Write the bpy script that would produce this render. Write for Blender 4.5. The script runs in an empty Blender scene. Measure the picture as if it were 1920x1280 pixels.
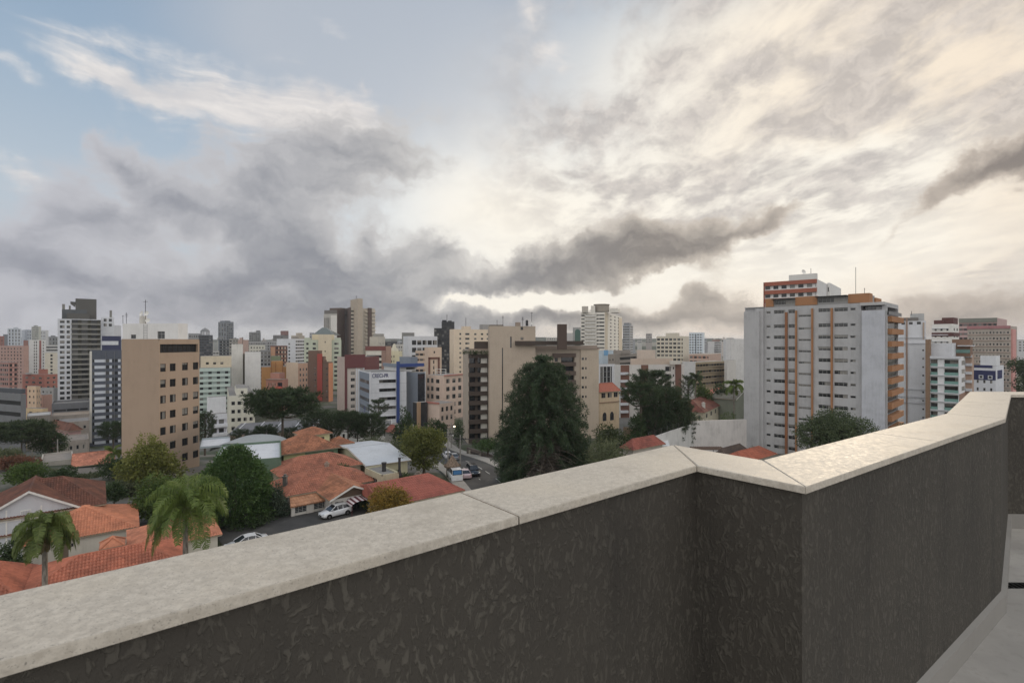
import bpy, bmesh, math, random
import numpy as np
from mathutils import Vector, Matrix
R = math.radians
random.seed(7); rng = np.random.default_rng(11)
sc = bpy.context.scene
COL = sc.collection

# ------------------------------------------------------------------ camera
EYE = 24.0                     # eye height over the street, metres
F = 960.0                      # focal length in pixels of the 1920 px wide photograph
cam = bpy.data.cameras.new('camera'); camo = bpy.data.objects.new('camera', cam); COL.objects.link(camo)
camo.location = (0, 0, EYE); camo.rotation_euler = (R(90), 0, 0)
cam.sensor_width = 36.0; cam.lens = 18.0; cam.clip_start = 0.05; cam.clip_end = 20000
cam.dof.use_dof = True; cam.dof.focus_distance = 12.0; cam.dof.aperture_fstop = 8.0
sc.camera = camo
sc.view_settings.view_transform = 'Standard'; sc.view_settings.look = 'None'
sc.view_settings.exposure = 0.0; sc.view_settings.gamma = 1.0
sc.cycles.max_bounces = 6; sc.cycles.diffuse_bounces = 3; sc.cycles.glossy_bounces = 2
sc.cycles.transmission_bounces = 3; sc.cycles.transparent_max_bounces = 6
sc.cycles.volume_bounces = 0
sc.cycles.use_denoising = True

SUN_AZ, SUN_EL = R(32), R(15)          # azimuth from +Y towards +X

# ------------------------------------------------------------------ node helper
class NT:
    def __init__(s, tree): s.t = tree
    def n(s, typ, **kw):
        nd = s.t.nodes.new(typ)
        for k, v in kw.items(): setattr(nd, k, v)
        return nd
    def put(s, sock, v):
        if v is None: return
        if isinstance(v, bpy.types.NodeSocket): s.t.links.new(v, sock)
        elif isinstance(v, (tuple, list)) and len(v) == 3 and sock.type == 'RGBA': sock.default_value = (*v, 1)
        else: sock.default_value = v
    def m(s, op, a, b=None, c=None, clamp=False):
        nd = s.n('ShaderNodeMath', operation=op, use_clamp=clamp)
        for i, v in enumerate((a, b, c)): s.put(nd.inputs[i], v)
        return nd.outputs[0]
    def v(s, op, a, b=None, scale=None):
        nd = s.n('ShaderNodeVectorMath', operation=op)
        s.put(nd.inputs[0], a)
        if b is not None: s.put(nd.inputs[1], b)
        if scale is not None: s.put(nd.inputs['Scale'], scale)
        return nd.outputs['Value'] if op in ('LENGTH', 'DOT_PRODUCT', 'DISTANCE') else nd.outputs[0]
    def xyz(s, x, y, z):
        nd = s.n('ShaderNodeCombineXYZ')
        for i, v in enumerate((x, y, z)): s.put(nd.inputs[i], v)
        return nd.outputs[0]
    def mix(s, f, a, b, blend='MIX'):
        nd = s.n('ShaderNodeMix', data_type='RGBA', blend_type=blend, clamp_factor=True)
        s.put(nd.inputs[0], f); s.put(nd.inputs[6], a); s.put(nd.inputs[7], b)
        return nd.outputs[2]
    def noise(s, vec, scale, detail=4, rough=0.5, dist=0.0, out=0):
        nd = s.n('ShaderNodeTexNoise')
        s.put(nd.inputs['Vector'], vec); s.put(nd.inputs['Scale'], scale)
        nd.inputs['Detail'].default_value = detail; nd.inputs['Roughness'].default_value = rough
        nd.inputs['Distortion'].default_value = dist
        return nd.outputs[out]
    def sm(s, x, lo, hi, a=0.0, b=1.0):
        nd = s.n('ShaderNodeMapRange', interpolation_type='SMOOTHSTEP')
        for i, v in enumerate((x, lo, hi, a, b)): s.put(nd.inputs[i], v)
        return nd.outputs[0]
    def lin(s, x, lo, hi, a=0.0, b=1.0):
        nd = s.n('ShaderNodeMapRange', interpolation_type='LINEAR'); nd.clamp = True
        for i, v in enumerate((x, lo, hi, a, b)): s.put(nd.inputs[i], v)
        return nd.outputs[0]
    def ramp(s, x, stops):
        nd = s.n('ShaderNodeValToRGB'); s.put(nd.inputs[0], x); cr = nd.color_ramp
        while len(cr.elements) < len(stops): cr.elements.new(0.5)
        for e, (p, c) in zip(cr.elements, stops): e.position = p; e.color = (*c, 1)
        return nd.outputs[0]
    def mapping(s, vec, loc=(0,0,0), rot=(0,0,0), scale=(1,1,1), typ='POINT'):
        nd = s.n('ShaderNodeMapping', vector_type=typ)
        s.put(nd.inputs[0], vec); nd.inputs['Location'].default_value = loc
        nd.inputs['Rotation'].default_value = rot; nd.inputs['Scale'].default_value = scale
        return nd.outputs[0]

def s2l(c):
    return tuple(((x/255)/12.92 if x/255 <= 0.04045 else ((x/255+0.055)/1.055)**2.4) for x in c)

# ------------------------------------------------------------------ sky: NISHITA air with a broken evening cloud cover
def sky_world():
    w = bpy.data.worlds.new('World'); sc.world = w; w.use_nodes = True
    t = w.node_tree; t.nodes.clear(); N = NT(t)
    d = N.n('ShaderNodeTexCoord').outputs['Generated']
    sep = N.n('ShaderNodeSeparateXYZ'); N.put(sep.inputs[0], d)
    x, y, z = sep.outputs
    az = N.m('ARCTAN2', x, y); el = N.m('ARCSINE', z)
    base = N.xyz(az, el, 0.0)
    def ang(px, py):
        dx = (px-960)/F; dz = (640-py)/F
        return math.atan2(dx, 1), math.atan2(dz, math.hypot(1, dx))
    # slow warp of the coordinates gives the billowing outlines
    wv = N.noise(base, 5.0, 3, 0.55, out=1)
    wv = N.v('SCALE', N.v('SUBTRACT', wv, (0.5, 0.5, 0.5)), scale=0.13)
    wf = N.noise(base, 22.0, 4, 0.6, out=1)
    wf = N.v('SCALE', N.v('SUBTRACT', wf, (0.5, 0.5, 0.5)), scale=0.05)
    warped = N.v('ADD', N.v('ADD', base, wv), wf)
    softw = N.v('ADD', base, N.v('SCALE', wv, scale=0.6))
    def field(blobs, vec):
        acc = None
        for (px, py, sx, sy, rot, amp) in blobs:
            a, e = ang(px, py); k = math.cos(a)
            mp = N.mapping(vec, (a, e, 0), (0, 0, R(rot)), (2.1*sx/F*k*k, 2.1*sy/F*k, 1), 'TEXTURE')
            g = N.n('ShaderNodeTexGradient', gradient_type='QUADRATIC_SPHERE'); N.put(g.inputs[0], mp)
            acc = N.m('MULTIPLY', g.outputs['Fac'], amp) if acc is None else N.m('MULTIPLY_ADD', g.outputs['Fac'], amp, acc)
        return acc
    # fine structure
    stretched = N.mapping(warped, scale=(0.66, 1.35, 1))
    fb = N.noise(stretched, 9.0, 9, 0.58)
    fb2 = N.noise(stretched, 24.0, 8, 0.64)
    # plane coordinates of a cloud deck, for the mottled high layer
    zz = N.m('MAXIMUM', N.m('ADD', z, 0.10), 0.03)
    deck = N.xyz(N.m('DIVIDE', x, zz), N.m('DIVIDE', y, zz), 0.0)
    deckn = N.noise(N.mapping(deck, rot=(0, 0, R(-22)), scale=(1.0, 0.62, 1)), 4.6, 8, 0.58, 0.25)
    decks = N.noise(N.mapping(deck, rot=(0, 0, R(-35)), scale=(1.0, 0.22, 1)), 1.3, 6, 0.6, 0.2)

    # ---- clear air
    sk = N.n('ShaderNodeTexSky', sky_type='NISHITA'); sk.sun_disc = False
    sk.sun_elevation = SUN_EL; sk.sun_rotation = SUN_AZ; sk.altitude = 900
    air = N.v('SCALE', sk.outputs[0], scale=0.05)
    blue = N.ramp(N.lin(el, 0.0, 0.62), [(0.0, s2l((196, 198, 202))), (0.35, s2l((192, 204, 215))), (0.62, s2l((166, 186, 206))), (1.0, s2l((126, 155, 186)))])
    col = N.mix(0.08, blue, air)
    glow = field([(1330,440,640,270,0,1.0), (960,430,300,230,0,0.75), (1600,330,420,220,0,0.6), (1250,170,420,260,0,0.5), (1700,80,600,260,0,0.5)], softw)
    col = N.mix(N.sm(glow, 0.0, 0.9), col, N.ramp(N.lin(az, -0.3, 0.75), [(0.0, s2l((238, 240, 240))), (0.4, s2l((247, 245, 238))), (0.75, s2l((253, 241, 223))), (1.0, s2l((248, 233, 213)))]))
    veil = field([(800,80,330,170,0,1.0), (560,40,260,120,0,.5), (960,200,220,120,0,.2)], softw)
    col = N.mix(N.m('MULTIPLY', N.sm(veil, 0.02, 0.7), 0.72), col, s2l((193, 197, 204)))
    # warm/grey veil low at the horizon
    hz = N.sm(el, 0.12, -0.01)
    col = N.mix(N.m('MULTIPLY', hz, 0.85), col, N.ramp(N.lin(az, -0.75, 0.75), [(0.0, s2l((186, 186, 193))), (0.38, s2l((202, 197, 192))), (0.6, s2l((226, 208, 190))), (0.85, s2l((222, 203, 188))), (1.0, s2l((196, 190, 188)))]))
    hot = field([(1590,335,200,70,0,1.15), (1480,440,360,130,0,0.55), (1300,430,330,100,0,0.7), (1750,470,200,60,10,.35), (1000,565,150,20,-2,1.3), (880,572,50,14,-12,0.9), (1040,560,40,22,0,0.8), (1250,530,60,40,0,0.6), (1550,470,140,40,0,0.35), (960,400,240,130,0,0.85), (1330,640,500,10,0,0.35)], warped)
    col = N.mix(N.sm(hot, 0.02, 0.9), col, (1.0, 0.945, 0.84))
    # ---- high wispy white streak, upper left
    sv = N.mapping(base, rot=(0, 0, R(16)), scale=(0.32, 1.5, 1))
    sn = N.noise(N.v('ADD', sv, N.v('SCALE', wv, scale=0.5)), 16.0, 8, 0.62, 0.3)
    wis = field([(160,118,90,26,-14,0.75), (260,150,150,40,-14,1.0), (400,185,170,55,-12,1.05), (540,205,150,55,-8,1.1), (660,212,80,38,0,1.0), (640,200,120,30,-5,.5), (40,318,130,24,-16,0.9), (20,125,50,16,-10,.5), (690,155,22,16,0,.8), (1035,88,40,26,10,.8), (1000,10,40,30,0,.6), (620,40,60,20,-20,.35), (975,310,50,24,-20,.5)], warped)
    wm = N.sm(N.m('ADD', wis, N.m('MULTIPLY', N.m('SUBTRACT', sn, 0.5), 1.9)), 0.12, 1.2)
    wm = N.m('MULTIPLY', wm, N.sm(wis, 0.03, 0.25))
    col = N.mix(N.m('MULTIPLY', wm, 0.9), col, N.mix(N.sm(sn, .35, .65), s2l((214, 211, 211)), s2l((240, 234, 229))))
    # ---- mottled high deck, upper right
    alt = field([(1420,150,560,230,18,1.0), (1700,130,420,260,20,0.8), (1300,270,260,110,0,0.7), (1150,40,260,120,10,0.35), (1850,500,200,50,15,0.3)], softw)
    am = N.m('MULTIPLY', N.sm(N.m('ADD', N.m('MULTIPLY', deckn, 0.95), N.m('MULTIPLY', decks, 0.3)), 0.47, 0.74), N.sm(alt, 0.05, 0.65))
    acol = N.mix(N.sm(fb2, 0.38, 0.66), s2l((180, 174, 172)), s2l((212, 204, 198)))
    col = N.mix(N.m('MULTIPLY', am, 0.78), col, acol)
    # ---- grey cumulus and the dark banks near the horizon
    G = field([
        (20,460,200,100,0,0.85), (150,520,300,60,0,0.75), (210,400,150,50,-8,0.75), (330,385,150,60,-18,0.75), (250,295,75,34,-52,0.75), (200,245,40,20,-40,.4),
        (420,440,170,70,0,.55), (510,345,150,85,0,0.75), (640,285,150,80,0,.72), (560,430,110,90,0,0.6), (720,250,110,60,10,.45), (770,300,80,50,0,.35),
        (450,530,260,50,0,0.7), (620,520,190,44,0,0.85), (760,505,110,46,0,0.95), (835,480,45,34,0,.7), (695,455,28,24,0,0.75), (590,470,50,50,0,.5),
        (560,590,300,40,0,0.75), (640,578,190,26,0,0.45), (120,590,300,30,0,0.4), (790,560,120,26,0,.6), (880,545,90,22,0,.5),
        (940,525,90,28,8,0.9), (1040,500,120,42,14,1.05), (1150,470,120,40,5,0.95), (1200,480,150,36,12,0.9), (1320,450,110,28,18,1.0), (1420,428,90,16,14,.9), (1335,412,36,18,35,.6),
        (1150,520,160,30,10,0.5), (1210,600,260,34,0,0.95), (1050,592,170,26,0,.75), (820,605,200,26,0,.5), (500,612,260,26,0,.45), (1290,555,50,30,40,.55), (1340,570,60,24,0,.6), (1380,605,120,26,0,.55), (950,600,120,22,0,.5),
        (1845,330,95,30,30,1.1), (1915,300,60,28,20,1.0), (1760,380,55,20,32,.7), (1920,370,40,16,20,.4), (1690,440,70,16,38,.35),
        (1850,590,240,50,4,0.8), (1720,615,200,30,4,.6), (1900,520,180,22,10,.35), (1560,600,160,26,6,.3), (955,563,110,15,-3,-1.5), (1045,556,50,20,0,-1.2), (1245,545,50,30,35,-.9), (1120,548,70,12,6,-.5), (395,455,60,26,-20,-.6), (330,445,50,20,-30,-.4), (860,565,40,14,10,-.5)], warped)
    nn = N.m('ADD', N.m('MULTIPLY', N.m('SUBTRACT', fb, 0.5), 2.0), N.m('MULTIPLY', N.m('SUBTRACT', fb2, 0.5), 0.35))
    gg = N.m('ADD', G, N.m('MULTIPLY', nn, N.sm(G, 0.0, 0.3)))
    gm = N.sm(gg, 0.08, 0.66)
    thick = N.sm(gg, 0.3, 1.45)
    lowc = N.ramp(N.lin(az, -0.75, 0.6), [(0.0, s2l((146, 148, 158))), (0.45, s2l((136, 137, 142))), (0.75, s2l((128, 122, 118))), (1.0, s2l((134, 126, 121)))])
    highc = N.ramp(N.lin(az, -0.75, 0.6), [(0.0, s2l((196, 196, 202))), (0.45, s2l((206, 203, 200))), (0.75, s2l((206, 196, 184))), (1.0, s2l((200, 188, 176)))])
    gcol = N.mix(thick, highc, lowc)
    gcol = N.mix(N.m('MULTIPLY', N.sm(fb2, 0.4, 0.75), 0.25), gcol, highc)
    col = N.mix(N.m('MULTIPLY', gm, 0.94), col, gcol)
    # ---- unseen sky behind the terrace: even bright cloud added to light the facades
    back = N.mix(N.sm(N.noise(d, 2.2, 5, 0.55), 0.35, 0.7), tuple(BACK*c for c in (0.94, 0.97, 1.0)), tuple(BACK*c for c in (1.06, 1.0, 0.93)))
    col = N.mix(N.sm(y, 0.45, -0.25), col, back)
    # earth side
    col = N.mix(N.sm(z, -0.01, -0.08), col, (0.12, 0.115, 0.11))
    bg = N.n('ShaderNodeBackground'); N.put(bg.inputs[0], col); bg.inputs[1].default_value = 1.0
    out = N.n('ShaderNodeOutputWorld'); t.links.new(bg.outputs[0], out.inputs[0])
    w.cycles.sampling_method = 'MANUAL'; w.cycles.sample_map_resolution = 512
BACK = 1.2  # brightness of the added sky behind the camera, fills the facing walls
sky_world()

sl = bpy.data.lights.new('sun', 'SUN'); sl.energy = 1.5; sl.angle = R(12); sl.color = (1.0, 0.82, 0.6)
so = bpy.data.objects.new('sun', sl); COL.objects.link(so)
sd = Vector((math.sin(SUN_AZ)*math.cos(SUN_EL), math.cos(SUN_AZ)*math.cos(SUN_EL), math.sin(SUN_EL)))
so.rotation_euler = sd.to_track_quat('Z', 'Y').to_euler(); so.location = (200, 300, 120)
# ------------------------------------------------------------------ terrain and pixel <-> place helpers (placement only)
def sst(a, b, x):
    t = min(1.0, max(0.0, (x-a)/(b-a))); return t*t*(3-2*t)
def ground(x, y):
    r = x/max(y, 1.0)
    z = -8*sst(85, 165, y)
    z -= 16*sst(120, 250, y)*sst(-0.38, -0.72, r)*(1-sst(300, 700, y)*0.7)
    z += 34*sst(1300, 3600, y)
    z += 1.0*(1-sst(12, 34, math.hypot(x+24, y-70)))
    return z
def at(px, py, Y): return Vector(((px-960)/F*Y, Y, EYE-(py-640)/F*Y))
def onground(px, py):
    Y = 40.0
    for _ in range(400):
        p = at(px, py, Y)
        if p.z <= ground(p.x, p.y): break
        Y *= 1.004
    p.z = ground(p.x, p.y); return p
def gat(px, Y):
    x = (px-960)/F*Y; return Vector((x, Y, ground(x, Y)))

# ------------------------------------------------------------------ object helpers
def link(name, me, parent=None, loc=(0,0,0), rz=0.0):
    o = bpy.data.objects.new(name, me); COL.objects.link(o); o.location = loc; o.rotation_euler = (0, 0, rz)
    if parent is not None: o.parent = parent
    return o
def tag(o, label=None, cat=None, group=None, kind=None):
    if label: o['label'] = label
    if cat: o['category'] = cat
    if group: o['group'] = group
    if kind: o['kind'] = kind
    return o
def thing(name, label, cat, loc, rz=0.0, group=None):
    return tag(link(name, None, None, loc, rz), label, cat, group)
class MB:
    """collects faces; build() links ONE mesh object. Coordinates are local to the thing."""
    def __init__(s): s.v = []; s.f = []; s.m = []; s.uv = []; s.smooth = []
    def face(s, pts, mi=0, uv=None, smooth=False):
        b = len(s.v); s.v += [tuple(p) for p in pts]; s.f.append(tuple(range(b, b+len(pts)))); s.m.append(mi)
        s.uv.append(uv or [(0, 0)]*len(pts)); s.smooth.append(smooth)
    def box(s, lo, hi, mi=0, M=None):
        x0, y0, z0 = lo; x1, y1, z1 = hi
        c = [Vector(p) for p in ((x0,y0,z0),(x1,y0,z0),(x1,y1,z0),(x0,y1,z0),(x0,y0,z1),(x1,y0,z1),(x1,y1,z1),(x0,y1,z1))]
        if M is not None: c = [M @ p for p in c]
        for q in ((0,3,2,1),(4,5,6,7),(0,1,5,4),(1,2,6,5),(2,3,7,6),(3,0,4,7)):
            pts = [c[i] for i in q]
            e1 = (pts[1]-pts[0]).length; e2 = (pts[2]-pts[1]).length
            s.face(pts, mi, [(0,0),(e1,0),(e1,e2),(0,e2)])
    def prism(s, pts, z0, z1, mi=0, top=True, bottom=False):
        n = len(pts)
        a = sum(pts[i][0]*pts[(i+1)%n][1]-pts[(i+1)%n][0]*pts[i][1] for i in range(n))
        if a < 0: pts = pts[::-1]
        for i in range(n):
            p, q = pts[i], pts[(i+1)%n]; L = math.dist(p[:2], q[:2])
            s.face([(p[0],p[1],z0),(q[0],q[1],z0),(q[0],q[1],z1),(p[0],p[1],z1)], mi, [(0,0),(L,0),(L,z1-z0),(0,z1-z0)])
        if top: s.face([(p[0],p[1],z1) for p in pts], mi, [(p[0], p[1]) for p in pts])
        if bottom: s.face([(p[0],p[1],z0) for p in pts[::-1]], mi)
    def tube(s, pts, rad, n=6, mi=0, cap=True):
        rings = []
        pts = [Vector(p) for p in pts]
        for i, p in enumerate(pts):
            d = (pts[min(i+1, len(pts)-1)]-pts[max(i-1, 0)]).normalized()
            a = d.cross(Vector((0.13, 0.2, 1)) if abs(d.z) < 0.97 else Vector((1, 0, 0))).normalized(); b = d.cross(a)
            r = rad[i] if isinstance(rad, (list, tuple)) else rad
            rings.append([p+a*(r*math.cos(6.2832*k/n))+b*(r*math.sin(6.2832*k/n)) for k in range(n)])
        for i in range(len(rings)-1):
            for k in range(n):
                s.face([rings[i][k], rings[i][(k+1)%n], rings[i+1][(k+1)%n], rings[i+1][k]][::-1], mi, smooth=True)
        if cap:
            s.face(rings[-1], mi); s.face(rings[0][::-1], mi)
    def lathe(s, prof, n=16, mi=0, c=(0,0,0), smooth=True):
        for (r0, z0), (r1, z1) in zip(prof[:-1], prof[1:]):
            for k in range(n):
                a, b = 6.28318*k/n, 6.28318*(k+1)/n
                q = [(c[0]+r0*math.cos(a), c[1]+r0*math.sin(a), c[2]+z0), (c[0]+r0*math.cos(b), c[1]+r0*math.sin(b), c[2]+z0),
                     (c[0]+r1*math.cos(b), c[1]+r1*math.sin(b), c[2]+z1), (c[0]+r1*math.cos(a), c[1]+r1*math.sin(a), c[2]+z1)]
                if r0 < 1e-6: q = q[1:]
                elif r1 < 1e-6: q = q[:3]
                s.face(q, mi, smooth=smooth)
    def mesh(s, name, mats):
        me = bpy.data.meshes.new(name); me.from_pydata(s.v, [], s.f)
        for m in (mats if isinstance(mats, (list, tuple)) else [mats]): me.materials.append(m)
        if len(s.f):
            me.polygons.foreach_set('material_index', s.m); me.polygons.foreach_set('use_smooth', s.smooth)
            ul = me.uv_layers.new(name='UVMap'); ul.data.foreach_set('uv', [c for f in s.uv for p in f for c in p])
        me.update(); return me
    def build(s, name, mats, parent=None, loc=(0,0,0), rz=0.0, merge=False):
        me = s.mesh(name, mats)
        if merge:
            bm = bmesh.new(); bm.from_mesh(me); bmesh.ops.remove_doubles(bm, verts=bm.verts, dist=1e-4); bm.to_mesh(me); bm.free()
        return link(name, me, parent, loc, rz)
def mesh_np(name, V, Fc, mats, mi=None):
    me = bpy.data.meshes.new(name); k = Fc.shape[1]
    me.vertices.add(len(V)); me.vertices.foreach_set('co', np.asarray(V, np.float32).ravel())
    me.loops.add(Fc.size); me.loops.foreach_set('vertex_index', Fc.astype(np.int32).ravel())
    me.polygons.add(len(Fc)); me.polygons.foreach_set('loop_start', np.arange(0, Fc.size, k, dtype=np.int32))
    for m in (mats if isinstance(mats, (list, tuple)) else [mats]): me.materials.append(m)
    if mi is not None: me.polygons.foreach_set('material_index', mi)
    me.update(calc_edges=True); me.validate(); return me

# ------------------------------------------------------------------ materials
MATS = {}
WALLGAIN = 1.0
def newmat(name):
    m = bpy.data.materials.new(name); m.use_nodes = True; t = m.node_tree; t.nodes.clear(); N = NT(t)
    p = N.n('ShaderNodeBsdfPrincipled'); o = N.n('ShaderNodeOutputMaterial'); t.links.new(p.outputs[0], o.inputs[0])
    p.inputs['Specular IOR Level'].default_value = 0.3
    return m, N, p
def wall_mat(rgb, dirt=0.22, rough=0.85, key=None, bump=0.0):
    """painted or rendered masonry: rgb is the sRGB look of the paint; rain streaks and patches of wear"""
    k = ('w', tuple(rgb), dirt, rough)
    if k in MATS: return MATS[k]
    m, N, p = newmat('wall_paint'); c = s2l(rgb); gy = sum(c)/3; c = tuple(min(0.8, (x*.76+gy*.24)*WALLGAIN) for x in c)
    g = N.n('ShaderNodeNewGeometry').outputs['Position']
    patch = N.noise(g, 0.3, 7, 0.7)
    streak = N.noise(N.mapping(g, scale=(2.6, 2.6, 0.16)), 1.0, 6, 0.7)
    f = N.m('MULTIPLY', N.sm(N.m('ADD', N.m('MULTIPLY', patch, 0.62), N.m('MULTIPLY', streak, 0.42)), 0.44, 0.74), dirt*1.9)
    dark = tuple(a*0.55+b for a, b in zip(c, (0.010, 0.009, 0.008)))
    N.put(p.inputs['Base Color'], N.mix(f, c, dark)); p.inputs['Roughness'].default_value = rough
    MATS[k] = m; return m
def plain(name, rgb, rough=0.6, metal=0.0, lin=False, var=0.15):
    k = ('p', name, tuple(rgb), rough, metal)
    if k in MATS: return MATS[k]
    m, N, p = newmat(name); c = rgb if lin else s2l(rgb)
    g = N.n('ShaderNodeNewGeometry').outputs['Position']
    N.put(p.inputs['Base Color'], N.mix(N.sm(N.noise(g, 1.7, 5, 0.6), 0.35, 0.7), c, tuple(x*(1-var) for x in c)))
    p.inputs['Roughness'].default_value = rough; p.inputs['Metallic'].default_value = metal
    MATS[k] = m; return m
def glass_mat():
    """window panes; each window differs: dark room, half drawn blind or pale curtain behind the glass"""
    m, N, p = newmat('window_glass')
    rnd = N.n('ShaderNodeObjectInfo').outputs['Random']
    uv = N.n('ShaderNodeUVMap').outputs[0]; sp = N.n('ShaderNodeSeparateXYZ'); N.put(sp.inputs[0], uv)
    edge = N.m('GREATER_THAN', sp.outputs[1], N.m('SUBTRACT', 1.05, N.m('MULTIPLY', N.m('FRACT', N.m('MULTIPLY', rnd, 7.31)), 0.9)))
    side = N.m('GREATER_THAN', sp.outputs[0], N.m('ADD', 0.3, N.m('FRACT', N.m('MULTIPLY', rnd, 3.7))))
    cur = N.m('MAXIMUM', N.m('MULTIPLY', edge, N.m('GREATER_THAN', rnd, 0.62)), N.m('MULTIPLY', side, N.m('LESS_THAN', rnd, 0.45)))
    fold = N.noise(N.mapping(uv, scale=(40, 1, 1)), 1.0, 2)
    curc = N.mix(fold, (0.20, 0.185, 0.165), (0.36, 0.34, 0.31))
    N.put(p.inputs['Base Color'], N.mix(N.m('MULTIPLY', cur, 0.8), (0.018, 0.019, 0.022), curc))
    p.inputs['Roughness'].default_value = 0.12; p.inputs['Specular IOR Level'].default_value = 0.45
    return m
GLASS = glass_mat()
DARKGLASS = plain('dark_glass', (0.02, 0.024, 0.032), 0.06, 0.0, True)
DARKGLASS.node_tree.nodes['Principled BSDF'].inputs['Specular IOR Level'].default_value = 0.7
FRAME_ALU = plain('aluminium_frame', (168, 168, 165), 0.45)
FRAME_DARK = plain('dark_frame', (48, 44, 40), 0.5)
FRAME_WHITE = plain('white_frame', (215, 213, 208), 0.5)
METAL_DARK = plain('dark_metal', (58, 58, 60), 0.5, 0.3)
METAL_GREY = plain('grey_metal', (120, 120, 118), 0.45, 0.5)
CONC = wall_mat((150, 146, 140), 0.35)
ROOFGREY = wall_mat((128, 125, 122), 0.4)
def pane_mat(rgb, pitch, frac, vfrac=None):
    """a long ribbon of window panes split by wall-coloured mullions (uv in metres)"""
    k = ('pane', tuple(rgb), pitch, frac)
    if k in MATS: return MATS[k]
    m, N, p = newmat('ribbon_glazing')
    uv = N.n('ShaderNodeUVMap').outputs[0]; sp = N.n('ShaderNodeSeparateXYZ'); N.put(sp.inputs[0], uv)
    q = N.m('DIVIDE', sp.outputs[0], pitch); fr = N.m('FRACT', q)
    isg = N.m('LESS_THAN', fr, frac)
    wn = N.n('ShaderNodeTexWhiteNoise', noise_dimensions='2D'); N.put(wn.inputs['Vector'], N.xyz(N.m('FLOOR', q), N.n('ShaderNodeObjectInfo').outputs['Random'], 0))
    N.put(wn.inputs['Vector'], N.xyz(N.m('FLOOR', q), N.m('MULTIPLY', N.n('ShaderNodeObjectInfo').outputs['Random'], 37.0), 0))
    g = N.mix(N.sm(wn.outputs['Value'], 0.45, 1.0), (0.02, 0.021, 0.024), (0.17, 0.165, 0.155))
    N.put(p.inputs['Base Color'], N.mix(isg, s2l(rgb), g))
    N.put(p.inputs['Roughness'], N.m('SUBTRACT', 0.85, N.m('MULTIPLY', isg, 0.7)))
    MATS[k] = m; return m

# ------------------------------------------------------------------ setting: ground sheet
def build_ground():
    xs = np.concatenate([-np.geomspace(150, 7000, 24)[::-1], np.linspace(-146, 146, 147), np.geomspace(150, 7000, 24)])
    ys = np.concatenate([np.linspace(-60, 36, 6), np.linspace(40, 260, 111), np.geomspace(264, 7000, 44)])
    V = []
    for yy in ys:
        for xx in xs: V.append((xx, yy, ground(xx, yy)-.05))
    nx = len(xs); F4 = []
    for j in range(len(ys)-1):
        for i in range(nx-1): F4.append((j*nx+i, j*nx+i+1, (j+1)*nx+i+1, (j+1)*nx+i))
    m, N, p = newmat('city_ground'); g = N.n('ShaderNodeNewGeometry').outputs['Position']
    a = N.noise(g, 0.045, 6, 0.6); b = N.noise(g, 0.6, 5, 0.6)
    c = N.mix(N.sm(a, 0.44, 0.56), (0.16, 0.15, 0.138), (0.045, 0.062, 0.026))
    N.put(p.inputs['Base Color'], N.mix(N.m('MULTIPLY', b, 0.6), c, (0.07, 0.066, 0.058))); p.inputs['Roughness'].default_value = 0.95
    o = link('ground', mesh_np('ground', np.array(V), np.array(F4), m)); tag(o, kind='structure')
build_ground()
def asphalt():
    m, N, p = newmat('asphalt'); g = N.n('ShaderNodeNewGeometry').outputs['Position']
    a = N.noise(g, 0.18, 6, 0.62); b = N.noise(g, 9.0, 3, 0.7); cr = N.noise(N.mapping(g, scale=(1, 0.25, 1)), 0.9, 6, 0.7)
    c = N.mix(N.sm(a, 0.35, 0.65), (0.047, 0.046, 0.046), (0.082, 0.079, 0.076))
    c = N.mix(N.m('MULTIPLY', N.sm(cr, 0.58, 0.66), 0.5), c, (0.12, 0.115, 0.11))
    N.put(p.inputs['Base Color'], N.mix(N.m('MULTIPLY', b, 0.4), c, (0.03, 0.03, 0.03))); p.inputs['Roughness'].default_value = 0.9
    return m
ASPHALT = asphalt()
PAVE = wall_mat((152, 146, 138), 0.4, 0.9)
ROADPAINT = plain('road_paint', (205, 203, 196), 0.7)
def strip(name, mat, L, Rr, lift, kind='structure', step=3.0, parent=None, skirt=0.0):
    """ground-hugging sheet between two polylines of (x, y) with equal numbers of points"""
    mb = MB(); rows = []
    for i in range(len(L)-1):
        n = max(1, int(max(math.dist(L[i], L[i+1]), math.dist(Rr[i], Rr[i+1]))/step))
        for k in range(n+(i == len(L)-2)):
            t = k/n; a = Vector(L[i]).lerp(Vector(L[i+1]), t); b = Vector(Rr[i]).lerp(Vector(Rr[i+1]), t)
            m = max(1, int((b-a).length/step)); rows.append([a.lerp(b, j/m) for j in range(m+1)])
    for r0, r1 in zip(rows[:-1], rows[1:]):
        m = min(len(r0), len(r1))
        for j in range(m-1):
            def P(r, j):
                q = r[round(j*(len(r)-1)/(m-1))]; return (q.x, q.y, ground(q.x, q.y)+lift)
            q = [P(r0, j), P(r0, j+1), P(r1, j+1), P(r1, j)]
            mb.face(q)
            if skirt:
                for a, b in ((0, 1), (1, 2), (2, 3), (3, 0)):
                    mb.face([q[b], q[a], (q[a][0], q[a][1], q[a][2]-skirt), (q[b][0], q[b][1], q[b][2]-skirt)])
    o = mb.build(name, mat, parent)
    if kind: o['kind'] = kind
    return o

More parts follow.
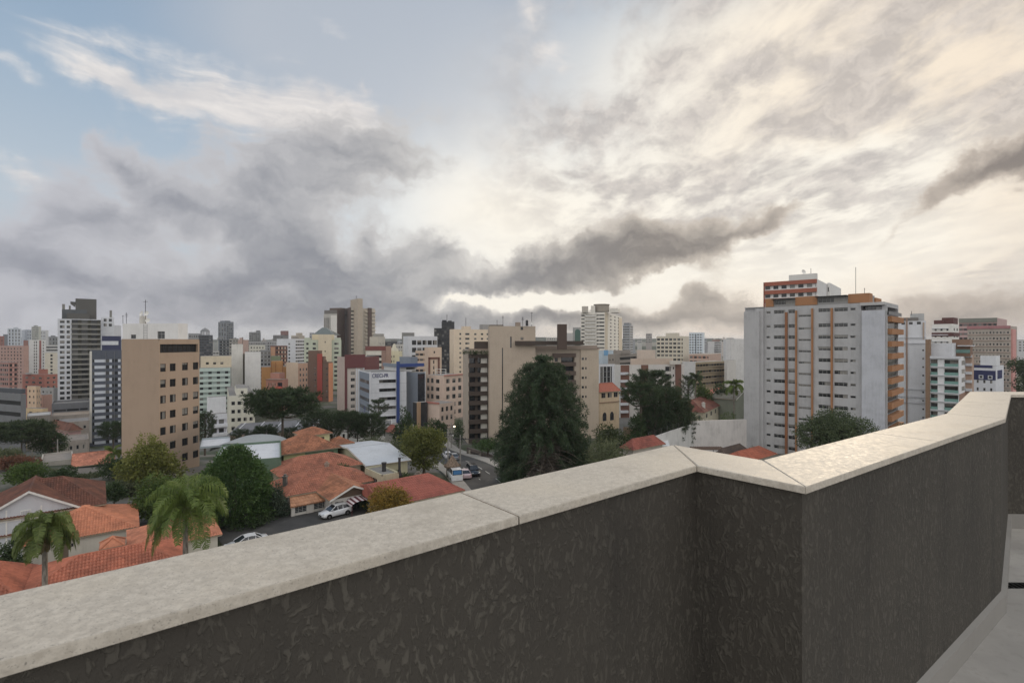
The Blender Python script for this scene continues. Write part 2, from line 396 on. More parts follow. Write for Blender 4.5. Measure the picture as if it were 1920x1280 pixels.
# ------------------------------------------------------------------ the terrace: parapet wall with stone coping, floor, drain
def build_terrace():
    ZT = EYE-0.535; ZF = EYE-1.88
    inn = [(-2.512, -0.502), (0.80, 2.214), (1.083, 1.888), (3.43, 3.559), (5.02, 5.15), (9.5, 5.02)]
    w = 0.316
    def offs(poly, d):
        out = []
        for i, p in enumerate(poly):
            ns = []
            for a, b in ((i-1, i), (i, i+1)):
                if a >= 0 and b < len(poly):
                    e = (Vector(poly[b])-Vector(poly[a])).normalized(); ns.append(Vector((-e.y, e.x)))
            if len(ns) == 1: out.append(Vector(p)+ns[0]*d)
            else:
                h = (ns[0]+ns[1]).normalized(); out.append(Vector(p)+h*(d/max(0.3, h.dot(ns[0]))))
        return out
    outp = offs(inn, w); wi = offs(inn, 0.022); wo = offs(inn, w-0.03)
    base = Vector((inn[0][0], inn[0][1], ZF))
    T = thing('parapet_wall', 'dark textured terrace parapet with pale stone coping, zigzagging across the whole foreground', 'parapet', base)
    Lc = lambda p, z: (p[0]-base.x, p[1]-base.y, z-base.z)
    # stucco
    m, N, p = newmat('textured_stucco'); g = N.n('ShaderNodeNewGeometry').outputs['Position']
    wv = N.noise(g, 7.0, 3, 0.5, out=1); gw = N.v('ADD', N.mapping(g, scale=(1.0, 1.0, 0.5)), N.v('SCALE', N.v('SUBTRACT', wv, (.5,.5,.5)), scale=0.09))
    r1 = N.noise(gw, 58.0, 4, 0.58, 0.4); r2 = N.noise(gw, 60.0, 4, 0.6)
    ridge = N.m('MULTIPLY', N.sm(r1, 0.47, 0.62), N.lin(N.noise(g, 3.2, 3, .6), .3, .65, .45, 1.0)); pits = N.noise(g, 180.0, 3, 0.6)
    c = N.mix(ridge, (0.054, 0.048, 0.040), (0.096, 0.087, 0.072))
    pt = N.noise(g, 1.6, 4, 0.6)
    c = N.mix(N.m('MULTIPLY', N.sm(pt, 0.4, 0.7), 0.45), c, (0.040, 0.036, 0.031))
    drip = N.noise(N.mapping(g, scale=(5.0, 5.0, 0.35)), 1.0, 5, 0.65)
    c = N.mix(N.m('MULTIPLY', N.sm(drip, 0.48, 0.68), 0.45), c, (0.030, 0.027, 0.024))
    N.put(p.inputs['Base Color'], c)
    N.put(p.inputs['Roughness'], N.lin(ridge, 0, 1, 0.8, 0.7))
    bp = N.n('ShaderNodeBump'); bp.inputs['Strength'].default_value = 0.8; bp.inputs['Distance'].default_value = 0.006
    N.put(bp.inputs['Height'], N.m('ADD', N.m('ADD', N.m('MULTIPLY', ridge, 0.8), N.m('MULTIPLY', r2, 0.7)), N.m('MULTIPLY', pits, 0.3))); N.put(p.inputs['Normal'], bp.outputs[0])
    STUCCO = m
    mb = MB()
    for i in range(len(inn)-1):
        for a, b, flip in ((wi[i], wi[i+1], 0), (wo[i], wo[i+1], 1)):
            q = [Lc(a, ZF-(0.0 if not flip else 3)), Lc(b, ZF-(0.0 if not flip else 3)), Lc(b, ZT-0.028), Lc(a, ZT-0.028)]
            mb.face(q if not flip else q[::-1])
        mb.face([Lc(wi[i], ZT-0.028), Lc(wi[i+1], ZT-0.028), Lc(wo[i+1], ZT-0.028), Lc(wo[i], ZT-0.028)])
    mb.build('wall_face', STUCCO, T)
    # coping slabs
    m, N, p = newmat('coping_stone'); g = N.n('ShaderNodeNewGeometry').outputs['Position']
    big = N.noise(g, 2.3, 5, 0.6); mid = N.noise(g, 48.0, 6, 0.7, 0.3); fine = N.noise(g, 120.0, 4, 0.7)
    vein = N.noise(N.mapping(g, rot=(0, 0, R(40)), scale=(4, 22, 8)), 1.6, 6, 0.65, 0.8)
    c = N.mix(N.sm(mid, 0.36, 0.66), (0.40, 0.36, 0.305), (0.52, 0.475, 0.41))
    c = N.mix(N.m('MULTIPLY', N.sm(vein, 0.5, 0.66), 0.28), c, (0.40, 0.36, 0.305))
    c = N.mix(N.m('MULTIPLY', N.sm(big, 0.45, 0.7), 0.45), c, (0.52, 0.46, 0.37))
    vo = N.n('ShaderNodeTexVoronoi'); N.put(vo.inputs['Vector'], N.v('ADD', g, N.v('SCALE', N.noise(g, 30., 3, .6, out=1), scale=0.03))); vo.inputs['Scale'].default_value = 26.0
    pit = N.m('MULTIPLY', N.m('LESS_THAN', vo.outputs['Distance'], N.lin(N.noise(g, 6.0, 2), 0.45, 0.75, 0.0, 0.13)), 0.8)
    c = N.mix(N.m('MULTIPLY', N.sm(fine, 0.5, 0.72), 0.4), c, (0.30, 0.28, 0.25))
    spk = N.noise(g, 240.0, 2, 0.5); c = N.mix(N.m('MULTIPLY', N.sm(spk, 0.60, 0.70), 0.55), c, (0.17, 0.155, 0.135))
    stn = N.noise(N.v('ADD', g, (3.1, 1.7, 0)), 3.4, 7, 0.68, 0.4); c = N.mix(N.m('MULTIPLY', N.sm(stn, 0.52, 0.66), 0.38), c, (0.30, 0.265, 0.22))
    c = N.mix(pit, c, (0.19, 0.175, 0.155))
    N.put(p.inputs['Base Color'], c); N.put(p.inputs['Roughness'], N.lin(mid, 0.3, 0.7, 0.5, 0.75))
    bp = N.n('ShaderNodeBump'); bp.inputs['Strength'].default_value = 0.35; bp.inputs['Distance'].default_value = 0.003
    N.put(bp.inputs['Height'], N.m('SUBTRACT', mid, pit)); N.put(p.inputs['Normal'], bp.outputs[0])
    STONE = m
    def slab(a, b, c2, d, gap0=0.0, gap1=0.0):
        a, b, c2, d = map(Vector, (a, b, c2, d))      # inner start, inner end, outer end, outer start
        e = (b-a).normalized()
        a = a+(b-a).normalized()*gap0; d = d+(c2-d).normalized()*gap0; b = b-(b-a).normalized()*gap1; c2 = c2-(c2-d).normalized()*gap1
        mb = MB(); bev = 0.004
        poly = [a, b, c2, d]; cen = sum(poly, Vector((0, 0)))/4
        def ins(k): return [p+(cen-p).normalized()*k for p in poly]
        lo = [Lc(p, ZT-0.027) for p in poly]; mid = [Lc(p, ZT-bev) for p in poly]; top = [Lc(p, ZT) for p in ins(bev*1.3)]
        for i in range(4):
            j = (i+1) % 4
            mb.face([lo[i], lo[j], mid[j], mid[i]]); mb.face([mid[i], mid[j], top[j], top[i]])
        mb.face(top); mb.face(lo[::-1])
        mb.build('coping_stone', STONE, T)
    lerp = lambda p, q, t: tuple(Vector(p).lerp(Vector(q), t))
    def run(i, cuts, g=.0015):
        A, B, OA, OB = Vector(inn[i]), Vector(inn[i+1]), outp[i], outp[i+1]
        e = (B-A).normalized(); nn = Vector((-e.y, e.x))*w
        P = [(A, OA)]+[(A.lerp(B, t), A.lerp(B, t)+nn) for t in cuts]+[(B, OB)]
        for (p0, o0), (p1, o1) in zip(P[:-1], P[1:]): slab(p0, p1, o1, o0, g, g)
    run(0, (0.40, 0.765), .0035); run(1, (), .001); run(2, (0.514,)); run(3, (0.5,), .001)
    slab(inn[4], inn[5], outp[5], outp[4], .001, .001)
    # mortar bed showing in the joints
    mb = MB()
    for i in range(len(inn)-1):
        ii, oo = offs(inn, 0.006), offs(inn, w-0.006)
        mb.face([Lc(ii[i], ZT-0.004), Lc(ii[i+1], ZT-0.004), Lc(oo[i+1], ZT-0.004), Lc(oo[i], ZT-0.004)])
    mb.build('mortar_joint', plain('mortar', (112, 96, 80), 0.9), T)
    # plinth
    PLINTH = wall_mat((138, 134, 128), 0.3)
    mb = MB(); pin = offs(inn, -0.005)
    for i in range(len(inn)-1):
        a, b, c2, d = pin[i], pin[i+1], wi[i+1], wi[i]
        mb.face([Lc(a, ZF), Lc(b, ZF), Lc(b, ZF+0.13), Lc(a, ZF+0.13)]); mb.face([Lc(a, ZF+0.13), Lc(b, ZF+0.13), Lc(c2, ZF+0.14), Lc(d, ZF+0.14)])
    mb.build('plinth', PLINTH, T)
    # floor: pale concrete slab with a seam
    m, N, p = newmat('terrace_concrete'); g = N.n('ShaderNodeNewGeometry').outputs['Position']
    a = N.noise(g, 1.2, 6, 0.62); b = N.noise(g, 14.0, 6, 0.65); st = N.noise(N.mapping(g, rot=(0,0,R(45)), scale=(3, .6, 1)), 1.6, 5, 0.6)
    c = N.mix(N.sm(a, 0.35, 0.65), (0.40, 0.38, 0.355), (0.30, 0.285, 0.265)); c = N.mix(N.m('MULTIPLY', N.sm(b, 0.5, 0.7), 0.35), c, (0.22, 0.205, 0.185))
    c = N.mix(N.m('MULTIPLY', N.sm(st, 0.5, 0.8), 0.12), c, (0.19, 0.175, 0.155))
    N.put(p.inputs['Base Color'], c); p.inputs['Roughness'].default_value = 0.8
    mb = MB()
    # slab between parapet line and the back, split at the drain channel
    ych = 3.95; half = 0.045
    ring = [tuple(q) for q in wi]
    flo = None
    poly = ring+[(9.5, -3.0), (-2.512, -3.0)]
    tris = bpy_tri(poly)
    bm = bmesh.new(); vs = [bm.verts.new((x, y, ZF)) for x, y in poly]; bm.faces.new(vs)
    for yc in (ych-half, ych+half):
        geom = bm.verts[:]+bm.edges[:]+bm.faces[:]
        bmesh.ops.bisect_plane(bm, geom=geom, plane_co=(0, yc, 0), plane_no=(0, 1, 0))
    dele = [f for f in bm.faces if abs(f.calc_center_median().y-ych) < half]
    bmesh.ops.delete(bm, geom=dele, context='FACES')
    me = bpy.data.meshes.new('terrace_floor'); bm.normal_update(); bm.to_mesh(me); bm.free(); me.materials.append(m)
    tag(link('terrace_floor', me), kind='structure')
    G = thing('drain_grate', 'dark slotted drain grate set across the pale terrace floor', 'drain grate', (3.6, ych, ZF))
    mb = MB(); mb.box((-1.4, -half, -0.08), (5.6, half, -0.06)); mb.build('channel', plain('channel_black', (20, 20, 20), 0.9), G)
    mb = MB()
    for s in (-1, 1): mb.box((-1.4, s*half-0.005, -0.06), (5.6, s*half+0.005, 0.001))
    for k in range(175): mb.box((-1.4+k*0.04, -half, -0.03), (-1.4+k*0.04+0.012, half, -0.002))
    mb.build('grille', plain('cast_iron', (46, 45, 44), 0.6, 0.4), G)
def bpy_tri(p): return None
build_terrace()
# ------------------------------------------------------------------ building kit
WIN = {}
def window_mesh(w, h, kind):
    """a window unit lying in the plane of its wall opening: x along the wall, z up, -y = out of the wall"""
    k = (round(w, 2), round(h, 2), kind)
    if k in WIN: return WIN[k]
    mb = MB(); d = 0.05; fr = 0.055 if w > 0.7 else 0.04
    mats = [GLASS, FRAME_ALU]
    if kind in ('dark', 'darkwide'): mats = [GLASS, FRAME_DARK]
    if kind in ('white', 'whitewide'): mats = [GLASS, FRAME_WHITE]
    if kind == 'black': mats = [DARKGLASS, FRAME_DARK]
    mb.face([(fr, 0, fr), (w-fr, 0, fr), (w-fr, 0, h-fr), (fr, 0, h-fr)], 0, [(0, 0), (1, 0), (1, 1), (0, 1)])
    mb.box((0, -d, 0), (w, .02, fr), 1); mb.box((0, -d, h-fr), (w, .02, h), 1)
    mb.box((0, -d, fr), (fr, .02, h-fr), 1); mb.box((w-fr, -d, fr), (w, .02, h-fr), 1)
    n = max(1, int(round(w/(0.85 if 'wide' not in kind else 1.1))))
    for i in range(1, n): mb.box((w*i/n-fr*.4, .01-d, fr), (w*i/n+fr*.4, -.004, h-fr), 1)
    if 'wide' in kind or kind == 'sashrow': mb.box((fr, .012-d, h*0.66-fr*.4), (w-fr, -.004, h*0.66+fr*.4), 1)
    WIN[k] = mb.mesh('window', mats); return WIN[k]

class Building:
    """footprint: near corner C, left face running away to px L, right face running away to px R"""
    def __init__(s, name, label, cat, L, C, R_, Y, th, top, wall, depth=None, roof=None, group=None, bot=None, parent=None, part=None, lip=0.0):
        if R_ is None and abs(th) < 30:      # frontal block: no side wall in view
            kc = (C-960)/F; kl = ((L if L is not None else C)-960)/F
            th = math.degrees(math.atan(kc if kc < 0 else max(0, kl)))+(-.3 if kc < 0 else .3)
        s.th = R(th); s.dL = Vector((-math.cos(s.th), math.sin(s.th))); s.dR = Vector((math.sin(s.th), math.cos(s.th)))
        c = Vector(((C-960)/F*Y, Y)); s.C = c; s.Y = Y
        def solve(px, d):
            k = (px-960)/F; return (k*c.y-c.x)/(d.x-k*d.y)
        s.wL = solve(L, s.dL) if L is not None else (depth or 12.0)
        s.wR = solve(R_, s.dR) if R_ is not None else (depth or 12.0)
        if not 0.2 < s.wL < 300: print('BADL', L, C, R_, Y, th, round(s.wL, 1), label); s.wL = depth or 12.0
        if not 0.2 < s.wR < 300: print('BADR', L, C, R_, Y, th, round(s.wR, 1), label); s.wR = depth or 12.0
        A = c+s.dL*s.wL; B = c+s.dR*s.wR; D = A+s.dR*s.wR; s.A, s.B, s.D = A, B, D
        s.z1 = EYE-(top-640)/F*Y
        if bot is None: s.z0 = min(ground(p.x, p.y) for p in (c, A, B, D))-0.4
        else: s.z0 = EYE-(bot-640)/F*Y
        s.H = s.z1-s.z0; s.wall = wall; s.roofm = roof or ROOFGREY
        s.faces = {'L': (A, -s.dL, s.wL, Vector((-s.dR.x, -s.dR.y))), 'R': (c, s.dR, s.wR, -Vector((s.dL.x, s.dL.y))),
                   'B': (D, s.dL*-1, s.wL, s.dR), 'S': (A, s.dR, s.wR, s.dL)}
        s.open = {'L': [], 'R': [], 'S': []}
        if parent is None:
            s.base = Vector((c.x, c.y, s.z0)); s.root = thing(name, label, cat, s.base, 0, group)
        else:
            s.base = parent.base; s.root = parent.root
        s.part = part or 'wall'; s.lip = lip; s.nwin = 0 if parent is None else parent.nwin; s.extra = []
        s.top_parent = parent
    def z(s, py, face=None): return EYE-(py-640)/F*s.Y
    def pt(s, face, u, z, out=0.0):
        o, d, w, n = s.faces[face]; q = o+d*u+n*out
        return Vector((q.x, q.y, z))-s.base
    def u(s, face, px):
        """distance along the face of the point seen at px"""
        o, d, w, n = s.faces[face]; k = (px-960)/F
        return (k*o.y-o.x)/(d.x-k*d.y)
    def rows(s, fh, to=0.6, n=None, until=None):
        if n is None:
            zb = s.z0+0.8 if until is None else s.z(until)
            n = int((s.z1-to-zb)/fh)
        return [s.z1-to-k*fh for k in range(n)]
    # --- openings
    def grid(s, face, cols, fh, to=0.6, n=None, until=None, h=0.5, sill=0.3, a=0.05, b=0.95, w=0.55, kind='alu', depth=0.14, skip=()):
        """cols windows per storey, storeys of fh metres counted from the top"""
        W = s.faces[face][2]; p = (b-a)*W/cols
        for r, zt in enumerate(s.rows(fh, to, n, until)):
            for c in range(cols):
                if (r, c) in skip: continue
                u0 = a*W+(c+0.5-w/2)*p; s.open[face].append((u0, zt-fh*(1-sill), u0+p*w, zt-fh*(1-sill)+fh*h, kind, depth))
        return s
    def win(s, face, u0, u1, z0, z1, kind='alu', depth=0.14):
        s.open[face].append((u0, z0, u1, z1, kind, depth)); return s
    def winpx(s, face, pxa, pxb, pyt, pyb, kind='alu', depth=0.14):
        u0, u1 = s.u(face, pxa), s.u(face, pxb); o, d, w, n = s.faces[face]
        Ym = (o+d*((u0+u1)/2)).y
        s.open[face].append((u0, EYE-(pyb-640)/F*Ym, u1, EYE-(pyt-640)/F*Ym, kind, depth)); return s
    def ribbon(s, face, fh, to=0.6, n=None, until=None, h=0.45, sill=0.3, a=0.04, b=0.96, pitch=1.6, frac=0.8, mull=(150, 148, 144), depth=0.12, zs=None):
        W = s.faces[face][2]; pm = pane_mat(mull, pitch, frac)
        for zt in s.rows(fh, to, n, until):
            z0 = zt-fh*(1-sill); s.open[face].append((a*W, z0, b*W, z0+fh*h, pm, depth))
        return s
    # --- solid features on a face: u in fractions, z in metres, d outward
    def slab(s, name, face, u0, u1, z0, z1, d0, d1, mat, frac=True, sub=None):
        o, d, w, n = s.faces[face]
        if frac: u0, u1 = u0*w, u1*w
        mb = MB(); P = [s.pt(face, u, z, dd) for dd in (d1, d0) for (u, z) in ((u0, z0), (u1, z0), (u1, z1), (u0, z1))]
        W_, H_, D_ = u1-u0, z1-z0, d1-d0
        mb.face(P[:4], 0, [(0,0),(W_,0),(W_,H_),(0,H_)])
        mb.face([P[4], P[0], P[3], P[7]], 0, [(0,0),(D_,0),(D_,H_),(0,H_)]); mb.face([P[1], P[5], P[6], P[2]], 0, [(0,0),(D_,0),(D_,H_),(0,H_)])
        mb.face([P[3], P[2], P[6], P[7]]); mb.face([P[4], P[5], P[1], P[0]]); mb.face([P[5], P[4], P[7], P[6]])
        return mb.build(name, mat, sub or s.root)
    def floors(s, name, face, u0, u1, fh, to, hh, d1, mat, n=None, until=None, d0=-0.05, sillz=0.0):
        for zt in s.rows(fh, to, n, until): s.slab(name, face, u0, u1, zt-fh+sillz, zt-fh+sillz+hh, d0, d1, mat)
        return s
    def balconies(s, face, u0, u1, fh, to, mat, n=None, until=None, d=1.1, hh=1.0, recess=True, kind='black'):
        W = s.faces[face][2]
        for zt in s.rows(fh, to, n, until):
            if recess: s.open[face].append((u0*W+.05, zt-fh+0.05, u1*W-.05, zt-0.35, kind, 0.8))
            s.slab('balcony', face, u0, u1, zt-fh-0.15, zt-fh-0.15+hh, -0.02, d, mat)
        return s
    # --- volumes on top, placed by their pixels
    def vol(s, name, L, C, R_, top, bot=None, dY=0.0, mat=None, depth=None, roof=None, th=None):
        """a lesser block of the same building; returns it so that it can take windows of its own. No bot: it stands on the roof"""
        v = Building(None, name, None, L, C, R_, s.Y+dY, th if th is not None else math.degrees(s.th), top, mat or s.wall, depth, roof or s.roofm, parent=s, part=name, bot=bot)
        if bot is None: v.z0 = s.z1-0.02; v.H = v.z1-v.z0
        s.extra.append(v); return v
    def done(s):
        mb = MB()
        for f, (o, d, W, n) in s.faces.items():
            ops = [(max(q[0], .04), q[1], min(q[2], W-.04), q[3], q[4], q[5]) for q in s.open.get(f, []) if q[2] > .1 and q[0] < W-.1]
            ops = [q for q in ops if q[0] > 0.02 and q[2] < W-0.02 and q[1] > s.z0+.02 and q[3] < s.z1-0.02]
            us = sorted({0.0, W, *[q[0] for q in ops], *[q[2] for q in ops]}); zs = sorted({s.z0, s.z1, *[q[1] for q in ops], *[q[3] for q in ops]})
            us = [u for i, u in enumerate(us) if i == 0 or u-us[i-1] > 1e-4]; zs = [z for i, z in enumerate(zs) if i == 0 or z-zs[i-1] > 1e-4]
            rev = f in ('B', 'S')
            def put(P, mi=0):
                mb.face(P[::-1] if rev else P, mi)
            if not ops:
                put([s.pt(f, 0, s.z0), s.pt(f, W, s.z0), s.pt(f, W, s.z1), s.pt(f, 0, s.z1)]); continue
            ua = np.array([q[0] for q in ops]); ub = np.array([q[2] for q in ops]); za = np.array([q[1] for q in ops]); zb = np.array([q[3] for q in ops])
            for j in range(len(zs)-1):
                zm = (zs[j]+zs[j+1])/2; hit = (za < zm) & (zb > zm)
                start = None
                for i in range(len(us)-1):
                    um = (us[i]+us[i+1])/2; hole = bool(np.any(hit & (ua < um) & (ub > um)))
                    if not hole and start is None: start = us[i]
                    if (hole or i == len(us)-2) and start is not None:
                        e = us[i] if hole else us[i+1]
                        put([s.pt(f, start, zs[j]), s.pt(f, e, zs[j]), s.pt(f, e, zs[j+1]), s.pt(f, start, zs[j+1])]); start = None
            for (u0, z0, u1, z1, k, dep) in ops:
                a, b, c, d4 = [s.pt(f, u, z) for u, z in ((u0, z0), (u1, z0), (u1, z1), (u0, z1))]
                a2, b2, c2, d2 = [s.pt(f, u, z, -dep) for u, z in ((u0, z0), (u1, z0), (u1, z1), (u0, z1))]
                for q in ((a, b, b2, a2), (b, c, c2, b2), (c, d4, d2, c2), (d4, a, a2, d2)): put(list(q)[::-1] if not rev else list(q)[::-1])
            ops.sort(key=lambda q: -(q[2]-q[0])*(q[3]-q[1]))
            rest = MB()
            for (u0, z0, u1, z1, k, dep) in ops:
                if isinstance(k, bpy.types.Material):
                    w_, h_ = u1-u0, z1-z0
                    q = [s.pt(f, u, z, -dep) for u, z in ((u0, z0), (u1, z0), (u1, z1), (u0, z1))]
                    m2 = MB(); m2.face(q if not rev else q, 0, [(0,0),(w_,0),(w_,h_),(0,h_)]); m2.build('window_band', k, s.root); continue
                ang = math.atan2(d.y, d.x)
                if rev: ang += math.pi
                top = s
                while top.top_parent is not None: top = top.top_parent
                if top.nwin < 100:
                    top.nwin += 1
                    org = s.pt(f, u0 if not rev else u1, z0, -dep)
                    link('window', window_mesh(u1-u0, z1-z0, k), s.root, org, ang)
                else:
                    me = window_mesh(u1-u0, z1-z0, k); org = s.pt(f, u0 if not rev else u1, z0, -dep); M = Matrix.Translation(org) @ Matrix.Rotation(ang, 4, 'Z')
                    for p in me.polygons: rest.face([M @ me.vertices[i].co for i in p.vertices], p.material_index, [tuple(me.uv_layers[0].data[i].uv) for i in p.loop_indices])
            if rest.f: 
                mm = [GLASS, FRAME_ALU]
                tag(rest.build('further_window', mm, s.root), kind='stuff')
        top = [s.A, s.C, s.B, s.D]; b = s.base
        mb.face([(p.x-b.x, p.y-b.y, s.z1-b.z) for p in top], 1)
        if s.lip:
            c = sum(top, Vector((0, 0)))/4
            for i in range(4):
                p, q = top[i], top[(i+1) % 4]; e = (q-p).normalized(); nin = Vector((-e.y, e.x))*0.2
                o = [p, q, q+nin, p+nin]
                z0, z1 = s.z1-b.z, s.z1-b.z+s.lip
                P = [(v.x-b.x, v.y-b.y) for v in o]
                mb.prism(P, z0, z1, 0)
        me = mb.mesh(s.part, [s.wall, s.roofm])
        link(s.part, me, s.root)
        for v in s.extra: v.done()
        return s
def B(*a, **k): return Building(*a, **k)

# small rooftop things, children of the building they are fixed to
def antenna(b, px, py0, py1, dY=3.0, arms=2, r=0.04):
    p = at(px, py1, b.Y+dY)-b.base; q = at(px, py0, b.Y+dY)-b.base; mb = MB(); r = max(r, 0.00045*b.Y)
    mb.tube([p-Vector((0, 0, .5)), q], r, 5)
    for k in range(arms):
        z = q.z-(q.z-p.z)*(0.08+0.13*k); w = (q.z-p.z)*(0.10+.03*k); mb.tube([(q.x-w, q.y, z), (q.x+w, q.y, z)], r*.7, 4)
    mb.build('antenna', METAL_DARK, b.root)
def dish(b, px, py, r, dY=2.5):
    c = at(px, py, b.Y+dY)-b.base; mb = MB()
    M = Matrix.Translation(c) @ Matrix.Rotation(R(rng.uniform(-40, 40)), 4, 'Z') @ Matrix.Rotation(R(70), 4, 'X')
    n = 12
    for i in range(3):
        for k in range(n):
            q = []
            for (ii, kk) in ((i, k), (i, k+1), (i+1, k+1), (i+1, k)):
                rr = r*ii/3; a = 6.2832*kk/n; q.append(M @ Vector((rr*math.cos(a), rr*math.sin(a), 0.35*r*(ii/3)**2)))
            mb.face(q if i else q[1:], smooth=True)
    mb.tube([M @ Vector((0, 0, 0)), M @ Vector((0, 0, r*.9))], r*.04, 4); mb.tube([M @ Vector((0, 0, -0.05)), c-Vector((0, 0, r*1.7))], r*.07, 5)
    mb.build('satellite_dish', FRAME_WHITE, b.root)
def tank(b, px, py0, py1, w, dY=3.0, mat=None):
    p = at(px, py1, b.Y+dY)-b.base; q = at(px, py0, b.Y+dY)-b.base; r = w/F*b.Y/2; mb = MB(); h = q.z-p.z
    mb.lathe([(0.001, -.3), (r, -.3), (r*1.04, h*.15), (r, h*.85), (r*.8, h), (0.001, h*1.03)], 14, 0, tuple(p)); mb.build('water_tank', mat or CONC, b.root)
def rail(b, v, faces=('L', 'R'), h=1.0, mat=None, z=None):
    for f in faces:
        o, d, w, n = v.faces[f]; mb = MB(); zz = (v.z1 if z is None else z)
        for hh in (h, h*.5): mb.tube([v.pt(f, 0.1, zz+hh, -.15), v.pt(f, w-.1, zz+hh, -.15)], 0.03, 4)
        k = max(2, int(w/1.6))
        for i in range(k+1): mb.tube([v.pt(f, .1+(w-.2)*i/k, zz-.05, -.15), v.pt(f, .1+(w-.2)*i/k, zz+h, -.15)], 0.025, 4)
        mb.build('railing', mat or METAL_GREY, b.root)
# ------------------------------------------------------------------ tiled roofs
def tile_mat(rgb, dark=0.5, moss=0.25):
    k = ('tile', tuple(rgb), dark, moss)
    if k in MATS: return MATS[k]
    m, N, p = newmat('clay_tiles'); c = s2l(rgb); gy = sum(c)/3; c = tuple(min(.8, (x*.84+gy*.16)*.97) for x in c)
    uv = N.n('ShaderNodeUVMap').outputs[0]
    fl = N.v('FLOOR', uv); wn = N.n('ShaderNodeTexWhiteNoise', noise_dimensions='2D'); N.put(wn.inputs['Vector'], fl)
    g = N.n('ShaderNodeNewGeometry').outputs['Position']
    pt = N.noise(g, 0.45, 6, 0.65); fine = N.noise(g, 5.0, 4, 0.65)
    c1 = N.mix(wn.outputs['Value'], tuple(x*(1-.35*dark) for x in c), tuple(min(.8, x*1.12) for x in c))
    c1 = N.mix(N.m('MULTIPLY', N.sm(pt, 0.42, 0.66), min(.85, moss*2.4+.1)), c1, tuple(x*.4+.012 for x in c))
    c1 = N.mix(N.m('MULTIPLY', N.sm(fine, 0.5, 0.75), dark*.6), c1, tuple(x*.5+.01 for x in c))
    N.put(p.inputs['Base Color'], c1); p.inputs['Roughness'].default_value = 0.85
    MATS[k] = m; return m
def tile_face(mb, poly, tw=0.26, tl=0.42, amp=0.05, seg=4, mi=0):
    """poly: planar convex roof face, first edge = eave (left to right seen from outside). Laid with half-round rolls."""
    P = [Vector(p) for p in poly]; o = P[0]; ux = (P[1]-P[0]).normalized(); nrm = None
    for i in range(2, len(P)):
        nrm = (P[1]-P[0]).cross(P[i]-P[0])
        if nrm.length > 1e-4: break
    nrm.normalize(); vx = nrm.cross(ux)
    q = [((p-o).dot(ux), (p-o).dot(vx)) for p in P]
    umin, umax = min(a for a, b in q), max(a for a, b in q); vmax = max(b for a, b in q)
    def span(u):
        lo, hi = 1e9, -1e9
        for (a, b) in zip(q, q[1:]+q[:1]):
            if abs(a[0]-b[0]) < 1e-6:
                if abs(u-a[0]) < 1e-4: lo = min(lo, a[1], b[1]); hi = max(hi, a[1], b[1])
                continue
            t = (u-a[0])/(b[0]-a[0])
            if -1e-6 <= t <= 1+1e-6: v = a[1]+(b[1]-a[1])*t; lo = min(lo, v); hi = max(hi, v)
        return lo, hi
    n = max(1, int(round((umax-umin)/tw))); du = (umax-umin)/(n*seg)
    us = [umin+du*i for i in range(n*seg+1)]; sp = [span(min(max(u, umin+1e-5), umax-1e-5)) for u in us]
    rows = max(1, int(math.ceil(vmax/tl)))
    prof = [0.0, 0.72, 1.0, 0.72] if seg == 4 else ([0, 1] if seg == 2 else [0.0, .6, .95, .95, .6, .2])
    for i in range(n*seg):
        h0 = amp*prof[i % seg]; h1 = amp*prof[(i+1) % seg]
        (a0, b0), (a1, b1) = sp[i], sp[i+1]
        for k in range(rows):
            v0, v1 = k*tl, (k+1)*tl
            w00, w01 = max(v0, a0), min(v1, b0); w10, w11 = max(v0, a1), min(v1, b1)
            if w01 <= w00 and w11 <= w10: continue
            w01 = max(w01, w00); w11 = max(w11, w10); 
            w00 = min(w00, b0); w01 = min(w01, b0); w10 = min(w10, b1); w11 = min(w11, b1)
            lift = lambda w: 0.035*(1-(w-v0)/tl)
            pts = [o+ux*u+vx*w+nrm*(h+lift(w)) for (u, w, h) in ((us[i], w00, h0), (us[i+1], w10, h1), (us[i+1], w11, h1), (us[i], w01, h0))]
            uu = (i//seg)+0.5; vv = k+0.5
            mb.face(pts, mi, [(uu-.3, vv-.3), (uu+.3, vv-.3), (uu+.3, vv+.3), (uu-.3, vv+.3)])
            if k*tl > a0+.05 and h0+h1 > 0: # butt of the tile
                pts2 = [o+ux*u+vx*w+nrm*h for (u, w, h) in ((us[i], w00, h0+.035), (us[i+1], w10, h1+.035), (us[i+1], w10, h1-.012), (us[i], w00, h0-.012))]
                mb.face(pts2[::-1], mi, [(uu, vv)]*4)
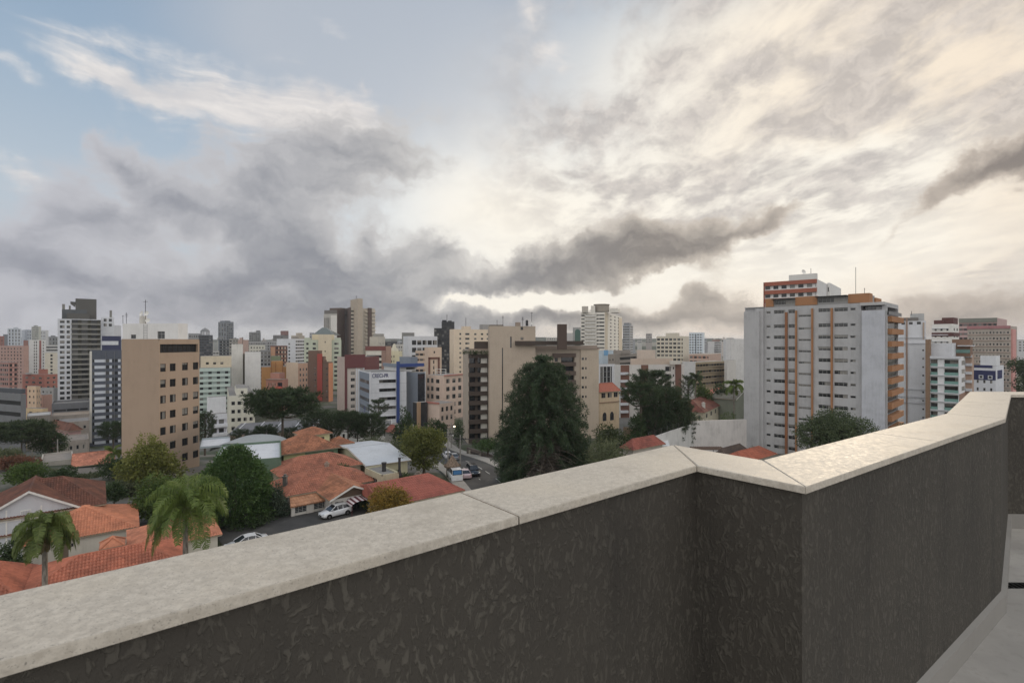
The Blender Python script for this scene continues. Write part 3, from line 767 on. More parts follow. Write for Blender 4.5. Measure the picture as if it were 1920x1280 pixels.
def roof_faces(corners, z, rise, kind='hip', over=0.4, inset=None, ridge_axis=None):
    """corners A (left), C (near), B (right), D (back), 2D. Returns list of 3-D polygons, eave edge first, and ridge lines"""
    A, C, Bb, D = [Vector(p[:2]) for p in corners]
    cen = (A+C+Bb+D)/4; e1 = (C-A).normalized(); e2 = (Bb-C).normalized()
    A, C, Bb, D = [A-e1*over-e2*over, C+e1*over-e2*over, Bb+e1*over+e2*over, D-e1*over+e2*over]
    w1, w2 = (C-A).length, (Bb-C).length
    v = lambda p, zz: Vector((p.x, p.y, zz))
    along = (w1 >= w2) if ridge_axis is None else (ridge_axis == 'L')
    if along:   # ridge parallel to the left face
        ins = (w2/2 if inset is None else inset) if kind == 'hip' else 0
        ins = min(ins, w1/2-.01)
        p, q = (A+D)/2+e1*ins, (C+Bb)/2-e1*ins; P, Q = v(p, z+rise), v(q, z+rise)
        fs = [[v(A, z), v(C, z), Q, P], [v(Bb, z), v(D, z), P, Q]]
        ends = [[v(C, z), v(Bb, z), Q], [v(D, z), v(A, z), P]]
    else:
        ins = (w1/2 if inset is None else inset) if kind == 'hip' else 0
        i0, i1 = ins if isinstance(ins, tuple) else (min(ins, w2/2-.01),)*2
        p, q = (A+C)/2+e2*i0, (D+Bb)/2-e2*i1; P, Q = v(p, z+rise), v(q, z+rise)
        fs = [[v(C, z), v(Bb, z), Q, P], [v(D, z), v(A, z), P, Q]]
        ends = [[v(A, z), v(C, z), P], [v(Bb, z), v(D, z), Q]]
    return fs, ends, (P, Q), (A, C, Bb, D)
def ridge_caps(mb, lines, r=0.13, mi=0):
    for a, b in lines:
        a, b = Vector(a), Vector(b); n = max(1, int((b-a).length/0.4)); d = (b-a)
        s = d.cross(Vector((0, 0, 1))).normalized()
        for i in range(n):
            p, q = a+d*(i/n), a+d*((i+1.08)/n); up = Vector((0, 0, 1))
            for k in range(4):
                t0, t1 = math.pi*k/4, math.pi*(k+1)/4
                o0, o1 = s*(r*math.cos(t0))+up*(r*.8*math.sin(t0)), s*(r*math.cos(t1))+up*(r*.8*math.sin(t1))
                mb.face([p+o0*1.08, q+o0, q+o1, p+o1*1.08][::-1], mi, [(i+.5, 7.5)]*4)
def tiled_roof(bld, corners, z, rise, mat, kind='hip', over=0.45, inset=None, axis=None, near=True, name='roof', tw=0.26, seg=4, gable=None, soffit=None):
    """roof of a house, as a child mesh (local coordinates of the house)"""
    fs, ends, rd, eave = roof_faces(corners, z, rise, kind, over, inset, axis)
    b = bld.base; loc = lambda P: [p-b for p in P]
    mb = MB(); mi_tri = []
    allf = fs+(ends if kind == 'hip' else [])
    for f in allf:
        if near: tile_face(mb, loc(f), tw, tw*1.6, tw*.30, seg)
        else:
            o = f[0]; ux = (f[1]-f[0]).normalized(); nr = (f[1]-f[0]).cross(f[2]-f[0]).normalized(); vx = nr.cross(ux)
            mb.face(loc(f), 0, [((p-o).dot(ux)/tw, (p-o).dot(vx)/(tw*1.6)) for p in f])
        # underside
        mb.face([p-b-Vector((0, 0, .10)) for p in f][::-1], 1)
    for f in allf:       # eave board
        a, c = f[0]-b, f[1]-b; mb.face([a-Vector((0,0,.12)), c-Vector((0,0,.12)), c+Vector((0,0,.03)), a+Vector((0,0,.03))], 1)
    if kind == 'hip':
        lines = [rd]+[(f[0], f[-1] if len(f) == 3 else f[3]) for f in fs]+[(f[1], f[2]) for f in fs]
    else: lines = [rd]
    ridge_caps(mb, [(p-b, q-b) for p, q in lines], 0.13)
    bo = soffit or plain('eave_board', (150, 138, 120), 0.8)
    r = mb.build(name, [mat, bo], bld.root)
    if kind == 'gable':
        for f in ends:
            g = MB(); cen = (f[0]+f[1])/2; ins = [p+(cen-p)*0.0 for p in f]
            inw = (f[2]-cen); nrm2 = (f[1]-f[0]).cross(f[2]-f[0]).normalized()
            q = [p-b-nrm2*(over-.03)-Vector((0, 0, .05)) for p in f]
            g.face(q, 0); g.build('gable', gable or bld.wall, bld.root)
            t = MB()
            for (p0, p1) in ((f[0], f[2]), (f[1], f[2])):
                p0, p1 = p0-b, p1-b; up = Vector((0, 0, 0.06)); dn = Vector((0, 0, -0.2)); o = nrm2*0.02
                qd = [p0+dn+o, p1+dn+o, p1+up+o, p0+up+o]; t.face(qd); t.face([v-nrm2*.05 for v in qd][::-1]); t.face([qd[0], qd[0]-nrm2*.05, qd[1]-nrm2*.05, qd[1]])
            t.build('barge_board', FRAME_WHITE, bld.root)
    return r
def house(name, label, cat, L, C, R_, Y, th, eave, wall, bot=None, **k):
    """masonry box whose top is the eave line (py at the near corner)"""
    return Building(name, label, cat, L, C, R_, Y, th, eave, wall, bot=bot, **k)
def chimney(b, px, py0, py1, w=0.6, dY=1.5, mat=None):
    p = at(px, py1, b.Y+dY)-b.base; q = at(px, py0, b.Y+dY)-b.base; mb = MB(); h = w/2
    mb.box((p.x-h, p.y-h, p.z-.5), (p.x+h, p.y+h, q.z-.15)); mb.box((p.x-h-.06, p.y-h-.06, q.z-.15), (p.x+h+.06, p.y+h+.06, q.z))
    mb.box((p.x-h*.6, p.y-h*.6, q.z), (p.x+h*.6, p.y+h*.6, q.z+.25))
    mb.build('chimney', mat or wall_mat((150, 130, 115), .4), b.root)

# ------------------------------------------------------------------ vegetation
def leaf_mat(c1, c2, rough=0.6, key='leaf', trans=0.25):
    k = ('leaf', tuple(c1), tuple(c2))
    if k in MATS: return MATS[k]
    m, N, p = newmat('foliage'); c1 = tuple(x*1.3 for x in c1); c2 = tuple(x*1.3 for x in c2); g = N.n('ShaderNodeNewGeometry'); pos = g.outputs['Position']
    rnd = g.outputs['Random Per Island']
    big = N.noise(pos, 0.55, 4, 0.6); f = N.m('ADD', N.m('MULTIPLY', N.sm(big, 0.3, 0.7), 0.55), N.m('MULTIPLY', rnd, 0.5))
    c = N.mix(f, c1, c2)
    N.put(p.inputs['Base Color'], c); p.inputs['Roughness'].default_value = rough
    tr = N.n('ShaderNodeBsdfTranslucent'); N.put(tr.inputs[0], N.v('SCALE', c, scale=1.3))
    mx = N.n('ShaderNodeMixShader'); mx.inputs[0].default_value = trans
    t = m.node_tree; t.links.new(p.outputs[0], mx.inputs[1]); t.links.new(tr.outputs[0], mx.inputs[2])
    o = [n for n in t.nodes if n.type == 'OUTPUT_MATERIAL'][0]; t.links.new(mx.outputs[0], o.inputs[0])
    MATS[k] = m; return m
def bark_mat(c=(0.10, 0.082, 0.065)):
    k = ('bark', c)
    if k in MATS: return MATS[k]
    m, N, p = newmat('bark'); g = N.n('ShaderNodeNewGeometry').outputs['Position']
    n = N.noise(N.mapping(g, scale=(3, 3, .6)), 2.0, 6, 0.65)
    N.put(p.inputs['Base Color'], N.mix(N.sm(n, .35, .65), tuple(x*.55 for x in c), tuple(x*1.3 for x in c))); p.inputs['Roughness'].default_value = 0.95
    MATS[k] = m; return m
def unit(n):
    v = rng.normal(size=(n, 3)); return v/np.linalg.norm(v, axis=1, keepdims=True)
def leaves(P, D, ln, wd, mats, name='crown', droop=0.0, jit=0.35):
    """one bent leaf (two triangles as a kite) at each point P growing along D"""
    n = len(P); D = D/np.maximum(np.linalg.norm(D, axis=1, keepdims=True), 1e-6)
    r = unit(n); S = np.cross(D, r); S /= np.maximum(np.linalg.norm(S, axis=1, keepdims=True), 1e-6)
    l = (ln*(1+jit*rng.uniform(-1, 1, n)))[:, None]; w = (wd*(1+jit*rng.uniform(-1, 1, n)))[:, None]
    N_ = np.cross(S, D)
    dr = np.zeros((n, 3)); dr[:, 2] = -droop
    a = P; b = P+D*l*.5+S*w*.5+N_*l*.06; c = P+D*l+dr*l; d = P+D*l*.5-S*w*.5+N_*l*.06
    V = np.stack([a, b, c, d], 1).reshape(-1, 3)
    return V
def leaf_mesh(Vs, mat, name='crown'):
    V = np.concatenate(Vs); n = len(V)//4
    return mesh_np(name, V, np.arange(n*4).reshape(n, 4), mat)
def lobes_crown(lobes, n, size, mat, shell=0.55, up=0.25, asp=0.55, gap=0.0, seed=1, droop=0.1, clump=5):
    """foliage through the volume of ellipsoid lobes (cx,cy,cz,rx,ry,rz): leaf sprays, denser to the outside, uneven outline"""
    g = np.random.default_rng(seed); Vs = []
    vol = np.array([l[3]*l[4]+l[4]*l[5] for l in lobes]); cnt = (n*vol/vol.sum()).astype(int)
    for l, c in zip(lobes, cnt):
        c0 = max(4, c//clump); u = g.normal(size=(c0, 3)); u /= np.linalg.norm(u, axis=1, keepdims=True)
        rr = (shell+(1-shell)*g.random(c0)**0.6)*(1+0.16*np.sin(u[:, 0]*7+l[0])*np.cos(u[:, 1]*6+l[1])+0.10*np.sin(u[:, 2]*9))
        if gap: 
            ph = np.sin(u[:, 0]*5.1+l[1]*3)*np.sin(u[:, 1]*5.7+l[2]*2)*np.sin(u[:, 2]*6.3+l[0]); keep = ph < (0.55-gap); u, rr = u[keep], rr[keep]; c0 = len(u)
        P0 = u*rr[:, None]*np.array(l[3:6])+np.array(l[:3])
        P = np.repeat(P0, clump, 0)+g.normal(size=(c0*clump, 3))*size*.55
        D = np.repeat(u, clump, 0)*.7+g.normal(size=(c0*clump, 3))*.55+np.array([0, 0, up])
        Vs.append(leaves(P, D, size, size*asp, mat, droop=droop))
    return Vs
def limb_tree(mb, base_r, h, tips, bend=0.15, n=6, trunk_lean=(0, 0), split=0.35):
    """tapered trunk, then limbs to each tip"""
    top = Vector((trunk_lean[0], trunk_lean[1], h))
    pts = [Vector((0, 0, -0.3)), Vector((trunk_lean[0]*.3, trunk_lean[1]*.3, h*.4)), top]
    mb.tube(pts, [base_r*1.15, base_r*.85, base_r*.5], 8)
    for (x, y, z) in tips:
        t = rng.uniform(split, 0.95); s = pts[1].lerp(top, max(0, (t-.4)/.6)) if t > .4 else pts[0].lerp(pts[1], t/.4)
        e = Vector((x, y, z)); mid = s.lerp(e, .5)+Vector((0, 0, bend*(e-s).length))
        mb.tube([s, mid, e], [base_r*.36, base_r*.22, base_r*.06], 5)
def tree_thing(name, label, cat, base, crownV, mat, trunk, bark=None, group=None, rz=0.0):
    t = thing(name, label, cat, base, rz, group)
    link('crown', leaf_mesh(crownV, mat), t)
    if trunk is not None: trunk.build('trunk', bark or bark_mat(), t)
    return t
DK = lambda a, b: leaf_mat(a, b)
PINE = leaf_mat((0.014, 0.026, 0.012), (0.040, 0.062, 0.026))
PINE2 = leaf_mat((0.018, 0.030, 0.015), (0.052, 0.072, 0.034))
GREEN = leaf_mat((0.028, 0.050, 0.014), (0.085, 0.125, 0.030))
YELLOWG = leaf_mat((0.055, 0.070, 0.015), (0.17, 0.17, 0.045))
OLIVE = leaf_mat((0.040, 0.052, 0.026), (0.105, 0.118, 0.062))
DEEP = leaf_mat((0.016, 0.030, 0.012), (0.045, 0.070, 0.026))
CYPR = leaf_mat((0.020, 0.045, 0.014), (0.065, 0.110, 0.032))
GOLD = leaf_mat((0.075, 0.060, 0.012), (0.24, 0.15, 0.030))
PALMG = leaf_mat((0.040, 0.070, 0.014), (0.13, 0.17, 0.040))

def tufts(C, rad, per, ln, wd, up=0.3, flat=0.8):
    """needle rosettes: spikes radiating from each centre"""
    n = len(C); P = np.repeat(C, per, 0); D = unit(n*per); D[:, 2] = D[:, 2]*flat+up
    r = np.repeat(np.broadcast_to(rad, (n,)), per)[:, None]
    dn = D/np.linalg.norm(D, axis=1, keepdims=True)
    return leaves(P+dn*r*.35*rng.random((n*per, 1)), D, ln, wd, None)
def araucaria(label, base, H, Rc, seed=1, layers=5, per=26, depth=0.42, group=None, mat=None, name='araucaria_tree', scale=1.0, rz=0.0, trunk_r=None, proto=None):
    """parana pine: bare straight trunk, candelabra of up-curving limbs ending in dark needle rosettes, flat umbrella top"""
    global rng
    if proto is not None:
        t = thing(name, label, 'tree', base, rz, group)
        for ch in proto.children:
            c = ch.copy(); COL.objects.link(c); c.parent = t
        t.scale = (scale, scale, scale); return t
    rng = np.random.default_rng(seed); mb = MB(); tr = trunk_r or H*0.019
    mb.tube([(0, 0, -.4), (0.1, 0, H*.5), (0, 0.1, H*.93)], [tr*1.2, tr*.9, tr*.55], 8); C = []; rad = []
    for k in range(layers):
        t = k/max(1, layers-1); zb = H*(1-depth)+H*depth*.72*t; ro = Rc*(0.72+.28*math.sin(math.pi*(.25+.6*t))) if t < .95 else Rc*.62
        nb = int(9+5*t)
        for i in range(nb):
            a = 6.2832*(i+rng.random()*.6)/nb+k; r = ro*rng.uniform(.78, 1.05)
            rise = H*depth*(.22+.12*rng.random())*(1-.35*t)
            pts = []
            for s in np.linspace(0, 1, 6):
                pts.append(Vector((math.cos(a)*r*s, math.sin(a)*r*s, zb-.05*r*math.sin(math.pi*s)+rise*s**2.4)))
            mb.tube(pts, [tr*.34*(1-.7*s) for s in np.linspace(0, 1, 6)], 4, cap=False)
            for s in np.linspace(.55, 1, 5):
                q = Vector((math.cos(a)*r*s, math.sin(a)*r*s, zb+rise*s**2.4))
                for _ in range(2 if s > .75 else 1):
                    C.append((q.x+rng.normal()*Rc*.07, q.y+rng.normal()*Rc*.07, q.z+abs(rng.normal())*Rc*.035)); 
    for i in range(int(14*Rc/5)):
        a = rng.random()*6.2832; r = Rc*.7*math.sqrt(rng.random()); C.append((math.cos(a)*r, math.sin(a)*r, H*.97-.10*H*depth*(r/Rc)**2+rng.normal()*.15))
    C = np.array(C); sz = Rc*.10
    V = [tufts(C, sz, per, sz*1.15, sz*.20, .35, .9)]
    return tree_thing(name, label, 'tree', base, V, mat or PINE, mb, None, group, rz)

def broadleaf(name, label, base, H, W, seed=1, mat=None, n=9000, size=None, shape='round', trunk=0.25, group=None, cat='tree', tall=None, gap=0.12, lob=9, bark=None, rx=1.0, asp=.55, droop=.1, up=.25):
    """crown of several uneven lobes over a tapered trunk with limbs"""
    global rng
    rng = np.random.default_rng(seed); size = size or max(.22, W*.05); r = W/2; zc0 = H*trunk; lobes = []
    hc = H-zc0
    for i in range(lob):
        a = 6.2832*i/lob*1.618+rng.random(); 
        t = (i+.5)/lob
        if shape == 'round': rr = r*.55*math.sqrt(rng.random()); z = zc0+hc*(.3+.42*rng.random()); s = r*rng.uniform(.42, .6); sz = min(s*.9, hc*.4)
        elif shape == 'cone': rr = r*.45*(1-t)*rng.uniform(.5, 1); z = zc0+hc*(.12+.75*t); s = r*(.75*(1-t)+.22); sz = max(hc*.16, s*.7)
        elif shape == 'umbrella': rr = r*.72*math.sqrt((i+.5)/lob); z = zc0+hc*(.66-.46*(rr/r)**2+.07*rng.random()); s = r*rng.uniform(.26, .36); sz = hc*.24
        elif shape == 'egg': rr = r*.35*rng.random(); z = zc0+hc*(.18+.62*t); s = r*(.42+.5*math.sin(math.pi*min(1, .22+.78*t)))*.9; sz = hc*.2
        else: rr = r*.6*math.sqrt(rng.random()); z = zc0+hc*.45*rng.uniform(.6, 1.1); s = r*.5; sz = hc*.5
        lobes.append((rr*math.cos(a)*rx, rr*math.sin(a), z, s, s, sz))
    # centre everything inside H
    V = lobes_crown(lobes, n, size, mat, seed=seed, gap=gap, asp=asp, droop=droop, up=up)
    mb = MB(); limb_tree(mb, max(.09, W*.03), zc0+hc*.45, [(l[0], l[1], l[2]) for l in lobes])
    return tree_thing(name, label, cat, base, V, mat, mb, bark, group)
def strands(name, label, base, H, W, seed, mat, n=16000, lean=0.0, bell=0.8, size=.32, bark=None, group=None):
    """dense evergreen of hanging and upswept sprays in vertical ropes, egg shaped"""
    global rng
    rng = np.random.default_rng(seed); k = 120; P = []; D = []
    for i in range(k):
        a = 6.2832*i*0.618; t0 = (i+.5)/k; z = H*(.04+.93*t0)
        prof = math.sin(math.pi*min(1, .30+.70*t0))**.75 if t0 > .1 else .8
        rad = W/2*max(.06, prof)*rng.uniform(.84, 1.08); m = int(n/k*(.4+prof))
        L = H*.17*rng.uniform(.7, 1.3)
        s = rng.random(m)
        P.append(np.stack([math.cos(a)*rad*(1-.25*s)+rng.normal(size=m)*W*.045, math.sin(a)*rad*(1-.25*s)+rng.normal(size=m)*W*.045, np.minimum(z-L*.5+L*s, H*1.0)], 1))
        d = np.zeros((m, 3)); d[:, 0] = math.cos(a)*.55; d[:, 1] = math.sin(a)*.55; d[:, 2] = .55; D.append(d+rng.normal(size=(m, 3))*.4)
    P = np.concatenate(P); D = np.concatenate(D); P[:, 2] = np.maximum(P[:, 2], .05)
    mb = MB(); mb.tube([(0, 0, -.3), (0, 0, H*.8)], [W*.03, W*.01], 7)
    return tree_thing(name, label, 'tree', base, [leaves(P, D, size, size*.4, None, droop=.15)], mat, mb, bark, group)
def bunya(label, base, H, W, seed=3):
    """bunya pine: domed cone of drooping boughs, each ending in rope-like bunches; bare inner boughs seen low down"""
    global rng
    rng = np.random.default_rng(seed); mb = MB(); C = []; mb.tube([(0, 0, -.4), (0, 0, H*.5), (0, 0, H*.93)], [H*.022, H*.017, H*.006], 9)
    lv = 30
    for k in range(lv):
        t = k/(lv-1); z = H*(.08+.86*t); ro = W/2*(1-t)**.30*(1.0 if t > .12 else .88)+.15
        nb = int(9+8*(1-t))
        for i in range(nb):
            a = 6.2832*(i+rng.random()*.7)/nb+k*1.1; r = ro*rng.uniform(.72, 1.1); dr = -.10*r if t > .55 else -.02*r-rng.uniform(.1, .9)
            pts = [Vector((math.cos(a)*r*s, math.sin(a)*r*s, z+.10*r*math.sin(math.pi*s*.8)+dr*s*s)) for s in np.linspace(0, 1, 5)]
            mb.tube(pts, [.085*(1-.75*s)*(1.2-t*.6) for s in np.linspace(0, 1, 5)], 4, cap=False)
            front = math.sin(a) < -.25 and t < .33 and abs(math.cos(a)) < .75
            for s in np.linspace((.5 if t < .5 else .25) if not front else .9, 1.0, 8 if not front else 1):
                if front and rng.random() < .5: continue
                q = pts[0].lerp(pts[-1], s); q.z = z+.10*r*math.sin(math.pi*s*.8)+dr*s*s
                L = rng.uniform(.5, 1.5)*(.6+.7*(1-t))*(1.0 if s > .7 else .4)
                for h in np.arange(0, L, .28):
                    C.append((q.x+rng.normal()*.20+math.cos(a)*.12*h, q.y+rng.normal()*.20+math.sin(a)*.12*h, q.z+.2-h))
    for i in range(40): 
        a = rng.random()*6.28; r = rng.random()**.6*W*.10; C.append((math.cos(a)*r, math.sin(a)*r, H*.985-.9*r*r/(W*.1)**2*.6))
    C = np.array(C); V = [tufts(C, .3, 17, .46, .085, -.12, .9)]
    return tree_thing('bunya_pine', label, 'tree', base, V, leaf_mat((0.014, 0.027, 0.013), (0.050, 0.076, 0.038)), mb, bark_mat((.14, .12, .10)))
def palm(label, base, H, Rf, nf=22, seed=1, mat=None, droop=1.0, trunk_r=.17, plume=False, group=None, name='palm_tree', lean=(0, 0), leafw=.055, skirt=0):
    """queen palm: slender ringed trunk and arching feather fronds, each frond its own part"""
    global rng
    rng = np.random.default_rng(seed); t = thing(name, label, 'palm', base, 0, group); mb = MB()
    pts = []; rd = []
    for i in range(15):
        s = i/14; pts.append((lean[0]*s*s, lean[1]*s*s, -.3+(H+.3)*s)); rd.append(trunk_r*(1.15-.3*s)*(1+.05*(i % 2)))
    mb.tube(pts, rd, 9); mb.tube([(lean[0], lean[1], H-.1), (lean[0], lean[1], H+.45), (lean[0], lean[1], H+.9)], [trunk_r*.95, trunk_r*1.15, trunk_r*.3], 9)
    mb.build('trunk', bark_mat((.20, .175, .15)), t)
    for i in range(nf+skirt):
        dead = i >= nf
        a = 6.2832*i*.618+rng.random()*.3; el = R(rng.uniform(62, 82)) if i % 3 == 0 else R(rng.uniform(-15, 55))
        L = Rf*rng.uniform(.95, 1.25)
        if dead: el = R(-60); L *= .6
        p = Vector((lean[0], lean[1], H+.5)); d = Vector((math.cos(a)*math.cos(el), math.sin(a)*math.cos(el), math.sin(el)))
        Pm = []; n = 14
        for k in range(n+1):
            Pm.append(p.copy()); p = p+d*(L/n); d = (d+Vector((0, 0, -.115*droop*(1+.9*k/n)))).normalized()
        m2 = MB(); m2.tube(Pm, [.035*(1-.8*k/n) for k in range(n+1)], 4, cap=False)
        V = []; 
        for k in range(2, n):
            for sub in np.linspace(0, 1, 6)[:-1]:
                q = Pm[k].lerp(Pm[k+1], sub); dd = (Pm[k+1]-Pm[k]).normalized(); side = dd.cross(Vector((0, 0, 1)))
                if side.length < .05: side = Vector((math.sin(a), -math.cos(a), 0))
                side.normalize(); ll = L*.27*math.sin(math.pi*min(.97, .12+.86*k/n))**.6
                for sg in (-1, 1):
                    o = (side*sg*rng.uniform(.55, .9)+dd*.5+Vector((0, 0, rng.uniform(-.35, .35)))).normalized()
                    e1 = q+o*ll*.55; e2 = q+(o+Vector((0, 0, -.75*droop))).normalized()*ll
                    w = dd*leafw*.5
                    m2.face([q-w, q+w, e1+w*1.2, e1-w*1.2], 1); m2.face([e1-w*1.2, e1+w*1.2, e2], 1)
        m2.build('frond', [bark_mat((.12, .13, .06)), (leaf_mat((.10, .075, .04), (.2, .15, .085)) if dead else (mat or PALMG))], t)
    return t

# ------------------------------------------------------------------ cars
CARM = {}
def car_paint(rgb):
    if rgb in CARM: return CARM[rgb]
    m, N, p = newmat('car_paint'); p.inputs['Base Color'].default_value = (*rgb, 1); p.inputs['Roughness'].default_value = 0.28
    p.inputs['Coat Weight'].default_value = 0.7; p.inputs['Coat Roughness'].default_value = 0.06; CARM[rgb] = m; return m
RUBBER = plain('tyre_rubber', (28, 28, 29), 0.85)
def car(label, cat, loc, rz, paint, L=4.1, Wd=1.75, H=1.47, kind='hatch', group=None, name='parked_car'):
    """x forward. Body lofted from side-view stations; glasshouse, wheels, lamps as parts"""
    t = thing(name, label, cat, loc, rz, group); hw = Wd/2
    suv = kind == 'suv'; van = kind == 'van'
    g0 = .20 if not suv else .26
    # stations x, bottom z, sill-top (belt) z, half width at bottom / belt
    st = [(-.50, .42, .80, .80), (-.485, .30, .93, .90), (-.40, g0, .98, .97), (-.2, g0, .97, 1.0), (.05, g0, .95, 1.0), (.22, g0, .92, .99), (.36, g0, .80, .96), (.46, .26, .70, .88), (.50, .36, .58, .72)]
    if van: st = [(-.50, .30, 1.15, .92), (-.49, .25, 1.2, .96), (-.4, g0, 1.2, 1), (-.1, g0, 1.2, 1), (.2, g0, 1.15, 1), (.38, g0, 1.05, .97), (.47, .25, .85, .9), (.50, .35, .6, .8)]
    k = H/1.47
    mb = MB(); rings = []
    for (x, zb, zt, w) in st:
        zt *= k; X = x*L; wb = hw*w
        rings.append([(X, -wb*.90, zb), (X, -wb, zb+.14), (X, -wb*1.0, (zb+zt)/2), (X, -wb*.965, zt-.05), (X, -wb*.90, zt), (X, 0, zt+.02), (X, wb*.90, zt), (X, wb*.965, zt-.05), (X, wb, (zb+zt)/2), (X, wb, zb+.14), (X, wb*.90, zb)])
    for a, b in zip(rings[:-1], rings[1:]):
        for i in range(len(a)): 
            j = (i+1) % len(a); mb.face([a[i], b[i], b[j], a[j]][::-1], 0, smooth=True)
    mb.face(rings[0], 0); mb.face(rings[-1][::-1], 0)
    # roof skin over the glasshouse
    ro = {'hatch': [(-.44, .94), (-.33, 1.40), (-.12, 1.47), (.06, 1.44), (.26, .93)], 'suv': [(-.47, .98), (-.43, 1.42), (-.15, 1.49), (.05, 1.46), (.24, .98)], 'sedan': [(-.36, .95), (-.20, 1.38), (-.08, 1.45), (.07, 1.42), (.27, .93)], 'van': [(-.49, 1.2), (-.48, 2.0), (-.1, 2.05), (.2, 2.0), (.38, 1.08)]}[kind]
    ro = [(x*L, z*k) for x, z in ro]; wl, wt = hw*.90, hw*.66 if not van else hw*.82
    def rw(z): return wl+(wt-wl)*max(0, (z-.93*k)/(.52*k if not van else .9*k))
    top = ro[1:4]
    for (x0, z0), (x1, z1) in zip(top[:-1], top[1:]):
        a, b = rw(z0), rw(z1); 
        mb.face([(x0, -a, z0), (x1, -b, z1), (x1, 0, z1+.03), (x0, 0, z0+.03)], 0, smooth=True); mb.face([(x0, 0, z0+.03), (x1, 0, z1+.03), (x1, b, z1), (x0, a, z0)], 0, smooth=True)
    # pillars
    for sg in (-1, 1):
        for (pa, pb) in ((ro[0], ro[1]), (ro[4], ro[3])):
            a, b = Vector((pa[0], sg*rw(pa[1]), pa[1])), Vector((pb[0], sg*rw(pb[1]), pb[1])); mb.tube([a, b], .045, 5, 0)
        for xm in (-.17*L, .0*L):
            mb.tube([(xm, sg*wl*.99, .95*k), (xm-.02, sg*rw(1.42*k), 1.42*k)], .035, 4, 0)
    bm_o = mb.build('body', paint, t, merge=True)
    g = MB()
    for sg in (-1, 1):
        q = [(x, sg*rw(z)*.985, z) for x, z in ro]; g.face(q if sg < 0 else q[::-1], 0)
    g.build('side_window', DARKGLASS, t)
    g = MB(); a, b = ro[4], ro[3]; g.face([(a[0], -wl*.95, a[1]), (a[0], wl*.95, a[1]), (b[0], wt*.95, b[1]), (b[0], -wt*.95, b[1])]); g.build('windscreen', DARKGLASS, t)
    g = MB(); a, b = ro[0], ro[1]; g.face([(a[0]-.005, wl*.93, a[1]), (a[0]-.005, -wl*.93, a[1]), (b[0]-.005, -wt*.95, b[1]), (b[0]-.005, wt*.95, b[1])]); g.build('rear_window', DARKGLASS, t)
    wr = .31 if not suv else .36
    wm = MB(); wm.lathe([(wr*.62, -.10), (wr*.93, -.11), (wr, -.07), (wr, .07), (wr*.93, .11), (wr*.62, .10)], 20, 0); me = wm.mesh('wheel', RUBBER)
    rm = MB(); rm.lathe([(0.001, .085), (wr*.2, .10), (wr*.5, .07), (wr*.63, .105)], 20, 0)
    for i in range(5):
        a = 6.2832*i/5; rm.box((wr*.15, -.035, .07), (wr*.6, .035, .105), 0, Matrix.Rotation(a, 4, 'Z'))
    rme = rm.mesh('rim', plain('alloy', (150, 150, 152), .3, .8))
    for xw in (-.31, .30):
        for sg in (-1, 1):
            w = link('wheel', me, t, (xw*L, sg*(hw-.10), wr)); w.rotation_euler = (R(-90*sg), 0, 0)
            r = link('rim', rme, w)
            arch = MB(); arch.lathe([(wr*.3, 0), (wr*1.16, 0.0)], 20, 0); n = len(arch.v)
            for idx in range(n-20*4, n):
                x, y, z = arch.v[idx]; arch.v[idx] = (xw*L+x, sg*(hw*1.003), wr+y)
            arch.build('wheel_arch', plain('arch_black', (14, 14, 14), .9), t)
    for sg in (-1, 1):
        h = MB(); h.box((.445*L, sg*hw*.62-.17, .56*k), (.487*L, sg*hw*.62+.17, .72*k)); h.build('headlight', plain('lamp_glass', (196, 200, 205), .12), t)
        h = MB(); h.box((-.493*L, sg*hw*.72-.12, .70*k), (-.46*L, sg*hw*.72+.12, .93*k)); h.build('tail_light', plain('tail_red', (120, 14, 14), .25), t)
        h = MB(); h.box((.17*L, sg*(hw+.02)-.09, .95*k), (.20*L, sg*(hw+.02)+.09, 1.06*k)); h.build('mirror', paint, t)
    h = MB(); h.box((.478*L, -.36*hw*2*.5, .40), (.503*L, .36*hw*2*.5, .52)); h.build('grille', plain('arch_black', (14, 14, 14), .9), t)
    h = MB(); h.box((-.502*L, -.2, .52*k), (-.497*L, .2, .63*k)); h.build('number_plate', plain('plate', (190, 190, 190), .5), t)
    return t
# ================================================================== the towers and blocks of the skyline
w_ = wall_mat
WHITE = w_((200, 202, 208), .22); OFFW = w_((205, 200, 190), .25); CREAM = w_((206, 190, 160), .25); BEIGE = w_((172, 156, 138), .22)
# --- tan block beside the houses
b = B('apartment_block', 'tan apartment block with dark square windows and white penthouse, nearest block on the left', 'building', 228, 298, 374, 94, 11, 638, w_((166, 140, 116), .16), lip=.25)
for r in range(10):
    for (a, c) in ((300.5, 311), (318.5, 329.5), (341.5, 352.5), (361.8, 372.0)):
        u0, u1 = b.u('R', a), b.u('R', c); zt = b.z1-4.35-2.93*r; b.win('R', u0, u1, zt-1.45, zt, 'dark', .16)
b.winpx('R', 300, 371, 645, 660.5, 'darkwide', .5)
p = b.vol('penthouse', 230, 334, 352, 606, None, 7, w_((212, 210, 208), .2))
p.winpx('L', 259.5, 266, 624, 638.5, 'dark'); p.winpx('L', 295, 309, 621, 635, 'sashrow', .2)
p.win('L', 2, 3.2, p.z0+.4, p.z0+1.2, 'dark')
b.done()
mb = MB()
for sx in (271.5, 278): mb.tube([at(sx, 637, 100)-b.base+Vector((0, -.3, 0)), at(sx, 608, 100)-b.base+Vector((0, -.3, 0))], .04, 4)
for k in range(9): mb.tube([at(271.5, 636-3*k, 100)-b.base+Vector((0, -.3, 0)), at(278, 636-3*k, 100)-b.base+Vector((0, -.3, 0))], .03, 4)
mb.build('ladder', METAL_GREY, b.root)
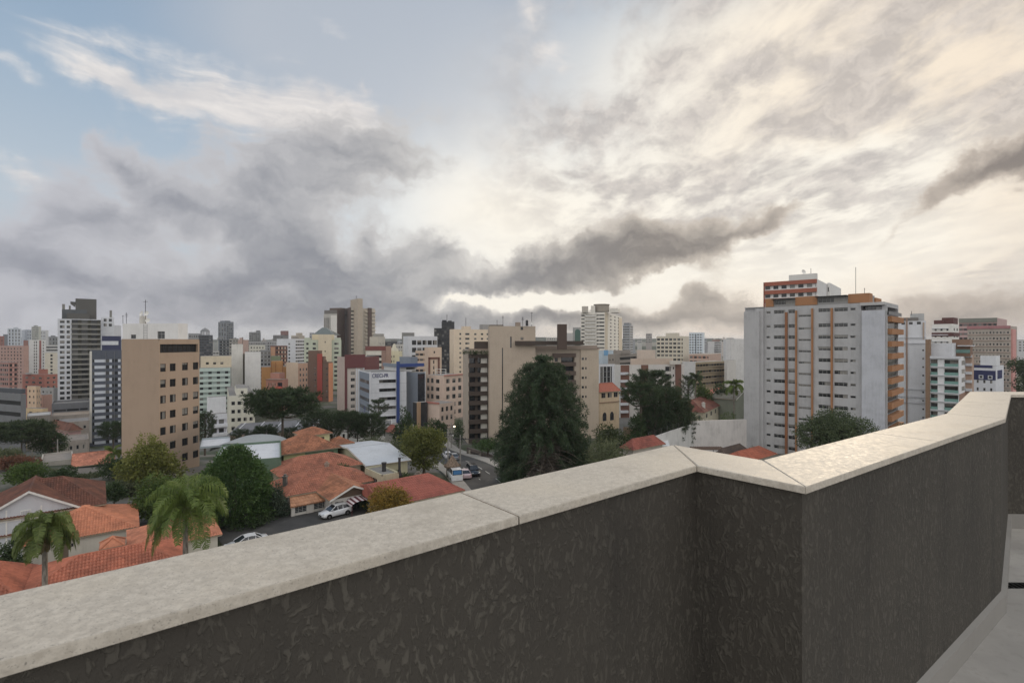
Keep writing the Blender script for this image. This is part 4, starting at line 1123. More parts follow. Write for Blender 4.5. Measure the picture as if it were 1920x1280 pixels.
tank(b, 268, 592, 606, 12, 10, OFFW); antenna(b, 272.7, 562, 606, 9, 1, .05); antenna(b, 237, 586, 607, 10, 3); antenna(b, 230.5, 591, 606, 10, 1)
dish(b, 266.5, 588, .55, 9); dish(b, 275.5, 588, .5, 9); dish(b, 277.5, 601, .45, 9)
# --- balcony tower far left
b = B('residential_tower', 'white tower with dark grey balcony front and slanted dark crown, tallest on the left', 'tower', 108, 190, None, 302, 4, 599, WHITE, depth=24)
b.grid('L', 1, 2.9, .4, 17, a=.045, b=.16, w=.9, h=.55, kind='dark'); b.grid('L', 1, 2.9, .4, 17, a=.19, b=.285, w=.8, h=.55, kind='dark')
dk = w_((132, 130, 122), .3)
b.ribbon('L', 2.9, .2, 17, h=.68, sill=.25, a=.31, b=.985, pitch=4.4, frac=.62, mull=(70, 68, 60), depth=.7)
b.floors('balcony_slab', 'L', .305, .99, 2.9, .2, 1.0, 1.0, dk, 17, sillz=-.25)
v = b.vol('wing', 190, 214, None, 595, 760, 10, WHITE, depth=16); v.grid('L', 2, 2.9, .6, 2, a=.1, b=.9, w=.6, h=.6, kind='dark')
cr = w_((88, 92, 96), .2); cr2 = w_((92, 90, 86), .2)
v = b.vol('crown', 116, 163, None, 581, None, 3, cr, depth=14); b.vol('crown', 125, 168, None, 588, None, 1, cr2, depth=3)
v2 = b.vol('crown', 141.5, 181, None, 561, None, 6, cr2, depth=12)
b.vol('chimney', 116.5, 121.5, None, 570, None, 5, dk, depth=2); b.vol('chimney', 129, 132.5, None, 573, None, 5, dk, depth=2); b.vol('chimney', 205.5, 210, None, 582, 596, 14, dk, depth=2)
s3 = MB(); q = [at(132, 565, 306), at(141, 572, 306), at(141, 576, 306), at(132, 570, 306)]
s3.face([p-b.base for p in q]); s3.face([p-b.base+Vector((0, 6, 0)) for p in q][::-1]); s3.face([q[0]-b.base, q[0]-b.base+Vector((0, 6, 0)), q[1]-b.base+Vector((0, 6, 0)), q[1]-b.base]); s3.build('canopy', cr2, b.root)
b.done()
# --- podium in front of it
b = B('garage_block', 'long flat grey podium at the foot of the white balcony tower', 'building', 97, 168, None, 262, 3, 756, w_((112, 113, 118), .3), depth=18, lip=.8); b.ribbon('L', 3.4, .8, 2, h=.3, a=.05, b=.95, pitch=5, frac=.9, mull=(95, 95, 100)); b.done()
# --- navy striped behind
b = B('apartment_block', 'navy and white striped block wedged behind the blue grey slab', 'building', 191, 227, None, 268, 3, 630, w_((58, 62, 96), .15), depth=14)
for k in range(4): b.slab('stripe', 'L', 0, .86, b.z1-4.6-5.5*k, b.z1-2.6-5.5*k, -.02, .12, WHITE)
for k in range(4):
    for c in (.25, .42, .68): b.win('L', b.wL*c, b.wL*c+1.4, b.z1-4.4-5.5*k+.2, b.z1-3.0-5.5*k, 'dark')
b.vol('penthouse', 214, 227, None, 610, None, 4, w_((190, 190, 194), .2), depth=8); b.done()
# --- blue-grey slab
b = B('apartment_slab', 'blue grey slab with white glazed bands, half hidden by the tan block', 'building', 168, 229, None, 236, 3, 659, w_((82, 88, 102), .25), lip=.6)
W = b.wL
for k in range(17):
    zt = b.z1-3.4-2.83*k
    for (a, c) in ((.085, .485), (.50, .74), (.77, .99)):
        b.open['L'].append((W*a, zt-1.35, W*c, zt, pane_mat((192, 196, 204), 7.0 if a < .3 else 2.1, .1 if a < .3 else .55), .12))
for c in (.492, .755): b.slab('pilaster', 'L', c-.006, c+.006, b.z0+4, b.z1, -.01, .3, w_((120, 122, 126), .2))
b.slab('edge_wall', 'L', .0, .07, b.z0+3, b.z1+.3, -.02, .3, OFFW); b.done()
# --- far left background
LASTB = []
def simple(name, label, cat, L, C, R_, Y, th, top, rgb, face='L', rib=None, grid=None, depth=14, lip=0.0, vols=(), dirt=.22, done=True, **k):
    b = B(name, label, cat, L, C, R_, Y, th, top, w_(rgb, dirt), depth=depth, lip=lip)
    for f, kw in (rib or {}).items(): b.ribbon(f, **kw)
    for f, kw in (grid or {}).items():
        for g in (kw if isinstance(kw, list) else [kw]): b.grid(f, **g)
    for (nm, l, c, r, t, dY, col, dp) in vols: b.vol(nm, l, c, r, t, None, dY, w_(col, .2) if col else None, depth=dp)
    LASTB.append(b); return b.done() if done else b
simple('apartment_tower', 'pale bluish tower with vertical stripes, leftmost of the far pair', 'tower', 14, 40, None, 980, 2, 616, (178, 184, 194), grid={'L': dict(cols=4, fh=6.2, to=2, n=6, h=.7, w=.4, kind='dark')}, vols=[('penthouse', 25, 34, None, 613.5, 4, None, 8)])
simple('apartment_tower', 'pale bluish tower beside its striped twin, with a slimmer grey side', 'tower', 40.5, 50, 59, 985, 42, 617.5, (168, 175, 188), grid={'R': dict(cols=2, fh=6.2, to=2, n=6, h=.7, w=.4, kind='dark')})
simple('apartment_tower', 'far tower with dark greenish top floors and white lower shaft', 'tower', 59, 73, 77, 860, 12, 612, (168, 170, 162), rib={'L': dict(fh=3.2, to=1, n=7, h=.5, a=.08, b=.92, pitch=3, frac=.8)}, vols=[('penthouse', 63, 71, None, 610, 4, (140, 142, 138), 8)])
simple('apartment_tower', 'slim pale grey tower right of the greenish topped one', 'tower', 76, 86, 91, 900, 15, 619, (182, 184, 188), grid={'L': dict(cols=3, fh=6, to=2, n=5, h=.6, w=.4, kind='dark')})
b = simple('apartment_tower', 'white tower with one brick red stripe and dark glazed strips', 'tower', 54.5, 86, None, 520, 3, 637, (205, 204, 202), done=False, depth=16)
b.slab('stripe', 'L', .6, .72, b.z0+1, b.z1-.6, -.02, .25, w_((150, 84, 74), .2)); b.grid('L', 2, 3.0, 1.2, 14, a=.25, b=.5, w=.5, h=.6, kind='dark'); b.grid('L', 1, 3.0, 1.2, 14, a=.8, b=.9, w=.6, h=.5, kind='dark'); b.done()
simple('apartment_block', 'large salmon pink block with a grid of small windows', 'building', -14, 45, 54, 470, 10, 648, (170, 132, 120), grid={'L': dict(cols=9, fh=3.1, to=1.2, n=11, h=.45, w=.4, kind='dark')}, vols=[('penthouse', 44, 53, None, 638, 4, (150, 104, 92), 5)])
simple('apartment_block', 'red brown block at the left edge behind the salmon block', 'building', -14, 8, None, 640, 3, 630, (150, 92, 78), depth=14, grid={'L': dict(cols=3, fh=3.1, to=1, n=5, h=.45, w=.4, kind='dark')})
simple('apartment_block', 'dark grey block peeping over the red brown block at the left edge', 'building', 6, 14.5, None, 760, 3, 626.5, (112, 116, 124), depth=14)
simple('apartment_block', 'brick pink block framed by pale gridded bands', 'building', -12, 17, 33, 330, 20, 679, (160, 114, 104), rib={'R': dict(fh=3, to=.7, n=12, h=.55, a=.08, b=.92, pitch=2.4, frac=.55, mull=(196, 150, 138)), 'L': dict(fh=3, to=.7, n=12, h=.5, pitch=2.2, frac=.7, mull=(160, 130, 124))})
b = simple('apartment_block', 'low red orange block with a square stair tower', 'building', 42, 84, 108, 350, 16, 702, (166, 98, 82), done=False, grid={'L': dict(cols=3, fh=3.1, to=1, n=3, h=.45, w=.45), 'R': dict(cols=2, fh=3.1, to=1, n=3, h=.45, w=.45)})
b.vol('stair_tower', 72, 84, 90, 692, None, 3); b.vol('roof_box', 48, 60, None, 699, None, 4, w_((170, 168, 164)), depth=5); b.done()
simple('apartment_block', 'striped white block just left of the balcony tower', 'building', 86, 110, None, 560, 3, 647, (196, 194, 190), rib={'L': dict(fh=3.2, to=.8, n=5, h=.5, a=.03, b=.97, pitch=60, frac=.98)})
simple('apartment_block', 'cream block under the striped white block, with one column of windows', 'building', 84, 110, None, 430, 3, 661, (206, 196, 176), grid={'L': dict(cols=1, fh=3, to=1, n=8, a=.38, b=.58, h=.6, w=.8, kind='dark')}, vols=[])
simple('apartment_tower', 'distant grey tower close against the left side of the balcony tower', 'tower', 91, 110, None, 840, 2, 631, (126, 128, 130), grid={'L': dict(cols=3, fh=6, to=2, n=4, h=.6, w=.5, kind='dark')}, vols=[('penthouse', 95, 104, None, 629, 4, (110, 112, 116), 8)])
simple('office_building', 'low dark grey office with two ribbon windows at the left edge', 'building', -40, 39, 49, 176, 22, 741, (112, 114, 118), rib={'L': dict(fh=3.9, to=.8, n=3, h=.38, a=.0, b=1, pitch=30, frac=.99, depth=.3)}, vols=[('roof_deck', -40, 40, 48, 729, 6, (74, 78, 86), 8)], lip=.3)
simple('apartment_block', 'small beige block of four storeys below the red orange block', 'building', 51, 68, 76, 262, 14, 724, (206, 172, 138), grid={'L': dict(cols=2, fh=3, to=1, n=3, h=.4, w=.35), 'R': dict(cols=2, fh=3, to=1, n=3, h=.4, w=.4)})
simple('house', 'pink house with two windows beside the small beige block', 'house', 64, 81, 98, 268, 30, 740, (192, 146, 128), grid={'L': dict(cols=2, fh=3, to=1, n=2, h=.45, w=.4)})
simple('house', 'grey flat roofed house in front of the red orange block', 'house', 76, 100, 108, 300, 12, 727, (150, 148, 146), grid={'L': dict(cols=3, fh=3, to=1, n=2, h=.4, w=.4)})
simple('house', 'low yellow house with two wide windows right of the dark grey office', 'house', 49, 80, 90, 214, 14, 766, (206, 176, 128), grid={'L': dict(cols=2, fh=3, to=.8, n=1, h=.5, w=.45)})
# --- behind the tan block, right
b = B('office_tower', 'dark office tower topped by a small domed pavilion', 'tower', 373, 399, None, 640, 2, 628, w_((64, 68, 76), .15), depth=18); b.ribbon('L', 3.3, 1, 14, h=.5, a=.02, b=.98, pitch=2.6, frac=.86, mull=(62, 66, 74))
mb = MB(); cc = at(384.5, 628, 648)-b.base
for k in range(8):
    a = 6.2832*k/8; mb.tube([cc+Vector((4.6*math.cos(a), 4.6*math.sin(a), -.3)), cc+Vector((4.6*math.cos(a), 4.6*math.sin(a), 4.6))], .45, 5)
mb.lathe([(5.4, 4.4), (5.4, 5.2), (4.6, 5.4), (3.6, 7.2), (1.6, 8.2), (.5, 8.6), (.3, 9.8), (0.001, 10)], 16, 0, tuple(cc)); mb.build('dome', w_((120, 122, 124), .2), b.root); b.done()
simple('office_block', 'grey block left of the domed office tower', 'building', 353, 376, None, 720, 2, 625, (138, 138, 140), depth=18, grid={'L': dict(cols=5, fh=5, to=2, n=3, h=.5, w=.5, kind='dark')})
b = simple('apartment_block', 'pale block with a magenta band, against the penthouse of the tan block', 'building', 334, 351, None, 560, 2, 618, (186, 186, 190), depth=14, rib={'L': dict(fh=3.2, to=1, n=3, h=.4, pitch=3, frac=.7)}, done=False)
b.slab('magenta_band', 'L', 0, 1, EYE+1, EYE+6, -.02, .3, w_((158, 62, 84), .1)); b.done()
b = simple('apartment_block', 'white block between the domed tower and the grey twin peaked tower', 'building', 399, 420, None, 600, 2, 658, (186, 184, 180), depth=14, rib={'L': dict(fh=3.1, to=1, n=6, h=.45, pitch=3, frac=.7)})
b = B('office_tower', 'grey tower of two flat shafts, tallest on the skyline left of centre', 'tower', 409, 425, 438, 800, 30, 603, w_((112, 117, 124), .15)); b.ribbon('R', 3.4, 3, 14, h=.5, pitch=3, frac=.8, mull=(116, 120, 126)); b.grid('L', 3, 7, 3, 6, h=.8, w=.4, kind='dark'); b.vol('core', 413, 424, 432, 601, None, 6, w_((104, 109, 118), .15)); b.done()
simple('office_block', 'dark glazed block beneath the grey two shaft tower', 'building', 411, 436, None, 560, 2, 637, (84, 88, 92), depth=14, rib={'L': dict(fh=3.2, to=.8, n=10, h=.5, pitch=3.2, frac=.75, mull=(150, 150, 148))})
simple('apartment_block', 'brownish grey block behind the blank cream tower', 'building', 430, 446, None, 520, 2, 634.5, (142, 138, 130), depth=14, rib={'L': dict(fh=3.1, to=1, n=6, h=.4, pitch=3, frac=.6)})
simple('apartment_block', 'small pinkish block with a mast, far behind the blank cream tower', 'building', 446, 466, None, 640, 2, 637, (178, 146, 132), depth=14, vols=[('penthouse', 449, 456, None, 633, 4, None, 7)])
simple('office_tower', 'grey stepped tower standing alone on the skyline left of centre', 'tower', 467, 489, None, 880, 2, 622.5, (122, 124, 126), depth=20, rib={'L': dict(fh=3.6, to=2, n=7, h=.5, pitch=3, frac=.75)}, vols=[('penthouse', 480, 488, None, 619.5, 4, (110, 110, 112), 8)])
simple('apartment_block', 'pale block in the gap under the grey stepped tower', 'building', 464, 500, None, 700, 2, 640.5, (160, 160, 160), depth=16, rib={'L': dict(fh=3.3, to=1, n=4, h=.45, pitch=3, frac=.7)})
simple('office_tower', 'grey tower with a reddish box on top, left of the white windowed block', 'tower', 512, 530, 541, 780, 20, 628, (116, 114, 116), rib={'L': dict(fh=3.4, to=2, n=5, h=.5, pitch=3, frac=.75)}, vols=[('penthouse', 526, 536, 541, 620, 4, (128, 92, 88), 8)])
simple('apartment_block', 'grey white block in the haze left of the tower with the reddish box', 'building', 496, 519, None, 720, 2, 639.5, (156, 156, 158), depth=16, grid={'L': dict(cols=5, fh=4, to=1, n=3, h=.5, w=.5, kind='dark')})
simple('apartment_block', 'cream block whose penthouse rises behind the white windowed block', 'building', 546, 560, 571, 660, 30, 629, (172, 160, 142), rib={'L': dict(fh=3.2, to=1, n=5, h=.4, pitch=3, frac=.6)}, vols=[('penthouse', 555, 561, 567, 624, 4, None, 8)])
b = B('apartment_block', 'white block with one column of windows and a balconied side', 'building', 519, 554, 571, 480, 14, 635, WHITE); b.grid('L', 1, 3.3, 3.4, 12, a=.62, b=.72, w=.9, h=.5, kind='dark'); b.ribbon('R', 3.1, 1, 14, h=.45, a=.02, b=.98, pitch=3.4, frac=.75); b.done()
simple('apartment_block', 'cream block with two rows of windows above the mustard block', 'building', 467, 497, None, 470, 2, 647, (200, 196, 180), depth=14, grid={'L': dict(cols=5, fh=3.4, to=.6, n=5, h=.45, w=.45)})
b = B('apartment_block', 'dark red block with arcaded top floors', 'building', 507, 517, 539, 400, 50, 648, w_((122, 80, 66), .2)); b.ribbon('R', 3.2, .5, 9, h=.55, pitch=2.4, frac=.6, mull=(196, 168, 150)); b.slab('pilaster', 'L', .1, .9, b.z0, b.z1-1, -.02, .2, w_((190, 136, 96), .2)); b.done()
simple('apartment_block', 'grey block of small balconies left of the mustard block', 'building', 488, 509, None, 410, 2, 656, (132, 134, 136), depth=14, rib={'L': dict(fh=3, to=1, n=9, h=.5, pitch=2.6, frac=.65, mull=(150, 152, 152))})
b = B('apartment_block', 'pale mint green block with long spandrel bands, right of the tan block', 'building', 374, 432, None, 236, 3, 689, w_((176, 194, 186), .2), depth=14)
b.ribbon('L', 2.36, .6, 18, h=.48, sill=.12, a=.01, b=.985, pitch=3.3, frac=.4, mull=(140, 152, 148), depth=.3)
v = b.vol('penthouse', 376, 434, None, 667, None, 5, CREAM, depth=9); v.grid('L', 3, 3.5, 1.4, 1, a=.1, b=.8, w=.4, h=.3, kind='dark'); b.done()
b = B('residential_tower', 'blank cream white tower with a deep vertical groove', 'tower', 434, 455.5, None, 260, 3, 645, w_((206, 202, 194), .24), depth=16)
v = b.vol('wing', 459, 489, None, 659.5, 830, -2, w_((210, 208, 206), .2), depth=16); b.vol('groove_wall', 449, 460, None, 663, 830, 6, w_((158, 146, 126), .25), depth=10)
b.vol('penthouse', 438, 452, None, 645, None, 3, depth=6)
for c in (.22, .5, .78): b.slab('rib', 'L', c-.012, c+.012, b.z0, b.z1-12, -.01, .25, OFFW)
antenna(b, 455, 632, 646, 6, 1); b.done()
b = B('apartment_block', 'mustard yellow block with a raised core and greenish cap', 'building', 490, 547, None, 300, 3, 687, w_((184, 128, 58), .2), depth=16); b.vol('core', 509, 530, None, 676, None, -1, depth=6); v = b.vol('roof_box', 508, 526, None, 667, None, 4, w_((118, 128, 96), .2), depth=5)
for c in (509, 517, 530): 
    u = b.u('L', c); b.slab('pilaster', 'L', u-.3, u+.3, b.z0+8, b.z1+2.6, .05, .5, w_((160, 104, 44), .2), frac=False)
b.done()
b = B('apartment_block', 'small brick pink block with balconies in front of the mustard block', 'building', 499, 530, 540, 250, 12, 711, w_((176, 116, 96), .2)); b.grid('L', 4, 3.1, 1.2, 4, a=.1, b=.6, w=.45, h=.5); b.balconies('L', .66, .98, 3.1, 1.2, w_((188, 70, 48), .1), 4); b.floors('cornice', 'L', -.01, 1.01, 3.3, -2.9, .4, .6, w_((150, 110, 92)), 1); b.vol('penthouse', 507, 524, 534, 699, None, 3); b.done()
b = B('apartment_block', 'salmon block with a plain cream side, left of the brown tower', 'building', 537, 559, 584, 290, 34, 681, w_((196, 152, 124), .22)); b.grid('R', 3, 3.05, 2.2, 16, a=.05, b=.75, w=.42, h=.5); b.slab('pilaster', 'R', .8, 1.0, b.z0, b.z1, -.02, .2, w_((190, 112, 72), .2)); b.slab('plain_wall', 'L', 0, 1, b.z0, b.z1+.4, -.02, .15, w_((208, 182, 156), .2)); b.done()
b = B('residential_tower', 'dark brown tower with a bright red vertical stripe and orange edge', 'tower', 577, 616, 623.5, 272, 8, 680, w_((112, 84, 70), .2), lip=.4)
b.vol('core', 578, 601, 604, 657, None, 2); b.vol('core', 596, 607, 611, 668, None, 1)
u0, u1 = b.u('L', 595.5), b.u('L', 604.5); b.slab('red_stripe', 'L', u0, u1, b.z0, b.z1+4.8, -.02, .45, w_((164, 56, 44), .15), frac=False)
b.slab('orange_edge', 'R', .0, 1.0, b.z0, b.z1-.2, -.02, .3, w_((204, 128, 80), .15)); b.slab('cap', 'L', .74, .9, b.z1-.1, b.z1+1.6, -.3, .3, w_((112, 84, 70), .2))
b.grid('L', 1, 3.05, 1.5, 20, a=.86, b=.97, w=.5, h=.35); b.grid('L', 1, 3.05, 1.5, 20, a=.28, b=.42, w=.4, h=.35); b.done()
b = B('residential_tower', 'cream and pale green tower under a glazed pyramid roof', 'tower', 570, 640, None, 345, 4, 637, w_((182, 190, 168), .2), depth=18)
b.slab('core_wall', 'L', .38, .74, b.z0+4, b.z1+3.6, -.02, 1.6, w_((206, 190, 160), .2))
b.grid('L', 1, 3.05, 1.2, 21, a=.04, b=.14, w=.6, h=.45, kind='dark'); b.grid('L', 1, 3.05, 1.2, 21, a=.2, b=.34, w=.6, h=.45, kind='dark'); b.grid('L', 1, 3.05, 1.2, 21, a=.78, b=.95, w=.7, h=.45, kind='dark')
for k in range(12): b.slab('window', 'L', .55, .575, b.z1-2-3.05*2*k, b.z1-1-3.05*2*k, 1.5, 1.64, DARKGLASS)
v = b.vol('drum', 585, 627, None, 627, None, 4, w_((214, 198, 160), .2), depth=13)
mb = MB(); q = [at(585, 628, 350), at(627, 628, 350), at(627, 628, 350)+Vector((0, 13, 0)), at(585, 628, 350)+Vector((0, 13, 0))]; ap = [at(604, 614, 357), at(612, 614, 357)]
q = [p-b.base for p in q]; ap = [p-b.base for p in ap]
mb.face([q[0], q[1], ap[1], ap[0]]); mb.face([q[1], q[2], ap[1]]); mb.face([q[2], q[3], ap[0], ap[1]]); mb.face([q[3], q[0], ap[0]]); mb.build('glass_roof', plain('roof_glass', (104, 110, 108), .25), b.root)
for (l, r) in ((571, 583), (628, 639)): b.vol('roof_box', l, r, None, 633, None, 3, depth=6)
b.done()
b = B('residential_tower', 'tall brown and beige landmark tower with striped balconies and a beige stair shaft', 'tower', 645, 658, 703, 420, 62, 577, w_((186, 176, 160), .2))
br = w_((98, 82, 76), .2)
b.ribbon('R', 3.1, .6, 17, h=.42, sill=.1, a=.0, b=.31, pitch=40, frac=.99, depth=.5); b.ribbon('R', 3.1, .6, 17, h=.42, sill=.1, a=.58, b=1.0, pitch=40, frac=.99, depth=.5)
b.slab('stair_shaft', 'R', -.02, .0, b.z0, b.z1, -.02, .2, br)
b.slab('side_wall', 'L', .0, 1.0, b.z0, b.z1+.6, -.02, .4, br)
sh = b.vol('stair_shaft', 657, 671, 680, 559.5, 700, -7, w_((176, 160, 140), .18), th=55)
b.slab('stair_shaft', 'R', .69, .85, b.z0+6, b.z1+.3, -.02, 1.4, br)
b.floors('balcony', 'R', .86, 1.02, 3.1, .2, 1.2, 1.2, w_((196, 184, 166), .2), 17); b.floors('balcony', 'R', .58, .68, 3.1, .2, 1.2, 1.2, w_((196, 184, 166), .2), 17)
wv = b.vol('wing', 607, 632, 646, 588, 700, 4, w_((172, 168, 162), .2), th=20); wv.grid('L', 5, 40, 1.2, 1, a=.02, b=.52, w=.5, h=.9, sill=.05, kind='dark'); wv.slab('shaft', 'R', 0, 1, wv.z0, wv.z1+4.5, -.02, .3, br)
wv.slab('plain_wall', 'L', .55, 1, wv.z0, wv.z1-1.5, -.02, .3, w_((206, 202, 196), .2))
b.vol('crown', 608, 634, 650, 581, 590, 6, w_((110, 106, 102), .2), th=20); b.vol('crown', 618, 640, 648, 577, 583, 9, br, th=20)
antenna(b, 668, 554, 560, 2, 0); b.done()
simple('apartment_block', 'beige blank block right beside the striped landmark tower', 'building', 693, 709, 722, 360, 30, 632, (186, 178, 164), lip=.3, vols=[('penthouse', 700, 712, 720, 625.5, 4, (150, 146, 138), 6)], grid={'R': dict(cols=2, fh=4, to=2, n=2, h=.2, w=.2, kind='dark')})
b = B('apartment_block', 'cream balconied block with a maroon roof band and brown corner', 'building', 686, 723, 733, 310, 12, 650, w_((212, 206, 192), .2)); b.ribbon('L', 3.3, 3.6, 12, h=.5, sill=.05, a=.02, b=.92, pitch=12, frac=.9, depth=.6, mull=(170, 150, 138)); b.slab('roof_band', 'L', -.01, 1.0, b.z1-2.2, b.z1+.4, -.02, .4, w_((124, 66, 60), .15)); b.slab('corner_wall', 'L', .8, 1.0, b.z0, b.z1-2.4, -.02, .25, w_((150, 118, 104), .2)); b.slab('corner_wall', 'R', 0, 1.0, b.z0, b.z1+.4, -.02, .25, w_((150, 118, 104), .2)); b.done()
b = B('apartment_block', 'block with a dark maroon crown and two white window columns', 'building', 633, 647, 683, 232, 55, 671, w_((192, 180, 170), .2))
mar = w_((108, 56, 58), .15)
b.slab('crown', 'R', -.02, 1.03, b.z1-4.6, b.z1+1.5, -.02, .6, mar); b.slab('edge', 'R', -.02, .1, b.z0, b.z1-4.6, -.02, .4, mar); b.slab('side_wall', 'L', 0, 1, b.z0, b.z1+.5, -.02, .2, w_((176, 156, 146), .2))
b.grid('R', 1, 3.0, 5.6, 11, a=.22, b=.58, w=.62, h=.5); b.grid('R', 1, 3.0, 5.6, 11, a=.6, b=.97, w=.68, h=.5); b.slab('pilaster', 'R', .555, .61, b.z0, b.z1-4.6, -.02, .5, WHITE); b.slab('pilaster', 'R', .935, .99, b.z0, b.z1-4.6, -.02, .5, WHITE)
v = b.vol('crown', 646, 676, 711, 669, 698, 16, mar, th=20); b.done()
b = B('apartment_block', 'cream ornamental block with a curved gable left of the white office block', 'building', 730, 748, 754, 330, 14, 658, w_((212, 204, 168), .2)); b.grid('L', 2, 3.2, 2, 7, a=.1, b=.6, w=.4, h=.45); 
mb = MB(); cx = [b.pt('L', b.wL*u, b.z1+dz) for u, dz in ((.05, 0), (.95, 0), (.9, 1.2), (.7, 2.4), (.62, 4.2), (.5, 4.8), (.38, 4.2), (.3, 2.4), (.1, 1.2))]
mb.face(cx); mb.face([p+Vector((0, .8, 0)) for p in cx][::-1]); mb.build('gable', w_((214, 208, 186), .2), b.root); b.done()
simple('office_block', 'low dark block behind the curved gable', 'building', 721, 745, None, 520, 2, 640, (84, 84, 88), depth=14, rib={'L': dict(fh=3.2, to=1, n=4, h=.45, pitch=3, frac=.7, mull=(90, 90, 94))}, vols=[('penthouse', 733, 744, None, 635.5, 4, (130, 130, 130), 6)])
simple('apartment_block', 'pale stepped block between the curved gable and the white office block', 'building', 741, 756, None, 420, 2, 645, (182, 178, 172), depth=14, grid={'L': dict(cols=3, fh=3.2, to=1, n=7, h=.45, w=.45)})
simple('office_block', 'plain grey block rising behind the white office block', 'building', 753.5, 777, None, 620, 2, 623.5, (128, 126, 122), depth=16)
b = B('office_building', 'white office block with large dark windows in a white frame', 'building', 756, 766, 820, 350, 60, 632, WHITE, lip=.7)
b.grid('R', 5, 5.1, 1.2, 7, a=.1, b=1.0, w=.82, h=.62, sill=.2, kind='darkwide'); b.done()
# --- CRECI building: white sweeping front, blue fin, grey flank, black glass end
b = B('office_building', 'white and grey office with blue lettering and a tall blue fin, beyond the pines', 'office building', 673.5, 694, 762, 196, 62, 698, WHITE)
gy = w_((118, 128, 142), .15); blue = w_((36, 66, 134), .1)
b.slab('grey_panel', 'L', .05, 1.0, b.z0, b.z1-.5, -.03, .12, gy)
b.slab('edge_fin', 'L', -.02, .05, b.z0, b.z1+.3, -.1, .5, WHITE); b.slab('edge_fin', 'R', -.02, .015, b.z0, b.z1+.3, -.1, .4, WHITE)
for k, py in enumerate((711, 727, 743.5, 760)):
    for (pa, pb, f) in ((675.5, 692.5, 'L'),):
        u0, u1 = b.u('L', pa), b.u('L', pb); o, d, w, n = b.faces['L']; Ym = (o+d*((u0+u1)/2)).y; z1 = EYE-(py-640)/F*Ym
        b.slab('window_band', 'L', u0, u1, z1-1.3, z1, .1, .17, pane_mat((104, 114, 128), 2.2, .75), frac=False)
    if k == 3: continue
for k, py in enumerate((712, 728.5, 745, 762, 781)):
    u0, u1 = b.u('R', 711), b.u('R', 742.5); o, d, w, n = b.faces['R']; z1 = EYE-(py-640)/F*(o+d*u0).y
    b.open['R'].append((u0, z1-1.25, u1, z1, pane_mat((60, 62, 66), 1.7, .86), .35))
    b.slab('eyebrow', 'R', u0-.3, u1+.1, z1+.05, z1+.3, -.02, .35, WHITE, frac=False)
u0, u1 = b.u('R', 743.2), b.u('R', 748.5); b.slab('blue_fin', 'R', u0, u1, b.z0, b.z1+4.0, -.05, .8, blue, frac=False)
for py in (719, 735, 752, 770):
    z = EYE-(py-640)/F*200; b.slab('panel_joint', 'R', .02, 1, z, z+.06, -.02, .015, gy)
fl = b.vol('flank', 762, 783, 797, 698, 800, 8, gy, th=38); fl.slab('black_glazing', 'R', .03, .94, fl.z0, fl.z1-.6, -.02, .14, DARKGLASS); fl.slab('edge_fin', 'R', .94, 1.0, fl.z0, fl.z1+.2, -.02, .4, WHITE)
pn = b.vol('penthouse', 720, 746, 780, 687, None, 9, w_((196, 196, 196), .2), th=50); pn.slab('fascia', 'R', -.02, 1.35, pn.z1-.2, pn.z1+1.1, -.2, 1.6, blue); pn.slab('fascia', 'L', 0, 1, pn.z1-.2, pn.z1+1.1, -.02, .6, gy)
pn.win('R', pn.wR*.45, pn.wR*.95, pn.z0+.5, pn.z1-.5, 'darkwide')
b.vol('plant_room', 749, 770, 783, 669, 690, 16, gy, th=38)
b.done()
# lettering on the parapet of the white front
def text3d(txt, size, depth=.03, bold=.03):
    cu = bpy.data.curves.new('lettering', 'FONT'); cu.body = txt; cu.size = size; cu.extrude = depth; cu.offset = bold*size
    o = bpy.data.objects.new('tmp', cu); dg = bpy.context.evaluated_depsgraph_get(); COL.objects.link(o); dg.update()
    me = bpy.data.meshes.new_from_object(o.evaluated_get(dg)); bpy.data.objects.remove(o); return me
me = text3d('CRECI-PR', 1.9, .03, .008); me.materials.clear(); me.materials.append(plain('sign_blue', (22, 30, 92), .5))
xs = [v.co.x for v in me.vertices]; wtxt = max(xs)-min(xs)
u0, u1 = b.u('R', 697.5), b.u('R', 728); o = link('lettering', me, b.root, b.pt('R', u0, EYE-(706.8-640)/F*200, .06)); dd = b.faces['R'][1]
o.rotation_euler = (R(90), 0, math.atan2(dd.y, dd.x)); k = (u1-u0)/wtxt; o.scale = (k, 1.12, 1)
# small blue emblem low on the grey panel: three pointed leaves over a base
mb = MB(); u = b.u('L', 684.5); zc = EYE-(772-640)/F*200
for a in (-38, 0, 38):
    def P(r, t): return b.pt('L', u+r*math.sin(R(a+t)), zc+r*math.cos(R(a+t)), .2)
    mb.face([P(.2, 0), P(1.1, 20), P(2.0, 0), P(1.1, -20)][::-1])
mb.face([b.pt('L', u-.6, zc-.5, .2), b.pt('L', u+.6, zc-.5, .2), b.pt('L', u+.3, zc+.1, .2), b.pt('L', u-.3, zc+.1, .2)]); mb.build('emblem', plain('sign_blue', (34, 44, 110), .5), b.root)
